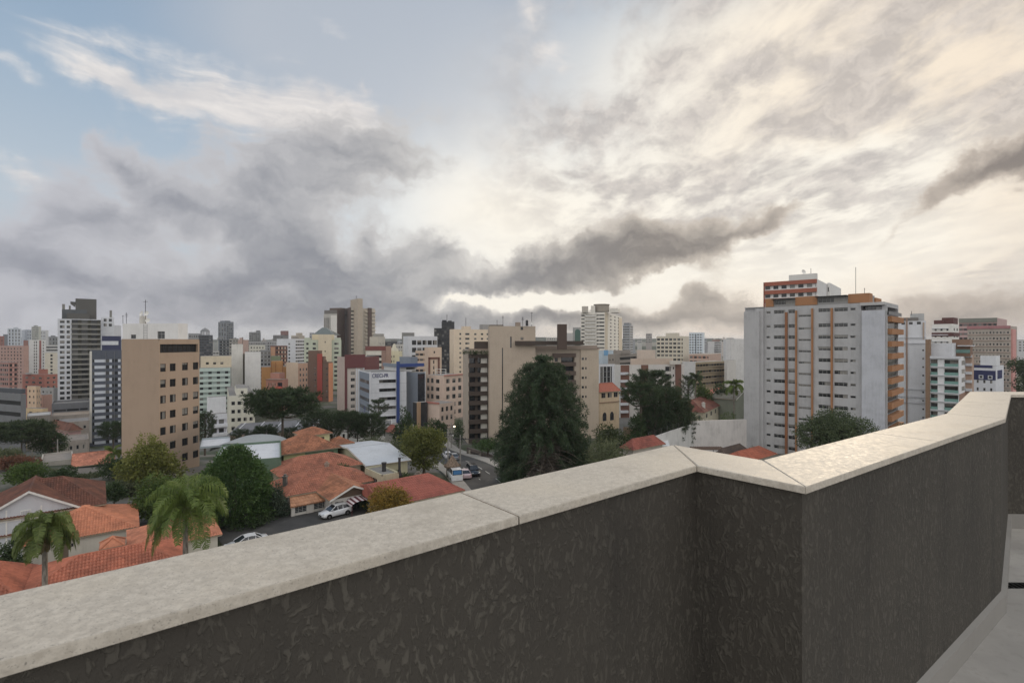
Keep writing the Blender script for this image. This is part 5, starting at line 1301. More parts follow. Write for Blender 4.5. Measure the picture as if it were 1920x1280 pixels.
# --- right of it
b = B('office_tower', 'pair of black glass shafts, darkest tower on the skyline', 'tower', 828, 852, None, 460, 3, 603, w_((44, 46, 52), .1), depth=16); b.ribbon('L', 3.4, 1, 16, h=.6, a=.02, b=.98, pitch=2.2, frac=.85, mull=(40, 42, 48), depth=.05)
v = b.vol('lower_shaft', 814, 829, None, 615, 720, 6, depth=12); v.ribbon('L', 3.4, 1, 14, h=.6, a=.02, b=.98, pitch=2.2, frac=.85, mull=(40, 42, 48), depth=.05)
b.vol('roof_plant', 829, 837, None, 600, None, 4, depth=6); b.vol('roof_plant', 840, 847, None, 601, None, 4, depth=6); antenna(b, 838, 590, 604, 6, 1, .1); b.done()
b = B('apartment_tower', 'cream tower with many small paired windows, right of the black glass shafts', 'tower', 843, 851, 920, 330, 64, 617, w_((216, 194, 166), .18))
b.grid('R', 1, 3.05, 1.6, 22, a=.13, b=.21, w=.6, h=.42); b.grid('R', 1, 3.05, 1.6, 22, a=.28, b=.44, w=.7, h=.42); b.grid('R', 1, 3.05, 1.6, 22, a=.53, b=.62, w=.7, h=.42); b.grid('R', 2, 3.05, 1.6, 9, a=.68, b=1.0, w=.4, h=.42)
b.vol('stair_head', 865, 870, 883, 611.5, None, 3); antenna(b, 873.5, 595, 612, 8, 0); b.done()
b = B('apartment_block', 'light grey block with a rooftop tank behind the cream tower', 'building', 896, 904, 940, 420, 60, 618, w_((190, 190, 194), .2)); b.grid('R', 3, 3.1, 3, 8, h=.45, w=.4); b.vol('penthouse', 899, 905, 918, 608, None, 3, w_((150, 146, 142), .2)); b.done()
b = B('apartment_block', 'brown framed beige block with one strip of windows, before the black glass shafts', 'building', 796, 803, 828, 270, 64, 651, w_((206, 178, 152), .2))
brn = w_((116, 72, 58), .15); b.slab('frame', 'R', 0, .84, b.z1-6.2, b.z1-5.2, -.02, .4, brn); b.slab('frame', 'R', .0, .13, b.z0, b.z1-5.2, -.02, .4, brn); b.slab('frame', 'R', .72, .84, b.z0, b.z1-5.2, -.02, .4, brn); b.grid('R', 1, 2.95, 6.6, 11, a=.36, b=.46, w=.9, h=.6, kind='dark'); b.win('R', b.wR*.4, b.wR*.5, b.z1-3.2, b.z1-2, 'dark'); b.done()
simple('apartment_block', 'beige block with dark ribbon windows left of the brown framed block', 'building', 779, 797, None, 300, 3, 657, (192, 168, 146), depth=12, rib={'L': dict(fh=3.1, to=.8, n=10, h=.42, a=.02, b=.98, pitch=2.5, frac=.7, mull=(150, 128, 110))})
b = B('apartment_block', 'pinkish cream walk up block with steel framed windows and red roof edge', 'building', 797, 832, 869, 208, 36, 704, w_((214, 186, 166), .2))
b.grid('R', 3, 3.25, 1.0, 7, a=.06, b=.96, w=.55, h=.55); b.grid('L', 2, 3.25, 1.0, 6, a=.05, b=.5, w=.6, h=.6); b.grid('L', 1, 3.25, 1.0, 6, a=.58, b=.78, w=.9, h=.5)
b.slab('roof_edge', 'R', 0, 1.02, b.z1-.2, b.z1+.25, -.02, .5, w_((196, 122, 106), .2)); 
mb = MB(); c0 = at(828, 704, 214)-b.base
for px in (817, 826, 836): mb.tube([at(px, 705, 214)-b.base, at(px, 692, 214)-b.base], .12, 4)
for py in (692, 697): mb.tube([at(816, py, 214)-b.base, at(837, py, 214)-b.base], .10, 4)
mb.build('roof_frame', FRAME_WHITE, b.root)
v = b.vol('front_wing', 799, 824, 852, 757, None, -22, w_((210, 184, 166), .2), th=36); v.z0 = b.z0; v.H = v.z1-v.z0; v.grid('R', 3, 3.2, .8, 2, a=.05, b=.95, w=.5, h=.55)
v.slab('roof_edge', 'L', 0, 1.0, v.z1-.1, v.z1+.5, -.02, .4, w_((176, 104, 88), .2)); b.done()
b = B('office_building', 'narrow black glass block with a tan pier beside the pinkish walk up block', 'building', 774, 781, 801, 186, 50, 755, w_((40, 42, 46), .1)); b.slab('pier', 'R', .02, .33, b.z0, b.z1+.2, -.02, .5, w_((176, 140, 104), .2)); b.slab('glazing', 'R', .34, 1, b.z0+1, b.z1-.4, -.02, .1, DARKGLASS); b.done()
# --- the big beige block in the middle
b = B('apartment_block', 'large beige block with brown corner balconies behind the big dome shaped conifer', 'building', 868, 878, 1122, 160, 76, 655, BEIGE)
# the right face runs from px 878 to 1122
brn = w_((74, 62, 55), .2); W = b.wR; uu = lambda px: b.u('R', px)
def band(px0, px1, z0, z1, d0, d1, m, nm): return b.slab(nm, 'R', uu(px0), uu(px1), z0, z1, d0, d1, m, frac=False)
fh = 2.93; zt0 = EYE-(664-640)/F*160
for k in range(11):
    z = zt0-fh*k
    b.open['R'].append((uu(879.5), z-fh-.1, uu(916), z-1.15, 'black', 1.0))
    band(878.5, 902, z-1.15, z+.1, -.05, 1.3, brn, 'balcony'); band(902, 917, z-1.15, z+.1, -.05, .7, brn, 'balcony')
    band(901.5, 913.5, z-fh+.05, z-1.2, -.6, .1, OFFW, 'blind')
    if k < 10: band(890.5, 895.5, z-fh+.1, z-1.15, -.1, .1, brn, 'pier')
for k in range(8):
    z = zt0-fh*k
    b.open['R'].append((uu(949), z-fh-.1, uu(965.5), z-1.15, 'black', 1.0)); band(948.5, 966, z-1.15, z+.1, -.05, 1.2, brn, 'balcony')
for k in range(6):
    z = EYE-(663-640)/F*160-fh*k
    band(1036, 1078, z-1.3, z, -.05, 1.0, w_((96, 80, 72), .2), 'balcony'); b.open['R'].append((uu(1052), z-fh-.05, uu(1077), z-1.35, 'black', 1.0)); b.win('R', uu(1040), uu(1046), z-fh+.2, z-1.5, 'dark')
b.slab('corner_wall', 'R', (uu(1088))/W, 1.0, b.z0, b.z1-.1, -.02, .35, w_((184, 166, 144), .2))
for k in range(9):
    z = EYE-(672-640)/F*160-3.12*k
    b.slab('window', 'R', uu(1090), uu(1094), z-.75, z, .3, .38, DARKGLASS, frac=False); b.slab('window', 'R', uu(1096.5), uu(1099), z-.75, z, .3, .38, DARKGLASS, frac=False)
b.slab('parapet_cap', 'R', .0, (uu(917))/W, b.z1-.02, b.z1+.25, -1.0, .2, w_((150, 128, 112), .2)); b.slab('parapet_cap', 'R', uu(1004)/W, 1.01, b.z1-.02, b.z1+.3, -.6, .2, w_((138, 112, 98), .2))
b.slab('roof_terrace_edge', 'R', .0, uu(917)/W, b.z1-1.6, b.z1-1.5, -.02, .06, brn)
st = b.vol('stair_tower', 915, 917.5, 1004, 611, None, -1.2, w_((178, 160, 140), .18)); st.z0 = b.z0; st.H = st.z1-st.z0
z = st.z1; st.win('R', st.u('R', 976), st.u('R', 981), EYE-(618-640)/F*158, EYE-(612-640)/F*158, 'dark')
st.win('R', st.u('R', 941.2), st.u('R', 943.2), EYE-(800-640)/F*160, EYE-(652-640)/F*160, 'black', .3); st.win('R', st.u('R', 956.5), st.u('R', 959.5), EYE-(652-640)/F*160, EYE-(631-640)/F*160, 'black', .3)
st.win('R', st.u('R', 976), st.u('R', 981.5), EYE-(637-640)/F*160, EYE-(632-640)/F*160, 'dark', .3)
ph = b.vol('penthouse', 966, 968, 1094, 639, None, -.6, brn); ph.z0 = b.z1+1.3; ph.H = ph.z1-ph.z0
lo = b.vol('penthouse', 966, 968, 1120, 648, None, 3, w_((150, 132, 118), .2)); lo.grid('R', 8, 2.6, .2, 1, a=.02, b=.75, w=.7, h=.7, sill=.1, kind='dark')
lf = b.vol('penthouse', 889, 891, 917, 640, None, .5, brn)
ch = b.vol('chimney', 1044.5, 1046, 1063, 607.5, None, -1.2, w_((84, 68, 60), .2))
cap = b.vol('stair_head', 966, 968, 976, 604, None, 3, w_((150, 132, 116), .2)); cap.z0 = st.z1-.02; cap.H = cap.z1-cap.z0
b.vol('roof_plant', 917, 920, 944, 608.5, None, 8, w_((120, 112, 102), .2))
tank(b, 988, 600, 609, 5, 1, METAL_DARK); antenna(b, 997, 585, 610, 4, 1, .06); antenna(b, 980, 594, 610, 4, 3, .05); antenna(b, 943, 592, 610, 4, 2, .05); antenna(b, 932, 600, 610, 4, 1, .05); dish(b, 997.5, 606, .5, 3)
b.done()
pl = leaf_mesh(lobes_crown([(-2.6+.5*i, 0, .2, .35, .3, .3+.15*(i % 3)) for i in range(9)], 500, .3, None, seed=4), DEEP)
for px in (884, 905): tag(link('roof_plants', pl, None, at(px, 662, 158.5)), 'trailing plants over the top %s balcony of the beige block' % ('left' if px < 890 else 'right'), 'plants', 'plants on the beige block')
# --- centre right background
b = B('residential_tower', 'pale cream tower with rows of balconies and a round drum on its roof', 'tower', 1089, 1134, 1166, 430, 22, 585, w_((212, 206, 194), .2))
b.ribbon('L', 3.05, .4, 22, h=.42, sill=.1, a=.02, b=.98, pitch=5.2, frac=.86, depth=.5); b.floors('balcony', 'L', .2, .62, 3.05, .4, 1.1, 1.2, w_((216, 212, 204), .2), 20); 
b.slab('pier', 'L', .62, .66, b.z0, b.z1, -.02, .9, OFFW); b.slab('pier', 'L', .17, .2, b.z0, b.z1, -.02, .9, OFFW); b.slab('plain_wall', 'R', .0, .12, b.z0, b.z1+.2, -.02, .5, w_((188, 174, 150), .2))
b.grid('R', 3, 3.05, .8, 20, a=.2, b=.9, w=.38, h=.42); b.slab('plain_wall', 'R', .78, 1.0, b.z0, b.z1-2, -.02, .3, w_((206, 188, 160), .2))
mb = MB(); cc = at(1128, 578, 440)-b.base; mb.lathe([(0.001, -3), (6.4, -3), (6.4, 2.6), (6.9, 2.7), (6.9, 3.4), (0.001, 3.5)], 20, 0, tuple(cc), smooth=False); mb.build('drum', w_((150, 140, 126), .2), b.root)
b.vol('roof_frame', 1091, 1103, None, 574, None, 3, w_((176, 168, 156), .2), depth=3); b.vol('roof_frame', 1108, 1116, None, 573, None, 4, depth=4); b.vol('roof_box', 1143, 1158, 1163, 578, None, 3); b.done()
simple('apartment_tower', 'slim grey tower with stepped sides right of the drum topped tower', 'tower', 1168, 1181, 1187, 640, 24, 609, (150, 154, 160), rib={'L': dict(fh=3.2, to=1, n=22, h=.5, a=.03, b=.97, pitch=2.6, frac=.7), 'R': dict(fh=3.2, to=1, n=22, h=.5, a=.1, b=1, pitch=2.6, frac=.7)}, vols=[('crown', 1169.5, 1179.5, 1184, 605, 3, (120, 124, 130), 6)])
b = simple('apartment_block', 'block with a tall dark arch at its top, left of the drum topped tower', 'building', 1074, 1092, None, 560, 2, 613.5, (150, 150, 148), depth=12, done=False); mb = MB(); pts = [b.pt('L', b.wL*.22, b.z1-20, .2), b.pt('L', b.wL*.78, b.z1-20, .2)]+[b.pt('L', b.wL*(.5+.28*math.cos(a)), b.z1-5.5+3.6*math.sin(a), .2) for a in np.linspace(0, math.pi, 9)]; mb.face(pts); mb.build('arch_window', plain('green_glass', (70, 96, 88), .2), b.root); b.done()
simple('apartment_block', 'low pale block left of the block with the dark arch', 'building', 1063, 1076, None, 600, 2, 624, (182, 178, 176), depth=12)
simple('apartment_block', 'far pale block over the brown penthouse of the beige block', 'building', 1024, 1048, None, 900, 2, 632.5, (176, 172, 164), depth=14, grid={'L': dict(cols=5, fh=4, to=1, n=2, h=.5, w=.5, kind='dark')})
simple('apartment_block', 'light blue block with a darker sign panel behind the beige block', 'building', 1118, 1130, 1152, 330, 50, 657, (176, 192, 204), done=False).slab('sign_panel', 'R', .1, .45, EYE-9, EYE-5.6, -.02, .2, plain('sign_panel_blue', (112, 158, 196), .5)); LASTB[-1].done()
b = B('office_building', 'white framed building with dark panelled windows right of the beige block', 'building', 1118, 1123, 1153, 262, 66, 683, WHITE); b.open['R'].append((b.wR*.08, b.z1-13, b.wR*.82, b.z1-1.2, pane_mat((205, 205, 205), 2.2, .86), .3))
for k in range(4):
    b.slab('transom', 'R', .08, .82, b.z1-3.9-2.8*k, b.z1-3.7-2.8*k, -.25, -.1, w_((120, 122, 126)))
b.done()
b = B('apartment_block', 'grey brown block with open parking decks', 'building', 1140, 1153, 1196, 300, 40, 664, w_((142, 132, 122), .25)); b.ribbon('R', 3.4, 1.2, 6, h=.5, sill=.3, a=.2, b=1.0, pitch=30, frac=.99, depth=1.5); b.grid('L', 2, 3.2, 1.6, 4, h=.4, w=.4, kind='dark'); b.vol('roof_box', 1150, 1164, 1182, 657, None, 4); b.done()
b = B('apartment_block', 'white block with reddish brown piers behind the dark pines', 'building', 1152, 1163, 1283, 215, 74, 684, w_((206, 202, 196), .2)); uu2 = lambda px: b.u('R', px); bp = w_((124, 84, 68), .2)
for (a, c) in ((1163.5, 1180), (1202, 1215), (1266, 1277)): b.slab('pier', 'R', uu2(a), uu2(c), b.z0, b.z1-.1, -.02, .25 if a > 1200 else .05, bp, frac=False)
for k in range(6):
    z = b.z1-3.2*k
    b.slab('balcony', 'R', uu2(1163), uu2(1176), z-4.1, z-3.1, -.02, 1.2, WHITE, frac=False); b.win('R', uu2(1165), uu2(1174), z-3.0, z-1.2, 'darkwide', .4); b.win('R', uu2(1247.5), uu2(1258.5), z-3.0, z-1.0, 'dark', .3); b.win('R', uu2(1261.5), uu2(1264), z-2.2, z-1.2, 'dark')
pn = b.vol('penthouse', 1182, 1184, 1261, 672, None, 2, w_((200, 178, 158), .2)); pn.grid('R', 5, 2.8, .3, 1, w=.4, h=.6, sill=.1, kind='dark'); t2 = b.vol('stair_tower', 1194, 1196, 1229, 656, None, 4, w_((206, 186, 168), .2)); b.vol('roof_box', 1255, 1257, 1276, 676, None, 5, OFFW); b.done()
b = B('office_building', 'long slab of beige grid windows with a blank side, right of centre on the horizon', 'office building', 1231, 1281, 1292, 380, 30, 630, w_((200, 190, 170), .2)); b.ribbon('L', 3.0, 1, 8, h=.52, sill=.25, a=.02, b=.98, pitch=3.0, frac=.72, mull=(200, 190, 172), depth=.3); b.vol('penthouse', 1248, 1270, 1274, 624, None, 4, depth=6); b.done()
simple('office_tower', 'bluish white glazed tower with a dark central line', 'tower', 1292, 1318, 1321, 640, 30, 623, (206, 214, 222), rib={'L': dict(fh=3.2, to=1.5, n=14, h=.5, a=.03, b=.97, pitch=3.2, frac=.5, mull=(176, 188, 198))}, done=False).slab('dark_line', 'L', .46, .52, EYE-24, EYE+9, -.02, .2, w_((70, 80, 92), .1)); LASTB[-1].done()
simple('apartment_tower', 'far grey and white tower right of the bluish tower, with a reddish roof line', 'tower', 1327, 1339, 1353, 720, 40, 640, (196, 194, 194), rib={'R': dict(fh=3.1, to=1, n=9, h=.5, pitch=3, frac=.6)}, vols=[('penthouse', 1335, 1343, 1350, 636.5, 4, (150, 118, 108), 6)])
simple('apartment_tower', 'far grey and white tower beside the blank grey white block', 'tower', 1356, 1366, 1378, 700, 40, 636, (188, 188, 190), rib={'R': dict(fh=3.1, to=1, n=9, h=.5, pitch=3, frac=.6, mull=(120, 122, 128))}, vols=[('penthouse', 1362, 1370, 1376, 633.5, 4, (140, 140, 144), 6)])
simple('apartment_tower', 'thin grey tower glimpsed between the bluish tower and the far grey and white pair', 'tower', 1320, 1329, None, 820, 3, 645, (140, 140, 144), depth=10)
simple('apartment_block', 'blank grey white block just left of the white and orange block', 'building', 1361, 1371, 1410, 270, 60, 636, (204, 202, 200), dirt=.3, lip=.3)
simple('apartment_block', 'pale low extension before the blank grey white block', 'building', 1358, 1363, 1380, 262, 60, 675, (198, 194, 188))
b = B('commercial_building', 'salmon shopfront block with red roof below the bluish tower', 'building', 1292, 1330, 1352, 360, 34, 664, w_((188, 156, 138), .2)); b.ribbon('L', 3.2, .8, 4, h=.5, pitch=3, frac=.6, mull=(158, 120, 104)); b.done()
b = B('parking_building', 'brown ribbed concrete deck block with a blank white side', 'building', 1280, 1304, 1362, 255, 52, 679, w_((160, 142, 112), .3)); b.slab('plain_wall', 'L', 0, 1, b.z0, b.z1+.3, -.02, .3, w_((196, 194, 192), .2)); b.ribbon('R', 3.1, .5, 4, h=.55, sill=.25, a=.02, b=.98, pitch=2.6, frac=.8, mull=(130, 112, 84), depth=1.0); b.floors('ledge', 'R', 0, 1, 3.1, -.4, .5, .7, w_((150, 132, 104), .3), 5); b.done()
# --- tall orange and white block and its neighbours on the right

ORG = w_((168, 112, 62), .3); Wb = w_((172, 171, 172), .3)
b = B('apartment_block', 'big white block with orange vertical fins and stacked orange balconies at its right end', 'building', 1397, 1660, 1684.5, 118, 46, 566, Wb, depth=16)
uu3 = lambda px: b.u('L', px); zc = [31.75]+[28.0-2.88*k for k in range(13)]
for k, z in enumerate(zc):
    for (a, c, kd) in ((1451, 1472.3, 'sashrow'), (1478, 1491.3, 'sashrow'), (1534.4, 1557.8, 'sashrow'), (1564, 1589.6, 'sashrow'), (1594.4, 1604.5, 'alu'), (1437, 1444.7, 'alu')):
        h = .46 if a > 1445 and a < 1590 else .3
        b.win('L', uu3(a), uu3(c), z-h, z+h, kd, .22)
    if k: b.win('L', uu3(1497), uu3(1520.5), z-1.0, z-.45, 'sashrow', .18)
b.win('L', uu3(1497), uu3(1520.5), zc[0]-1.5, zc[0]-.95, 'sashrow', .18)
for (a, c, t) in ((1472.6, 1477.4, 1.5), (1491.6, 1495.2, 1.2), (1521.6, 1525.5, .8), (1558, 1562.3, .9)):
    b.slab('fin', 'L', uu3(a+.4), uu3(c-.4), b.z0, b.z1-t, -.05, .55, ORG if a > 1480 else w_((150, 92, 48), .5), frac=False)
b.slab('end_panel', 'L', uu3(1398), uu3(1427), b.z0, b.z1-1.0, -.02, 1.2, Wb, frac=False); b.slab('end_panel', 'L', uu3(1418), uu3(1433), b.z0, b.z1-.2, -.02, .7, Wb, frac=False)
b.slab('raised_bay', 'L', uu3(1495.4), uu3(1521.4), b.z0, zc[0]-1.8, -.02, .0, Wb, frac=False) if False else None
b.slab('end_panel', 'L', uu3(1617.5), 1*b.wL-.02, b.z0, b.z1-1.9, -.02, .9, w_((182, 184, 192), .3), frac=False)
b.slab('roof_band', 'L', uu3(1614), b.wL, b.z1-.65, b.z1+.02, -.02, .9, w_((178, 176, 174), .3), frac=False)
b.win('L', uu3(1614.6), uu3(1654), b.z1-1.75, b.z1-.7, 'black', 2.2)
b.slab('roof_step', 'L', uu3(1398), uu3(1433), b.z1-.02, b.z1+.15, -3, .7, w_((178, 176, 174), .3), frac=False)
for k in range(13):
    z = b.z1-3.3-2.88*k
    b.slab('balcony', 'R', .06, 1.0, z-1.25, z+.05, -.05, 1.1, ORG); b.win('R', b.wR*.06, b.wR*.95, z-2.85, z-1.3, 'darkwide', .35)
b.win('R', b.wR*.06, b.wR*.95, b.z1-2.8, b.z1-1.0, 'black', 2.0)
b.slab('railing', 'R', .0, 1.0, b.z1-2.9, b.z1-2.1, .6, .66, plain('rail_black', (40, 40, 44), .3))
b.slab('pier', 'R', .0, .05, b.z0, b.z1-.6, -.02, .3, Wb)
ph = b.vol('penthouse', 1435, 1630, 1640, 552, None, 2.5, w_((150, 148, 146), .2)); uv_ = lambda px: ph.u('L', px)
for (a, c, zt, zb) in ((1435, 1450, -.8, -3), (1491, 1532, .35, -1.75), (1590, 1630, .55, -1.2)):
    b.slab('roof_box', 'L', uu3(a), uu3(c), b.z1+.1, ph.z1+.35, -3.4, -.05, ORG, frac=False)
for (a, c) in ((1452, 1490), (1534, 1588)): ph.win('L', uv_(a), uv_(c), ph.z1-1.4, ph.z1-.35, 'sashrow', .3)
for (a, c) in ((1450, 1492), (1531, 1590)): ph.slab('canopy', 'L', uv_(a), uv_(c), ph.z1-.05, ph.z1+.12, -.2, 1.5, METAL_DARK, frac=False)
b.slab('roof_box', 'R', .35, .75, b.z1+.1, b.z1+1.5, -4.2, -2.8, ORG)
antenna(b, 1604.5, 501, 548, 8, 0, .05); antenna(b, 1621, 540, 549, 6, 2, .05); b.done()
b = B('apartment_block', 'orange and white striped block rising behind the big white block', 'building', 1433, 1532, 1552, 172, 40, 523, w_((208, 206, 204), .2))
og = w_((160, 84, 58), .25)
for k in range(6):
    z = b.z1-2.95*k; b.slab('spandrel', 'L', -.01, 1.0, z-1.35, z, -.02, .5, og); b.open['L'].append((.3, z-2.6, b.wL-.3, z-1.4, pane_mat((206, 204, 202), 2.6, .62), .3))
b.slab('edge', 'L', -.01, .01, b.z0, b.z1, -.02, .5, og)
v = b.vol('penthouse', 1479, 1531, 1533, 512, None, 3, w_((206, 204, 198), .2), depth=6); v.grid('L', 3, 2.6, .3, 1, h=.55, w=.7, sill=.2, kind='dark')
v = b.vol('rear_wing', 1551, 1556, 1577, 530, 600, 14, w_((212, 210, 206), .2)); v.win('L', .2, v.wL-.3, v.z1-3.2, v.z1-1.6, 'dark')
dish(b, 1506, 510, .8, 6); antenna(b, 1520.5, 503, 512, 6, 0, .06); b.done()
b = B('apartment_block', 'tall pale block with a thin brown vertical strip, right of the orange balconies', 'building', 1680, 1736, None, 178, 2, 601, w_((202, 204, 210), .2), depth=16)
u = lambda px: b.u('L', px)
b.slab('brown_strip', 'L', u(1698.6), u(1701.8), b.z0, b.z1+1.2, -.02, .35, w_((150, 122, 104), .2), frac=False); b.slab('brown_strip', 'L', u(1730), u(1733), b.z1-6.5, b.z1-.6, -.02, .35, w_((170, 148, 130), .2), frac=False)
for py in (633.5, 644.5, 731.5, 746, 757): z = EYE-(py-640)/F*178; b.slab('ledge', 'L', 0, 1, z, z+.35, -.02, .35, w_((186, 188, 194), .2))
for k in range(9): z = EYE-(655-640)/F*178-2.93*k; b.win('L', u(1729.3), u(1732.7), z-.55, z, 'dark')
for (a, c) in ((1690, 1697), (1704, 1711.5), (1719, 1727)): b.win('L', u(a), u(c), b.z1-1.3, b.z1-.3, 'alu')
b.vol('roof_box', 1690, 1722, None, 595, None, 2, w_((120, 114, 110), .2), depth=6); b.vol('stair_head', 1707, 1733, None, 587.5, None, 4, w_((176, 176, 176), .2), depth=6); antenna(b, 1709, 583, 588, 6, 0, .05); b.done()
b = B('apartment_block', 'modern white block with green glass balconies and a brown pier', 'building', 1736, 1798, 1814, 166, 48, 669, w_((214, 214, 216), .15)); u = lambda px: b.u('L', px)
b.slab('brown_pier', 'L', u(1736), u(1744.2), b.z0, EYE-(636-640)/F*166, -1.6, .8, w_((140, 110, 84), .15), frac=False)
grn = plain('green_glass_rail', (118, 152, 146), .12)
for k in range(7):
    z = b.z1-.9-2.87*k
    for (a, c) in ((1744.6, 1758), (1770.5, 1797)):
        b.win('L', u(a), u(c), z-2.2, z-.1, 'darkwide' if a > 1760 else 'dark', 1.0); b.slab('glass_rail', 'L', u(a)+.05, u(c), z-2.35, z-1.35, .1, .16, grn, frac=False)
    b.slab('floor_slab', 'L', u(1744.4), u(1799), z-2.55, z-2.3, -.02, .5, WHITE, frac=False); b.slab('glazing', 'R', .06, .3, z-2.2, z-.1, -.02, .08, grn) if False else None
b.slab('floor_slab', 'L', u(1744.4), u(1802), b.z1-.6, b.z1+.15, -.02, .8, WHITE, frac=False)
b.slab('brown_panel', 'R', .02, .95, b.z0, b.z1-12.2, -.02, .1, w_((150, 112, 90), .15))
for k in range(6): b.win('R', b.wR*.3, b.wR*.7, b.z1-3-2.87*k, b.z1-1.4-2.87*k, 'white')
v = b.vol('penthouse', 1744, 1785, None, 643, None, 3, WHITE, depth=8); v2 = b.vol('penthouse', 1785, 1819, None, 636, None, 6, w_((132, 98, 76), .15), depth=6); v2.slab('roof_slab', 'L', .35, 1.25, v2.z1-2.3, v2.z1-2.0, -1, 2.0, WHITE); v2.slab('glass_rail', 'L', .1, 1.0, v2.z1-4.6, v2.z1-3.4, .1, .16, grn)
rt = b.vol('side_wing', 1806, 1822, 1826, 665, 790, 8, w_((172, 140, 118), .15), th=48)
for k in range(6): rt.slab('balcony', 'L', .3, 1.05, rt.z1-2.87*k-.9, rt.z1-2.87*k, -.02, .8, WHITE)
b.done()
b = B('apartment_block', 'white block with maroon bands and a maroon penthouse', 'building', 1747, 1786, 1798, 232, 50, 607, w_((214, 210, 204), .2)); mr = w_((98, 56, 54), .15)
b.slab('maroon_band', 'L', 0, 1, b.z1-5.6, b.z1-3.9, -.02, .3, mr); b.slab('maroon_band', 'R', 0, 1, b.z1-5.6, b.z1-3.9, -.02, .3, mr)
b.floors('ledge', 'L', 0, .8, 2.95, -.8, .3, .6, WHITE, 6); b.grid('L', 3, 2.95, 1.0, 10, a=.05, b=.9, h=.35, w=.35, kind='dark'); b.grid('R', 2, 2.95, 1.0, 10, h=.4, w=.4, kind='dark')
b.vol('penthouse', 1766, 1788, 1796, 595, None, 3, mr); b.vol('penthouse', 1751, 1770, None, 600, None, 5, mr, depth=5); b.done()
b = B('apartment_slab', 'long slab of pink ribbed storeys under a grey green roof band', 'building', 1798, 1870, 1888, 330, 50, 596, w_((186, 150, 146), .2)); b.ribbon('L', 3.0, 2.8, 9, h=.5, a=.01, b=.99, pitch=2.4, frac=.6, mull=(120, 96, 94)); b.slab('roof_band', 'L', 0, 1.0, b.z1-2.6, b.z1+.2, -.02, .6, w_((120, 122, 112), .2)); b.done()
b = B('apartment_slab', 'weathered beige slab with a pink crown band and a pink pipe shaft', 'building', 1814, 1895, 1907, 246, 52, 611, w_((172, 160, 148), .35))
b.slab('crown_band', 'L', -.01, 1.0, b.z1-1.2, b.z1+.2, -.02, .5, w_((168, 108, 112), .3))
b.grid('L', 12, 2.86, 1.6, 12, a=.02, b=.98, w=.55, h=.36, kind='alu'); b.floors('ledge', 'L', 0, 1, 2.86, 1.4, .25, .4, w_((166, 140, 126), .3), 10)
b.slab('pink_shaft', 'R', .05, .6, b.z0, b.z1-1.5, -.02, .6, w_((206, 138, 130), .25)); b.done()
b = B('apartment_block', 'small white block with navy bands in front of the weathered beige slab', 'building', 1825, 1867, 1882, 192, 52, 686, w_((202, 204, 210), .2)); nv = w_((40, 46, 92), .12)
b.slab('navy_band', 'L', 0, .98, b.z1-3.1, b.z1-.1, -.02, .1, nv) if False else None
zb = EYE-(695-640)/F*192; b.slab('navy_band', 'L', 0, 1, EYE-(713-640)/F*192, zb, -.02, .12, nv); b.slab('navy_band', 'L', 0, .86, EYE-(690-640)/F*192, EYE-(685-640)/F*192, -.02, .12, nv); b.slab('navy_band', 'R', .2, .75, EYE-(711-640)/F*192, EYE-(695-640)/F*192, -.02, .12, nv)
for (a, c) in ((1835.5, 1844), (1852.5, 1861)):
    uu4 = lambda px: b.u('L', px)
    b.slab('window_surround', 'L', uu4(a), uu4(c), EYE-(711-640)/F*192, EYE-(704-640)/F*192, -.02, .3, WHITE, frac=False); b.slab('window', 'L', uu4(a+1.5), uu4(c-1.5), EYE-(709.5-640)/F*192, EYE-(705-640)/F*192, .3, .34, DARKGLASS, frac=False)
b.grid('L', 3, 2.9, 4.6, 5, a=.05, b=.95, w=.35, h=.4); b.vol('penthouse', 1838, 1868, 1875, 667, None, 3, w_((208, 210, 214), .2)); b.done()
simple('apartment_block', 'far pale building at the right edge above the dark trees', 'building', 1906, 1960, None, 620, 2, 638, (190, 190, 190), grid={'L': dict(cols=6, fh=3.4, to=.6, n=4, h=.5, w=.5, kind='dark')})
# ================================================================== houses, street and plants below the terrace
ORANGE_T = tile_mat((200, 124, 86), .4, .12); RED_T = tile_mat((172, 106, 80), .6, .25); OLD_T = tile_mat((116, 72, 56), .8, .45); MIX_T = tile_mat((176, 114, 80), .9, .35)
def hcorners(b): return (b.A, b.C, b.B, b.D)
def hz(b, dz=0.0): return b.z1+dz
# --- white timber gabled house
WT = w_((186, 188, 194), .25)
b = house('house', 'white gabled house with an old brown red tiled roof at the left edge', 'house', -40, 189, None, 61.5, 2, 944, WT, depth=11.5)
tiled_roof(b, hcorners(b), hz(b), 2.7, OLD_T, 'hip', axis='L', over=.5, inset=4.2)
v = b.vol('wing', -45, 146, None, 951, 1080, -1.5, WT, depth=7.5); v.z0 = b.z0
tiled_roof(b, hcorners(v), v.z1, 2.75, OLD_T, 'gable', axis='R', over=.45)
o = v.faces['L']; u = lambda px: v.u('L', px)
zt = lambda py: EYE-(py-640)/F*60
v.slab('window', 'L', u(38.5), u(58.5), zt(959.5), zt(940.5), -.02, .06, FRAME_WHITE, frac=False)
for k in range(6): v.slab('shutter_slat', 'L', u(40+3*k), u(42.2+3*k), zt(958), zt(942), .05, .10, w_((170, 172, 176), .2), frac=False)
v.slab('vent', 'L', u(16), u(28), zt(956.5), zt(949.5), -.02, .05, w_((140, 96, 90), .2), frac=False)
v.win('L', u(20), u(44), zt(1002), zt(983), 'whitewide', .15); 
for c in (.28, .62): v.slab('batten', 'L', c-.008, c+.008, v.z0, v.z1+.9, -.02, .05, FRAME_WHITE)
v.slab('batten', 'L', .0, 1.0, v.z1-.4, v.z1-.25, -.02, .06, FRAME_WHITE)
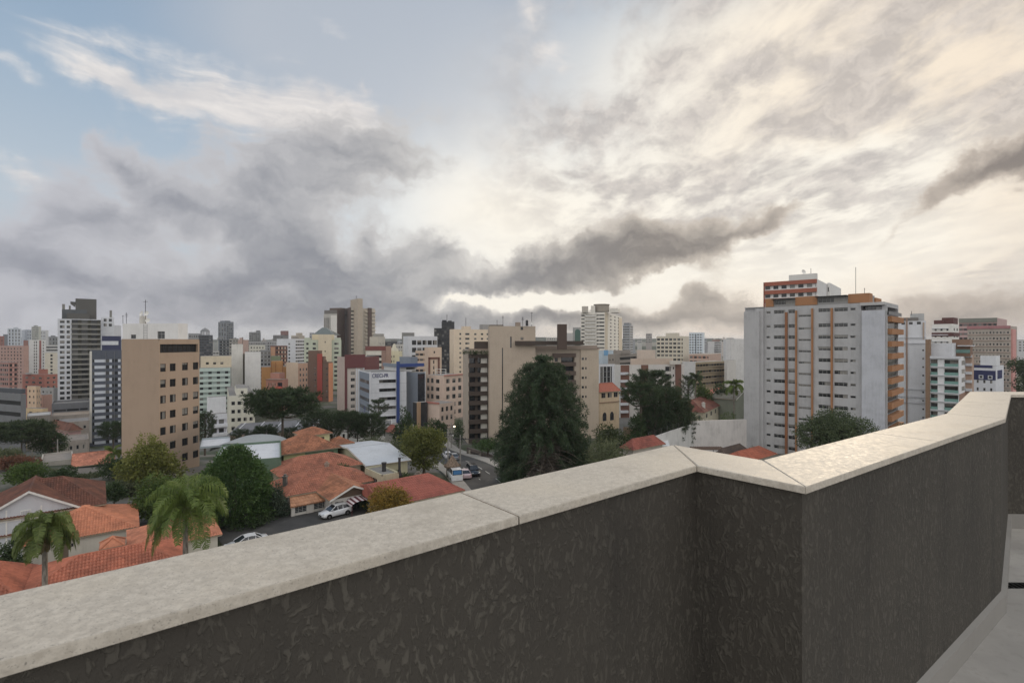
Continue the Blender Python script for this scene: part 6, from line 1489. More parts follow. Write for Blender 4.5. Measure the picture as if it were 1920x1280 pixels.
pv = b.vol('porch', -60, 15, None, 1003, 1090, -5, WT, depth=3.6); pv.z0 = b.z0; tiled_roof(b, hcorners(pv), pv.z1, 1.3, OLD_T, 'hip', over=.4)
b.done()
# --- orange roofed house
WC = w_((206, 198, 182), .22)
b = house('house', 'cream house under a pyramid roof of bright orange tiles behind the left palm', 'house', None, 42, 254, 53.3, 53, 1024, WC, depth=9.6)
tiled_roof(b, hcorners(b), hz(b), 2.1, ORANGE_T, 'hip', over=.35, seg=6)
u = lambda px: b.u('R', px)
b.win('R', u(112), u(128.5), b.z0+.45, b.z0+2.75, 'dark', .1); b.slab('door', 'R', u(112.5), u(128), b.z0+.45, b.z0+2.6, -.1, -.04, plain('door_brown', (120, 106, 92), .6), frac=False)
b.slab('lamp', 'R', u(134), u(137.5), b.z0+2.2, b.z0+2.5, 0, .2, METAL_DARK, frac=False)
pv = b.vol('porch', None, 189, 232, 1029, 1062, -1.6, w_((196, 116, 84), .2), depth=2.0); pv.z0 = b.z0
tiled_roof(b, hcorners(pv), pv.z1, .75, ORANGE_T, 'hip', over=.15, near=False)
b.done()
b = house('house', 'long low annex with ribbed orange tiled roof just beyond the coping', 'house', None, 38, None, 42.4, 53, 640+21.3*960/42.4, WC, depth=7.0); b.B = b.C+b.dR*11.5; b.D = b.A+b.dR*11.5; b.wR = 11.5; b.faces['R'] = (b.C, b.dR, 11.5, b.faces['R'][3])
b.faces['B'] = (b.D, -b.dL, b.wL, b.dR)
tiled_roof(b, hcorners(b), hz(b), 1.55, tile_mat((186, 106, 76), .5, .2), 'hip', over=.35, seg=6); b.done()
b = house('house', 'low house with a mottled orange hip roof behind the big palm', 'house', None, 247, 408, 52, 53, 640+21.3*960/52, WC, depth=7.0); tiled_roof(b, hcorners(b), hz(b), 1.5, tile_mat((200, 126, 92), .6, .2), 'hip', over=.4); b.done()
b = house('house', 'cream house with darker orange ribbed tiles, cut by the left edge', 'house', None, -90, 36, 40, 53, 640+21.3*960/40, WC, depth=7.5); tiled_roof(b, hcorners(b), hz(b), 1.7, tile_mat((176, 100, 72), .5, .2), 'hip', over=.35, seg=6); b.done()
# --- carport and low buildings behind
b = house('carport', 'carport with a worn orange tiled roof and a wide dark opening', 'carport', 137, 212, None, 104, 2, 866, w_((150, 140, 128), .4), depth=9); tiled_roof(b, hcorners(b), hz(b), 1.7, tile_mat((196, 122, 92), .8, .3), 'gable', axis='L', over=.35, near=False)
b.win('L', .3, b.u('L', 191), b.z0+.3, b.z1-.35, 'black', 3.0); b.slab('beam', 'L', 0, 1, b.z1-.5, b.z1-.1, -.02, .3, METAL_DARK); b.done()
b = B('garage', 'low pale garage with a grey flat roof beside the carport', 'building', 76, 136.5, None, 106, 2, 862, w_((176, 170, 160), .4), depth=10, roof=w_((140, 132, 124), .5), lip=.3); b.done()
b = house('house', 'red brown roofed pink house left of the blue grey slab', 'house', 88, 130, 152, 168, 30, 808, w_((170, 128, 124), .3)); tiled_roof(b, hcorners(b), hz(b), 2.2, OLD_T, 'hip', over=.5, near=False); b.grid('L', 2, 3, .5, 1, h=.45, w=.4, kind='white'); b.grid('R', 1, 3, .5, 1, h=.45, w=.4, kind='white'); b.done()
for (L, C, Y, top, lab, rgb) in ((110, 168, 190, 789, 'grey corrugated shed roof at the foot of the blue grey slab', (140, 134, 130)), (112, 166, 158, 824, 'stepped grey sheds with rusty patches below the blue grey slab', (132, 122, 114)), (50, 96, 205, 778, 'pale flat roof between the yellow house and the podium', (176, 174, 172)), (96, 168, 222, 776, 'tan flat roof just under the grey podium', (160, 142, 124))):
    b = B('shed', lab, 'shed', L, C, None, Y, 3, top, w_((150, 140, 130), .4), depth=13, roof=w_(rgb, .6), lip=.25); b.grid('L', 4, 2.8, .6, 1, h=.45, w=.4); b.done()
# --- green walled hall, green house, restaurant
GRW = w_((92, 116, 96), .2)
b = B('hall', 'flat roofed hall with green end wall and white roof sheet behind the big cypress', 'building', 398, 527.5, None, 80, 4, 861, GRW, depth=15, roof=w_((196, 199, 206), .35), lip=.35)
v = b.vol('glazed_wing', 375, 432, None, 836, None, 12, w_((150, 160, 166), .2), depth=9); v.grid('L', 3, 3, .4, 1, h=.6, w=.7)
mb = MB(); n = 10
for i in range(n):
    a0, a1 = math.pi*i/n, math.pi*(i+1)/n; c = at(446, 846, 92)-b.base
    P = lambda a, y: (c.x-5.2*math.cos(a), c.y+y, c.z+1.5*math.sin(a))
    mb.face([P(a0, 0), P(a1, 0), P(a1, 9), P(a0, 9)], smooth=True)
mb.build('vault_roof', w_((150, 156, 158), .3), b.root); b.done()
YG = w_((186, 190, 128), .2); GG = w_((112, 144, 112), .2)
b = house('house', 'yellow and green two storey house with weathered tile roof and a small tower', 'house', 510, 532, 633, 88, 51, 851, YG); tiled_roof(b, hcorners(b), hz(b), 2.4, MIX_T, 'hip', over=.6)
u = lambda px: b.u('R', px); b.slab('green_wall', 'R', u(572)/b.wR, 1.0, b.z0, b.z1-.1, -.02, .06, GG)
b.win('R', u(550), u(560), b.z1-2.0, b.z1-.9, 'white'); b.slab('window', 'R', u(588), u(595), b.z1-2.2, b.z1-.6, .05, .10, DARKGLASS, frac=False); b.slab('window', 'R', u(617), u(625), b.z1-2.0, b.z1-.6, .05, .10, DARKGLASS, frac=False)
v = b.vol('tower', None, 568, 618, 817, 850, 7.5, w_((206, 206, 150), .2), depth=4.5); tiled_roof(b, hcorners(v), v.z1, 1.1, MIX_T, 'hip', over=.45); v.win('R', v.wR*.5, v.wR*.8, v.z1-1.9, v.z1-.6, 'dark')
v = b.vol('annex', None, 627, 660, 834, 872, 9, GG, depth=4); tiled_roof(b, hcorners(v), v.z1, 1.1, MIX_T, 'hip', over=.4)
b.done()
b = house('house', 'long red tiled roof behind the restaurant, with a small chimney', 'house', None, 527, 676, 76, 51, 893, w_((180, 160, 136), .3), depth=7.5); tiled_roof(b, hcorners(b), hz(b), 1.8, RED_T, 'hip', over=.4, tw=.3); chimney(b, 613, 868, 884, .55, 4.5); b.done()
RW = w_((184, 178, 170), .3)
b = house('restaurant', 'restaurant with long orange tiled roof, gabled porch and maroon arched canopy', 'restaurant', None, 540, 703, 69, 51, 929, RW, depth=8)
tiled_roof(b, hcorners(b), hz(b), 2.0, RED_T, 'hip', over=.4, tw=.3); chimney(b, 534.5, 892, 904, .5, 3, METAL_GREY)
# lean-to in front
LT = tile_mat((186, 130, 92), .5, .15); mb = MB()
q = [b.pt('R', .2, b.z1-.15, 0), b.pt('R', 6.6, b.z1-.15, 0), b.pt('R', 6.6, b.z1-.85, 2.6), b.pt('R', -.4, b.z1-.85, 2.6)]
tile_face(mb, [q[3], q[2], q[1], q[0]], .4, .8, .05, 4); mb.face([p-Vector((0, 0, .08)) for p in q], 0); mb.build('lean_to_roof', LT, b.root)
zf = b.z1-.95
for (a, c) in ((-.2, .25), (1.75, 2.7), (4.5, 4.8), (6.1, 6.5)): b.slab('pier', 'R', a, c, b.z0, zf, 1.9, 2.3, RW, frac=False)
for (a, c) in ((.25, 1.75), (2.7, 4.5), (4.8, 6.1)):
    b.slab('sill_wall', 'R', a, c, b.z0, b.z0+.75, 2.0, 2.2, RW, frac=False)
    mb = MB(); w_n = c-a; P = lambda uu_, z, d: b.pt('R', uu_, z, d)
    mb.face([P(a, b.z0+.75, 2.05), P(c, b.z0+.75, 2.05), P(c, zf, 2.05), P(a, zf, 2.05)], 0)
    mb.build('window', [DARKGLASS], b.root)
    mb = MB()
    for zz in np.linspace(b.z0+.8, zf-.05, 5): mb.tube([P(a, zz, 2.12), P(c, zz, 2.12)], .025, 4)
    for x in np.linspace(a, c, 4): mb.tube([P(x, b.z0+.75, 2.12), P(x, zf, 2.12)], .03, 4)
    mb.build('window_bars', FRAME_ALU, b.root)
v = b.vol('porch', None, 623, 696, 936, 985, -1.4, RW, depth=7.5); v.z0 = b.z0
tiled_roof(b, hcorners(v), v.z1, 1.45, MIX_T, 'gable', axis='L', over=.55, tw=.3, gable=plain('timber', (92, 78, 66), .8))
v.win('R', v.wR*.38, v.wR*.8, v.z0+.4, v.z1-.3, 'black', .6); v.win('R', v.wR*.06, v.wR*.3, v.z0+1.3, v.z1-.4, 'whitewide', .1)
mb = MB(); n = 12
for i in range(n):
    a0, a1 = math.pi*i/n, math.pi*(i+1)/n
    P = lambda a, d: v.pt('R', v.wR*.58-1.35*math.cos(a), v.z1-.75+.62*math.sin(a)*(1 if d < 1.5 else .82), d)
    mb.face([P(a0, .1), P(a0, 2.2), P(a1, 2.2), P(a1, .1)], i % 2, smooth=False)
for uo in (-1.3, 1.3): mb.tube([v.pt('R', v.wR*.58+uo, v.z0, 2.1), v.pt('R', v.wR*.58+uo, v.z1-.7, 2.1)], .04, 5, 1)
mb.build('arched_canopy', [w_((198, 186, 190), .1), w_((96, 44, 52), .1)], b.root); b.done()
# railings in front of the porch
t = thing('railing', 'pale steel railing in front of the restaurant porch', 'railing', gat(660, 71.5)); mb = MB()
for i in range(8):
    p = b.dR*(i*.55-.6); mb.tube([(p.x, p.y, 0), (p.x, p.y, 1.0)], .025, 4)
for zz in (.55, 1.0): p0, p1 = b.dR*-.6, b.dR*3.25; mb.tube([(p0.x, p0.y, zz), (p1.x, p1.y, zz)], .025, 4)
mb.build('rails', FRAME_ALU, t)
# --- metal shed and barbecue flues
b = house('shed', 'shed with a broad white metal roof behind the restaurant', 'shed', 628, 690, 764, 83, 56, 872, w_((184, 176, 140), .3)); tiled_roof(b, hcorners(b), hz(b), 1.2, wall_mat((182, 187, 194), .3, .5), 'gable', axis='R', over=.5, near=False); b.done()
for (px, p0, p1, Y, lab) in ((720, 868, 903, 77, 'black barbecue flue with flared hood beside the metal shed'), (749, 859, 886, 80, 'slim dark flue pipe right of the flared barbecue flue')):
    t = thing('flue', lab, 'chimney', gat(px, Y)); h0 = at(px, p0, Y).z-t.location.z; mb = MB(); r = .32 if px < 730 else .2
    mb.lathe([(.001, 0), (r*2.4, 0), (r*2.4, h0*.42), (r, h0*.62), (r, h0), (r*1.25, h0), (r*1.25, h0+.12), (.001, h0+.14)], 10, 0); mb.build('stack', METAL_DARK, t)
b = B('annex', 'low concrete annex with flat grey roof below the metal shed', 'building', 684, 716, 748, 74, 50, 893, w_((176, 170, 140), .35), lip=.2); b.grid('L', 1, 2.6, .2, 1, h=.5, w=.5); b.done()
b = house('house', 'house with a smooth red metal roof behind the golden bush', 'house', None, 724, 865, 65.2, 51.5, 949.2, w_((196, 186, 170), .3), depth=10.4)
m_ = tile_mat((160, 88, 72), .2, .15); tiled_roof(b, hcorners(b), hz(b), 1.7, m_, 'hip', over=.4, inset=(.05, 2.8), tw=.34, seg=2, axis='R'); chimney(b, 784, 887, 900, .9, 11, wall_mat((112, 104, 92), .5)); b.done()
t = thing('thatched_kiosk', 'brown thatched cone roof beside the street cars', 'kiosk', gat(848, 88)); mb = MB(); mb.lathe([(1.5, 2.3), (1.35, 2.0), (.1, 4.0), (.001, 4.1)], 18, 0); mb.build('thatch', bark_mat((.20, .15, .115)), t)
mb = MB(); 
for k in range(5): a = 6.28*k/5; mb = MB(); mb.tube([(1.1*math.cos(a), 1.1*math.sin(a), 0), (1.1*math.cos(a), 1.1*math.sin(a), 2.4)], .07, 5); mb.build('post', bark_mat(), t)
# --- low roofs behind the pines
b = B('warehouse', 'grey gabled warehouse roof with white seams behind the tall umbrella pine', 'building', 428, 592, None, 176, 3, 806, w_((176, 152, 136), .3), depth=16)
mb = MB(); A_, C_ = b.pt('L', 0, b.z1), b.pt('L', b.wL, b.z1); bk = Vector((0, 16, 0)); rg0, rg1 = A_+bk*.5+Vector((0, 0, 2.6)), C_+bk*.5+Vector((0, 0, 2.6))
mb.face([A_-Vector((.3, .4, 0)), C_-Vector((-.3, .4, 0)), rg1, rg0]); mb.face([C_+bk, A_+bk, rg0, rg1]); mb.face([A_, rg0, A_+bk]); mb.face([C_, C_+bk, rg1]); mb.build('roof', w_((112, 112, 116), .5), b.root)
for k in range(5): 
    mb = MB(); p = A_.lerp(C_, .05+.22*k); q = rg0.lerp(rg1, .05+.22*k); mb.tube([p+Vector((0, 0, .1)), q+Vector((0, 0, .1))], .16, 4); mb.build('roof_seam', WHITE, b.root)
b.grid('L', 8, 3, .6, 2, h=.45, w=.4, kind='dark'); b.done()
b = B('apartment_block', 'small white walk up block with boxed balconies beside the tan block', 'building', 386, 390, 426, 176, 50, 777, w_((206, 208, 214), .2)); b.ribbon('R', 3.1, .9, 7, h=.5, sill=.15, a=.2, b=.95, pitch=2.2, frac=.7, mull=(190, 190, 196), depth=.3); b.floors('balcony_front', 'R', .18, 1.0, 3.1, .9, 1.0, .9, w_((206, 208, 214), .2), 6, sillz=-.6); b.slab('grey_wall', 'R', 0, .18, b.z0, b.z1-3, -.02, 1.0, w_((140, 140, 148), .2)); b.vol('stair_head', 388, 391, 424, 745, None, 2, w_((210, 211, 214), .2)); b.done()
b = B('apartment_block', 'cream walk up block with stair tower, left of the tall umbrella pine', 'building', 426, 430, 478, 196, 60, 742, w_((206, 202, 184), .2)); b.grid('R', 4, 3.2, 1.4, 6, a=.03, b=.97, w=.6, h=.45); v = b.vol('stair_tower', 440, 443, 464, 728, None, 3, w_((210, 206, 188), .2)); v.win('R', v.wR*.4, v.wR*.65, v.z0+.5, v.z0+1.6, 'dark'); b.done()
b = B('warehouse', 'low white building half hidden behind the row of pines', 'building', 585, 735, None, 165, 3, 800, w_((200, 198, 194), .3), depth=14, lip=.4); b.grid('L', 12, 3.2, .8, 1, h=.45, w=.4); b.done()
b = house('house', 'small house with a bright red roof among the trees before the white office', 'house', 722, 737, 750, 150, 40, 811, w_((196, 190, 184), .2)); tiled_roof(b, hcorners(b), hz(b), 2.0, plain('red_roof', (150, 92, 82), .8), 'hip', over=.4, near=False); b.done()
# --- garden wall, garage wall and planter of the beige block
t = thing('garage_wall', 'dark retaining wall with garage doors below the beige block', 'wall', gat(875, 132)); P0, P1 = gat(875, 132), gat(946, 118)
e = (P1-P0); e.z = 0; L_ = e.length; e.normalize(); nn = Vector((e.y, -e.x, 0)); mb = MB(); zt_ = 24-(838-640)/F*132-P0.z
mb.prism([(0, 0), (e.x*L_, e.y*L_), (e.x*L_-nn.x*.5, e.y*L_-nn.y*.5), (-nn.x*.5, -nn.y*.5)], -3, zt_, 0); mb.build('wall', w_((96, 86, 80), .3), t)
for k in range(3):
    s0 = e*(L_*(.12+.3*k)); s1 = e*(L_*(.33+.3*k)); mb = MB(); o_ = nn*.06; mb.face([s0+o_+Vector((0, 0, -1.2)), s1+o_+Vector((0, 0, -1.2)), s1+o_+Vector((0, 0, zt_*.62)), s0+o_+Vector((0, 0, zt_*.62))]); mb.build('garage_door', w_((58, 52, 50), .2), t)
    mb = MB(); mb.prism([(s0.x-e.x*.5+nn.x*.3, s0.y-e.y*.5+nn.y*.3), (s0.x+nn.x*.3, s0.y+nn.y*.3), (s0.x, s0.y), (s0.x-e.x*.5, s0.y-e.y*.5)], -2, zt_*.75); mb.build('pier', w_((150, 142, 130), .2), t)
# --- right hand gardens
b = house('house', 'small house with a dull red roof beside the olive grey tree', 'house', 1168, 1187, 1242, 86, 52, 843, w_((180, 170, 158), .3)); tiled_roof(b, hcorners(b), hz(b), 1.5, tile_mat((150, 82, 68), .6, .25), 'hip', over=.4); b.done()
b = B('garage', 'long white flat roofed garage beyond the dull red roof', 'building', 1196, 1256, None, 104, 12, 836, w_((196, 196, 194), .3), depth=7, roof=w_((206, 208, 210), .3)); b.done()
def wallrun(label, pts, zpx, mat, thick=.2, name='garden_wall', posts=0):
    """free standing wall along plan points given as (px, Y, py_top)"""
    P = [at(px, py, Y) for px, Y, py in pts]; base = Vector((P[0].x, P[0].y, ground(P[0].x, P[0].y))); t = thing(name, label, 'wall', base); mb = MB()
    for a, c in zip(P[:-1], P[1:]):
        d = Vector((c.x-a.x, c.y-a.y, 0)).normalized(); n = Vector((-d.y, d.x, 0))*thick; a0, c0 = a-base, c-base
        za, zc_ = ground(a.x, a.y)-1.2-base.z, ground(c.x, c.y)-1.2-base.z
        q = [Vector((a0.x, a0.y, za)), Vector((c0.x, c0.y, zc_)), c0, a0]; mb.face(q); mb.face([v+n for v in q][::-1]); mb.face([q[3], q[2], q[2]+n, q[3]+n])
    mb.build('wall', mat, t)
    if posts:
        mb = MB()
        for a, c in zip(P[:-1], P[1:]):
            k = max(1, int((c-a).length/posts))
            for i in range(k): p = a.lerp(c, i/k)-base; mb.tube([p-Vector((0, 0, .2)), p+Vector((0, 0, 1.3))], .03, 4)
            for hh in (.5, .9, 1.25): mb.tube([a-base+Vector((0, 0, hh)), c-base+Vector((0, 0, hh))], .012, 3)
        mb.build('fence_wire', METAL_GREY, t)
    return t
wallrun('tan garden wall with a wire fence right of the olive grey tree', [(1170, 116, 800), (1252, 124, 806)], None, w_((176, 148, 118), .35), posts=2.5)
wallrun('white curving garden wall with fence behind the pergola', [(1216, 104, 822), (1262, 112, 806), (1300, 121, 794)], None, w_((200, 198, 194), .35), posts=2.5)
wallrun('tall white wall running up to the big white block', [(1299, 121, 789), (1400, 134, 786)], None, w_((200, 194, 190), .4), thick=.5)
t = thing('pergola', 'timber pergola with thin dark posts in the garden by the white wall', 'pergola', gat(1326, 112)); mb = MB()
for (x, y) in ((-2.8, -.9), (-.9, 1.0), (1.0, -.9), (2.9, 1.0), (2.7, -.9), (-2.6, 1.0)): mb = MB(); mb.tube([(x, y, 0), (x, y, 2.7)], .06, 5); mb.build('post', METAL_DARK, t)
mb = MB(); mb.box((-3.4, -1.3, 2.7), (3.4, 1.3, 2.85))
for k in range(18): mb.box((-3.3+.39*k, -1.4, 2.85), (-3.2+.39*k, 1.4, 2.93))
mb.build('roof', bark_mat((.16, .11, .085)), t)
def gsheet(name, label, cat, mat, pts, lift=.05, kind='structure'):
    P = [onground(px, py) for px, py in pts]; mb = MB(); mb.face([(p.x, p.y, ground(p.x, p.y)+lift) for p in P]); o = mb.build(name, mat)
    return tag(o, kind=kind)
gsheet('patio', None, None, w_((176, 168, 158), .4), [(1262, 836), (1290, 812), (1345, 818), (1398, 832), (1398, 848), (1300, 850)], .25)
gsheet('lawn', None, None, leaf_mat((0.03, 0.045, 0.015), (0.06, 0.085, 0.03)), [(1290, 812), (1300, 806), (1398, 821), (1398, 828), (1350, 821)], .5)
for (px, py, w, lab) in ((1275, 822, 1.6, 'left'), (1290, 826, 1.3, 'right')):
    p = onground(px, py+8); broadleaf('garden_shrub', '%s of the two bushy shrubs in front of the pergola' % lab, p, 3.0, 2.6*w*.8, seed=px, mat=DEEP, n=1500, size=.28, cat='shrub', shape='round', trunk=.05)
for (L, C, R_, Y, th, top, lab, rgb, rise) in ((1340, 1358, 1400, 84, 50, 857, 'dark brown hip roof just beyond the coping below the big white block', (88, 74, 66), 1.2), (1352, 1392, 1452, 82, 52, 868, 'small orange red roof just beyond the coping bend', (170, 92, 64), 1.3)):
    b = house('house', lab, 'house', L, C, R_, Y, th, top, w_((170, 164, 158), .3)); tiled_roof(b, hcorners(b), hz(b), rise, tile_mat(rgb, .6, .2), 'hip', over=.35); b.done()
p = onground(1336, 842); V = lobes_crown([(x, y*.3, .8, 1.0, .7, 1.1) for x in np.linspace(-4, 4, 10) for y in (-1, 1)], 2600, .25, None, seed=5)
t = thing('hedge', 'clipped green hedge beside the patio below the white wall', 'hedge', p, R(-24)); link('leaves', leaf_mesh(V, GREEN), t); mb = MB(); mb.box((-4, -.4, -.2), (4, .4, .8)); mb.build('stems', bark_mat(), t)
# tower house and houses further right
b = house('house', 'cream tower house with a pinkish red pyramid roof beside the beige block', 'house', 1112, 1124, 1161, 184, 58, 735, w_((206, 180, 142), .3)); tiled_roof(b, hcorners(b), hz(b), 3.0, plain('red_roof', (168, 104, 86), .8), 'hip', over=.6, near=False); 
b.grid('R', 3, 3.0, .15, 1, a=.05, b=.98, w=.7, h=.62, sill=.3); b.slab('cornice', 'R', 0, 1, b.z1-4.0, b.z1-3.7, -.02, .25, w_((150, 120, 96), .2))
for c in (.25, .62): 
    mb = MB(); w0 = b.wR*c; pts = [b.pt('R', w0-.9, b.z1-10.5, .06), b.pt('R', w0+.9, b.z1-10.5, .06)]+[b.pt('R', w0+.9*math.cos(a), b.z1-8.6+1.2*math.sin(a), .06) for a in np.linspace(0, math.pi, 9)]; mb.face(pts); mb.build('arched_window', DARKGLASS, b.root)
b.done()
b = house('house', 'wide house with brown red hip roof and a small chimney behind the dark pines', 'house', 1262, 1318, 1362, 168, 34, 773, w_((196, 186, 160), .3)); tiled_roof(b, hcorners(b), hz(b), 3.4, tile_mat((128, 72, 56), .7, .35), 'hip', over=.7, near=False, tw=.4); chimney(b, 1319, 755, 766, .9, 5, OFFW); b.grid('L', 6, 3, .3, 1, h=.5, w=.35); b.grid('R', 5, 3, .3, 1, h=.5, w=.35); b.done()
b = house('house', 'white house with a salmon tiled roof behind the wide brown roof', 'house', 1296, 1326, 1366, 205, 40, 748, w_((206, 202, 198), .2)); tiled_roof(b, hcorners(b), hz(b), 2.6, tile_mat((200, 112, 90), .3, .1), 'gable', axis='R', over=.5, near=False); b.grid('R', 3, 3, .5, 1, h=.4, w=.3); b.done()
b = B('house', 'pale pink house with rows of dark windows left of the palm', 'house', 1356, 1364, 1385, 196, 50, 735, w_((200, 172, 160), .2)); b.grid('R', 3, 3.0, 1.6, 3, a=.2, b=.95, w=.6, h=.5, kind='dark'); b.done()
b = house('house', 'grey green gabled house against the big white block', 'house', None, 1379, 1405, 182, 48, 749, w_((128, 134, 118), .25), depth=9); tiled_roof(b, hcorners(b), hz(b), 2.6, tile_mat((120, 116, 104), .5, .3), 'gable', axis='L', over=.5, near=False); b.done()

# ------------------------------------------------------------------ streets
def poly_off(pts, d):
    out = []
    for i, p in enumerate(pts):
        a = Vector(pts[max(0, i-1)]); c = Vector(pts[min(len(pts)-1, i+1)]); e = (c-a).normalized(); out.append((p[0]-e.y*d, p[1]+e.x*d))
    return out
cl = [(9, 40), (3, 65), (-5.5, 93), (-12, 113), (-27, 160), (-45, 215)]
strip('road', ASPHALT, poly_off(cl, 4.6), poly_off(cl, -4.6), .05)
strip('pavement', PAVE, poly_off(cl, 6.8), poly_off(cl, 4.6), .17, skirt=.3); strip('pavement', PAVE, poly_off(cl, -4.6), poly_off(cl, -7.6), .17, skirt=.3)
def dashes(cl, d, w, on, off, label=None):
    mb = MB(); s = 0
    for a, c in zip(cl[:-1], cl[1:]):
        a, c = Vector(a), Vector(c); e = (c-a).normalized(); n = Vector((-e.y, e.x)); L_ = (c-a).length; t_ = 0
        while t_+on < L_:
            p0, p1 = a+e*t_+n*d, a+e*(t_+on)+n*d
            q = [(p.x, p.y) for p in (p0-n*w, p1-n*w, p1+n*w, p0+n*w)]; mb.face([(x, y, ground(x, y)+.058) for x, y in q][::1]); t_ += on+off
    tag(mb.build('road_marking', ROADPAINT), kind='structure')
dashes(cl[:4], -1.5, .07, 3.0, 2.5); dashes(cl[:4], 1.5, .07, 3.0, 2.5)
sd0 = b.dR if False else Vector((math.sin(R(51)), math.cos(R(51)))); org = Vector((-31, 70)); nrm_ = Vector((sd0.y, -sd0.x))
sl_ = [tuple(org+sd0*s-nrm_*-1.2) for s in (-9, 0, 12, 24, 31)]; sr_ = [tuple(org+sd0*s+nrm_*9.5) for s in (-9, 0, 12, 24, 31)]
strip('parking_road', ASPHALT, sl_, sr_, .07)
strip('pavement', PAVE, [tuple(org+sd0*s-nrm_*1.0) for s in (-6, 0, 8, 20)], [tuple(org+sd0*s+nrm_*1.2) for s in (-6, 0, 8, 20)], .2, skirt=.3)
hd = math.atan2(-sd0.y, -sd0.x)
WPAINT = car_paint((.62, .63, .65))
p = onground(629, 968); car('white hatchback parked in front of the restaurant', 'car', p+Vector((0, 0, .08)), hd+R(6), WPAINT, group=None)
p = gat(463, 56.9); car('white car mostly hidden behind the coping, only its roof showing', 'car', p+Vector((0, 0, .08)), hd, WPAINT, L=4.4, kind='sedan')
rd = Vector(cl[3])-Vector(cl[2]); ra = math.atan2(rd.y, rd.x)
p = onground(871, 895); car('pale pink car with red tail lights on the street', 'car', p+Vector((0, 0, .06)), ra, car_paint((.55, .42, .44)), kind='sedan', L=4.3)
p = onground(887, 890); car('black sport utility car parked by the kerb', 'car', p+Vector((0, 0, .06)), ra+math.pi, car_paint((.012, .012, .014)), kind='suv', L=4.5, Wd=1.85, H=1.72)
p = onground(852, 898); v_ = car('white van with a blue poster on its back, beside the thatched cone', 'van', p+Vector((0, 0, .06)), ra, WPAINT, kind='van', L=4.9, Wd=2.0, H=1.5, name='delivery_van')
mb = MB(); mb.face([(-2.47, .7, 1.35), (-2.47, -.7, 1.35), (-2.45, -.66, 2.0), (-2.45, .66, 2.0)]); mb.build('poster', plain('poster_blue', (70, 120, 170), .4), v_)
for (px, py, lab, col, kd) in ((838, 858, 'white car parked beyond the street trees', (.6, .6, .62), 'hatch'), (851, 862, 'grey car at the far end of the street, behind the pole', (.16, .17, .18), 'sedan'), (954, 897, 'pale car glimpsed under the big conifer', (.58, .58, .6), 'hatch')):
    p = onground(px, py); car(lab, 'car', p+Vector((0, 0, .06)), ra, car_paint(col), kind=kd)
def pole(label, px, Y, py_top, name='utility_pole', lamp=False, lit=False, r=.13):
    p = gat(px, Y); h = at(px, py_top, Y).z-p.z; t = thing(name, label, 'pole', p); mb = MB(); mb.tube([(0, 0, -.2), (0, 0, h)], [r*1.2, r*.75], 8); mb.build('shaft', CONC, t)
    mb = MB(); mb.box((-1.1, -.06, h-.9), (1.1, .06, h-.75)); 
    for x in (-1, -.5, .5, 1): mb.lathe([(.001, 0), (.05, 0), (.06, .1), (.03, .2), (.001, .2)], 6, 0, (x, 0, h-.75))
    mb.build('crossarm', METAL_DARK, t)
    if lamp:
        mb = MB(); mb.tube([(0, 0, h-1.6), (.5, -.7, h-.9), (1.0, -1.5, h-.8)], .045, 5); mb.build('lamp_arm', METAL_GREY, t)
        lm = MB(); lm.lathe([(.001, -.1), (.18, -.08), (.2, 0), (.12, .12), (.001, .14)], 10, 0, (1.15, -1.75, h-.85))
        if lit:
            m = bpy.data.materials.new('lamp_glow'); m.use_nodes = True; e_ = m.node_tree.nodes['Principled BSDF']; e_.inputs['Emission Color'].default_value = (1, .82, .55, 1); e_.inputs['Emission Strength'].default_value = 14
        lm.build('lamp_head', m if lit else FRAME_ALU, t)
    return t, p+Vector((0, 0, h-.65))
_, a1 = pole('concrete pole with crossarm and street lamp right of the yellow green tree', 840, 100, 805, lamp=True)
_, a2 = pole('concrete utility pole left of the garage wall', 863, 97, 815)
_, a3 = pole('slim pole among the trees before the white office', 775, 130, 795)
_, a4 = pole('street pole with a glowing lamp beside the beige block', 846, 150, 792, lamp=True, lit=True)
_, a5 = pole('grey utility pole beside the dark bush on the left', 108, 118, 823)
_, a6 = pole('tall pale lamp post behind the far left umbrella pine', 60, 128, 808)
def wires(label, a, c, n=3, sag=.6):
    t = thing('power_line', label, 'cable', a); 
    for i in range(n):
        mb = MB(); off = Vector(((i-(n-1)/2)*.7, 0, 0)); pts = [a.lerp(c, s)+off-Vector((0, 0, sag*4*s*(1-s)))-a for s in np.linspace(0, 1, 9)]; mb.tube(pts, .02, 4); mb.build('wire', METAL_DARK, t)
wires('thin wires strung between the two concrete street poles', a1, a2); wires('thin wires running from the street lamp pole to the lit lamp', a1, a4); wires('thin wires running right from the pole by the garage wall', a2, gat(945, 90)+Vector((0, 0, 8)))

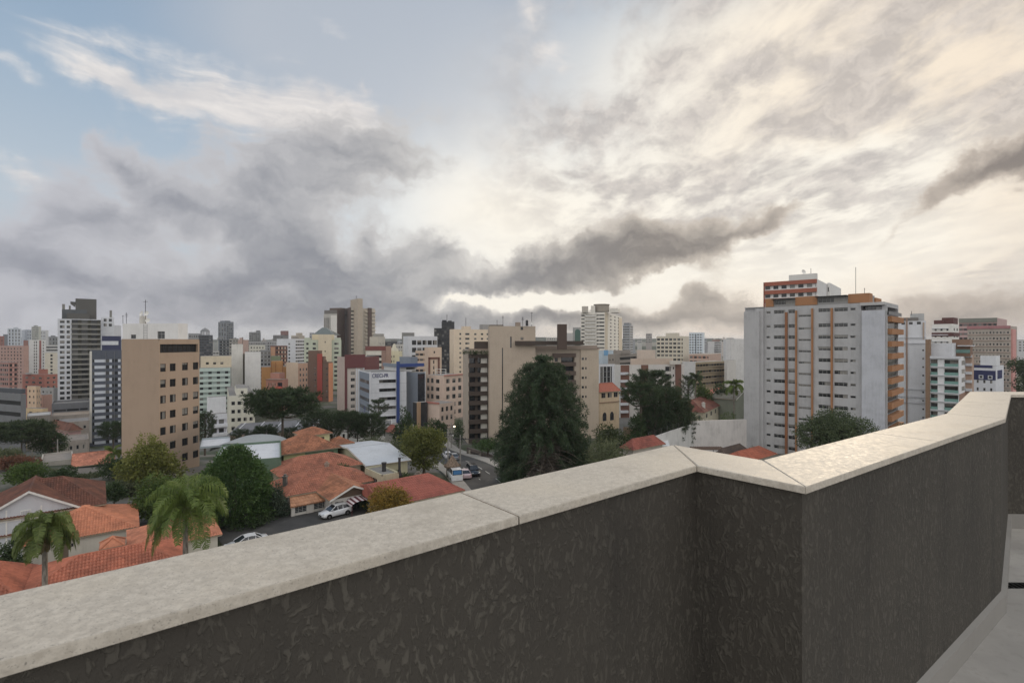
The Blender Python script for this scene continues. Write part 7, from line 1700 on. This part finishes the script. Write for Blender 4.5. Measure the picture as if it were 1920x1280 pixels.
# ------------------------------------------------------------------ trees
def sized(px, Y, pytop): 
    p = gat(px, Y); return p, at(px, pytop, Y).z-p.z
p, h = sized(529, 120, 731); ar0 = araucaria('tall umbrella pine with a flat dark crown in front of the towers', p, h, 8.0, seed=5, layers=5, per=26, depth=.40)
p, h = sized(40, 122, 793); araucaria('spreading umbrella pine at the far left', p, h, 6.6, seed=8, layers=5, per=24, depth=.55, mat=PINE2)
p, h = sized(212, 125, 790); araucaria('umbrella pine peeping out left of the tan block', p, h, 3.4, seed=9, layers=5, per=22, depth=.5)
p, h = sized(384, 132, 768); araucaria('umbrella pine peeping out right of the tan block', p, h, 2.6, seed=10, layers=7, per=22, depth=.7)
p, h = sized(497, 128, 797); ar1 = araucaria('short round pine left of the tall umbrella pine trunk', p, h, 3.6, seed=11, layers=6, per=24, depth=.8)
for i, (px, Y, top, s, lab) in enumerate(((452, 128, 804, 0, 'small sparse pine above the white roofed hall'), (545, 138, 800, 0, 'small dark pine just right of the tall umbrella pine trunk'))):
    p, h = sized(px, Y, top); araucaria(lab, p, h, 2.6, seed=20+i, layers=5, per=20, depth=.7)
for i, (px, Y, top, rc, lab, dp) in enumerate(((594, 142, 765, 4.6, 'dense dark pine behind the tower of the yellow and green house', .85), (622, 150, 770, 3.6, 'second dense pine right of the one behind the small tower', .8), (652, 140, 770, 4.2, 'umbrella pine with a clear trunk right of the small tiled tower', .5), (696, 142, 773, 4.4, 'rounded pine before the block with the maroon crown', .7), (709, 170, 749, 3.4, 'small flat topped pine against the white office', .35), (670, 150, 775, 3.4, 'narrow pine squeezed between the clear trunked and the rounded pine', .7))):
    p, h = sized(px, Y, top); araucaria(lab, p, h, rc, seed=30+i, layers=6 if dp > .4 else 3, per=22, depth=dp)
p, h = sized(1201, 113, 717); araucaria('umbrella pine with a bare trunk, leftmost of the dark pines on the right', p, h, 4.4, seed=41, layers=4, per=26, depth=.3)
p, h = sized(1221, 140, 692); araucaria('pine whose crown rises highest of the dark pines on the right', p, h, 5.6, seed=42, layers=5, per=24, depth=.4)
p, h = sized(1248, 120, 722); araucaria('broad dense pine at the heart of the dark pines on the right', p, h, 5.6, seed=43, layers=8, per=30, depth=.85)
p, h = sized(1276, 122, 745); araucaria('lower dense pine at the right end of the dark pines', p, h, 3.6, seed=44, layers=7, per=26, depth=.9)
p, h = sized(1228, 116, 752); araucaria('low shadowy pine in the middle of the dark pines', p, h, 4.2, seed=45, layers=7, per=26, depth=.9)
p, h = sized(1290, 196, 702); araucaria('slender pine before the ribbed concrete deck block', p, h, 3.2, seed=46, layers=4, per=20, depth=.4)
p, h = sized(1018, 84, 664); bunya('giant dome shaped conifer in front of the beige block', p, h, 16.6)
# broadleaves
def bl(lab, px, Y, top, wpx, mat, seed, name='broadleaf_tree', **k):
    p, h = sized(px, Y, top); return broadleaf(name, lab, p, h, wpx*Y/F, seed, mat, **k)
bl('yellowish green magnolia against the tan block', 277, 84, 812, 112, YELLOWG, 3, shape='cone', n=11000, size=.42, trunk=.03, lob=14)
bl('rounded light green tree in front of the magnolia', 298, 67, 884, 98, GREEN, 4, shape='egg', n=9000, size=.3, trunk=.02, lob=9)
bl('dark bush left of the magnolia', 222, 90, 862, 62, DEEP, 5, name='bush', cat='bush', shape='round', n=4000, size=.35, trunk=.02)
bl('dense dark shrubs behind the right end of the old brown red roof', 214, 74, 900, 40, DEEP, 52, name='bush', cat='bush', shape='round', n=2600, size=.3, trunk=.0)
bl('round green tree between the tan block and the cypress', 388, 76, 868, 44, GREEN, 54, n=3200, size=.3, trunk=.0)
bl('green bushes in front of the yellow and green house', 640, 80, 862, 40, DEEP, 55, name='bush', cat='bush', n=1800, size=.28, trunk=.0)
bl('leafy tree behind the white metal roof', 690, 98, 836, 44, GREEN, 56, n=2400, size=.32, trunk=.0)
bl('dark tree in front of the garage at the left', 118, 84, 872, 46, DEEP, 57, n=2600, size=.3, trunk=.05)
bl('low green shrubs beside the carport', 168, 92, 893, 56, OLIVE, 53, name='bush', cat='bush', shape='round', n=2400, size=.3, trunk=.0)
bl('dark leafy bush under the magnolia', 238, 80, 905, 64, OLIVE, 51, name='bush', cat='bush', shape='round', n=4000, size=.3, trunk=.02)
bl('dark round tree behind the garage on the left', 92, 126, 805, 66, DEEP, 6, n=4500, size=.45, trunk=.1)
bl('light green bush at the left edge behind the white house', 46, 84, 864, 68, GREEN, 7, name='bush', cat='bush', n=5000, size=.35, trunk=.02)
bl('reddish leaved bush at the left edge above the light green bush', 28, 98, 857, 74, leaf_mat((.05, .035, .02), (.15, .06, .04)), 8, name='bush', cat='bush', n=4500, size=.35, trunk=.05)
bl('dull green tree at the left edge below the far left umbrella pine', 6, 104, 846, 60, OLIVE, 9, n=3500, size=.4, trunk=.1)
bl('small grey green shrub beside the low pale garage', 108, 92, 880, 30, OLIVE, 10, name='bush', cat='bush', n=1500, size=.25, trunk=.02)
p, h = sized(440, 66, 838); strands('cypress_tree', 'big egg shaped green cypress in the middle of the houses', p, h, 9.0, 12, CYPR, n=26000, size=.36)
p, h = sized(520, 67, 903); broadleaf('fir_tree', 'small dark fir beside the restaurant', p, h, 2.5, 13, leaf_mat((.02, .034, .022), (.055, .075, .05)), n=3500, size=.24, shape='cone', trunk=.03, lob=10, cat='tree')
bl('broad yellow green tree in front of the beige block, left of the street', 795, 90, 795, 92, leaf_mat((.04, .052, .012), (.125, .13, .034)), 14, n=13000, size=.36, trunk=.0, lob=16)
bl('tall dark tree in front of the white office', 759, 138, 761, 56, DEEP, 15, shape='cone', n=5000, size=.5, trunk=.05)
bl('dark round tree in front of the pinkish walk up block', 820, 132, 779, 46, DEEP, 16, n=4000, size=.45, trunk=.1)
bl('small dark tree tucked against the beige block', 860, 148, 782, 20, DEEP, 17, n=1500, size=.4, trunk=.1, shape='egg')
bl('wispy pale green bamboo clump beside the metal shed', 699, 112, 813, 64, OLIVE, 18, name='bamboo_clump', cat='plant', n=5000, size=.42, trunk=.0, asp=.25)
bl('mixed low shrubs behind the metal shed', 745, 108, 826, 44, OLIVE, 19, name='bush', cat='bush', n=3000, size=.35, trunk=.05)
bl('dark shrub between the flues and the red metal roof', 752, 80, 884, 46, DEEP, 20, name='bush', cat='bush', n=2200, size=.28, trunk=.0)
bl('golden brown bush in front of the red metal roof', 731, 63, 913, 98, GOLD, 21, name='bush', cat='bush', n=9000, size=.27, trunk=.05, lob=13)
bl('dark shrub between the restaurant porch and the golden bush', 690, 70, 925, 30, DEEP, 22, name='bush', cat='bush', n=1800, size=.25, trunk=.0)
bl('dark round bush right of the giant conifer', 1148, 98, 783, 70, leaf_mat((.022, .032, .013), (.065, .08, .028)), 23, name='bush', cat='bush', n=6500, size=.36, trunk=.03)
bl('olive grey feathery tree right of the giant conifer', 1138, 76, 806, 96, OLIVE, 24, n=10000, size=.27, trunk=.1, asp=.4, lob=14)
bl('low green shrubs in front of the dark pines', 1195, 112, 760, 40, DEEP, 25, name='bush', cat='bush', n=3500, size=.38, trunk=.05)
bl('large umbrella crowned tree in front of the big white block', 1573, 84, 761, 152, leaf_mat((.026, .040, .018), (.088, .108, .055)), 26, shape='umbrella', n=22000, size=.30, trunk=.26, lob=34, gap=.04)
bl('small grey shrub at the foot of the big white block', 1412, 104, 826, 20, OLIVE, 27, name='bush', cat='bush', n=1200, size=.25, trunk=.0)
bl('small dark tree right of the orange balconies', 1702, 112, 783, 32, DEEP, 28, n=2000, size=.35, trunk=.1)
bl('bright green bushy palm like tree right of the dark pines', 1318, 188, 704, 40, GREEN, 29, n=3200, size=.6, trunk=.25)
bl('dark feathery tree before the blank grey white block', 1358, 190, 699, 40, DEEP, 31, n=3500, size=.6, trunk=.1)
bl('low green garden trees before the big white block', 1375, 150, 764, 46, GREEN, 32, name='bush', cat='bush', n=2600, size=.4, trunk=.05)
bl('dark garden shrubs under the wide brown roof', 1300, 150, 772, 60, DEEP, 33, name='bush', cat='bush', n=3000, size=.4, trunk=.02)
bl('dark trees at the right edge beyond the weathered slab', 1922, 225, 645, 44, DEEP, 34, n=4000, size=.8, trunk=.05)
bl('leafy planter shrubs on the garage wall', 915, 124, 826, 62, leaf_mat((.02, .04, .014), (.06, .1, .03)), 35, name='bush', cat='bush', n=3000, size=.38, trunk=.5)
bl('small tree among the roofs below the podium', 126, 205, 770, 16, DEEP, 36, n=900, size=.5, trunk=.1)
bl('dark garden tree behind the orange roofed house at the left edge', 10, 50.5, 1006, 66, DEEP, 37, name='bush', cat='bush', n=3500, size=.25, trunk=.0)
bl('low bush between the cypress and the parking road', 470, 64.5, 962, 100, DEEP, 38, name='bush', cat='bush', n=3500, size=.25, trunk=.0, rx=1.0)
p, h = sized(84, 41, 993); palm('slender palm with ragged fronds at the left', p, h-.6, 2.7, 28, 3, leaf_mat((.040, .062, .014), (.12, .15, .04)), 1.7, .19, skirt=6)
p, h = sized(348, 45, 950); palm('bigger palm with arching glossy fronds in front of the cypress', p, h-.6, 3.9, 32, 4, PALMG, 1.55, .22)
p, h = sized(212, 98, 850); palm('small palm left of the tan block', p, h-.4, 2.2, 14, 5, PALMG, 1.2, .15)
p, h = sized(1376, 178, 724); palm('slim palm before the big white block', p, h-.4, 4.0, 14, 6, PALMG, 1.3, .2, leafw=.12)
p, h = sized(1304, 186, 712); palm('dark palm beside the slender pine', p, h-.4, 3.6, 14, 7, leaf_mat((.02, .034, .012), (.06, .085, .03)), 1.2, .22, leafw=.12)
# ------------------------------------------------------------------ far wooded hills on the horizon
def hills():
    g = np.random.default_rng(5); m, N, p = newmat('hill_forest'); q = N.n('ShaderNodeNewGeometry').outputs['Position']
    N.put(p.inputs['Base Color'], N.mix(N.sm(N.noise(q, .03, 6, .7), .4, .6), (.018, .026, .014), (.05, .062, .034))); p.inputs['Roughness'].default_value = 1
    for (x0, x1, Y, hh, dz) in ((-900, 1600, 1750, 16, 0), (-3500, 3600, 3000, 26, 3)):
        mb = MB(); n = 160; prev = None
        xs = np.linspace(x0, x1, n)
        for i in range(n):
            s = i/(n-1); env = math.sin(math.pi*s)**.5
            h = ground(xs[i], Y)+(hh*.45+hh*.55*(.5+.5*math.sin(xs[i]*.0041+1.1)*math.cos(xs[i]*.0017)))*env+g.normal()*.9+dz
            if prev is not None:
                a, ha = prev
                mb.face([(a, Y, ground(a, Y)-8), (xs[i], Y, ground(xs[i], Y)-8), (xs[i], Y+60, h), (a, Y+60, ha)]); mb.face([(a, Y+60, ha), (xs[i], Y+60, h), (xs[i], Y+400, ground(xs[i], Y)-8), (a, Y+400, ground(a, Y)-8)])
            prev = (xs[i], h)
        tag(mb.build('hills', m), kind='structure')
hills()

# ------------------------------------------------------------------ the haze-softened row of small towers along the horizon
g_ = np.random.default_rng(21)
for (x0, x1, n) in ((-40, 105, 12), (375, 600, 16), (700, 760, 5), (820, 905, 6), (1040, 1090, 4), (1166, 1235, 5), (1290, 1400, 8)):
    for i in range(n):
        px = x0+(x1-x0)*(i+g_.random()*.8)/n; w = g_.uniform(7, 15); Y = g_.uniform(950, 1500); top = 641-abs(g_.normal())*6.5
        v_ = g_.uniform(118, 196); tint = [(1, .99, .96), (.97, .99, 1.03), (1.03, .97, .93)][int(g_.integers(3))]
        fb_ = B('far_block', 'tiny hazy far-off block on the horizon line', 'building', px, px+w, None, Y, 2, top, w_(tuple(int(v_*t) for t in tint), .2), depth=14, group='tiny far-off blocks along the horizon')
        fb_.ribbon('L', 6.4, 1.5, max(1, int((644-top)*Y/F/6.4)), h=.5, a=.06, b=.94, pitch=g_.uniform(3, 6), frac=.6, mull=(140, 140, 142)); 
        if g_.random() < .5: fb_.vol('roof_box', px+w*.25, px+w*.6, None, top-g_.uniform(1.5, 3.5), None, 3, depth=8)
        fb_.done()
# ------------------------------------------------------------------ evening air: thin even haze round the scene
mb = MB(); mb.box((-7400, -120, -45), (7400, 7400, 78)); hm = bpy.data.materials.new('haze'); hm.use_nodes = True; t_ = hm.node_tree; t_.nodes.clear()
pv_ = t_.nodes.new('ShaderNodeVolumePrincipled'); pv_.inputs['Color'].default_value = (.86, .89, .94, 1); pv_.inputs['Density'].default_value = 0.00011; pv_.inputs['Anisotropy'].default_value = 0.2
t_.links.new(pv_.outputs[0], t_.nodes.new('ShaderNodeOutputMaterial').inputs['Volume'])
tag(mb.build('haze', hm), kind='stuff')
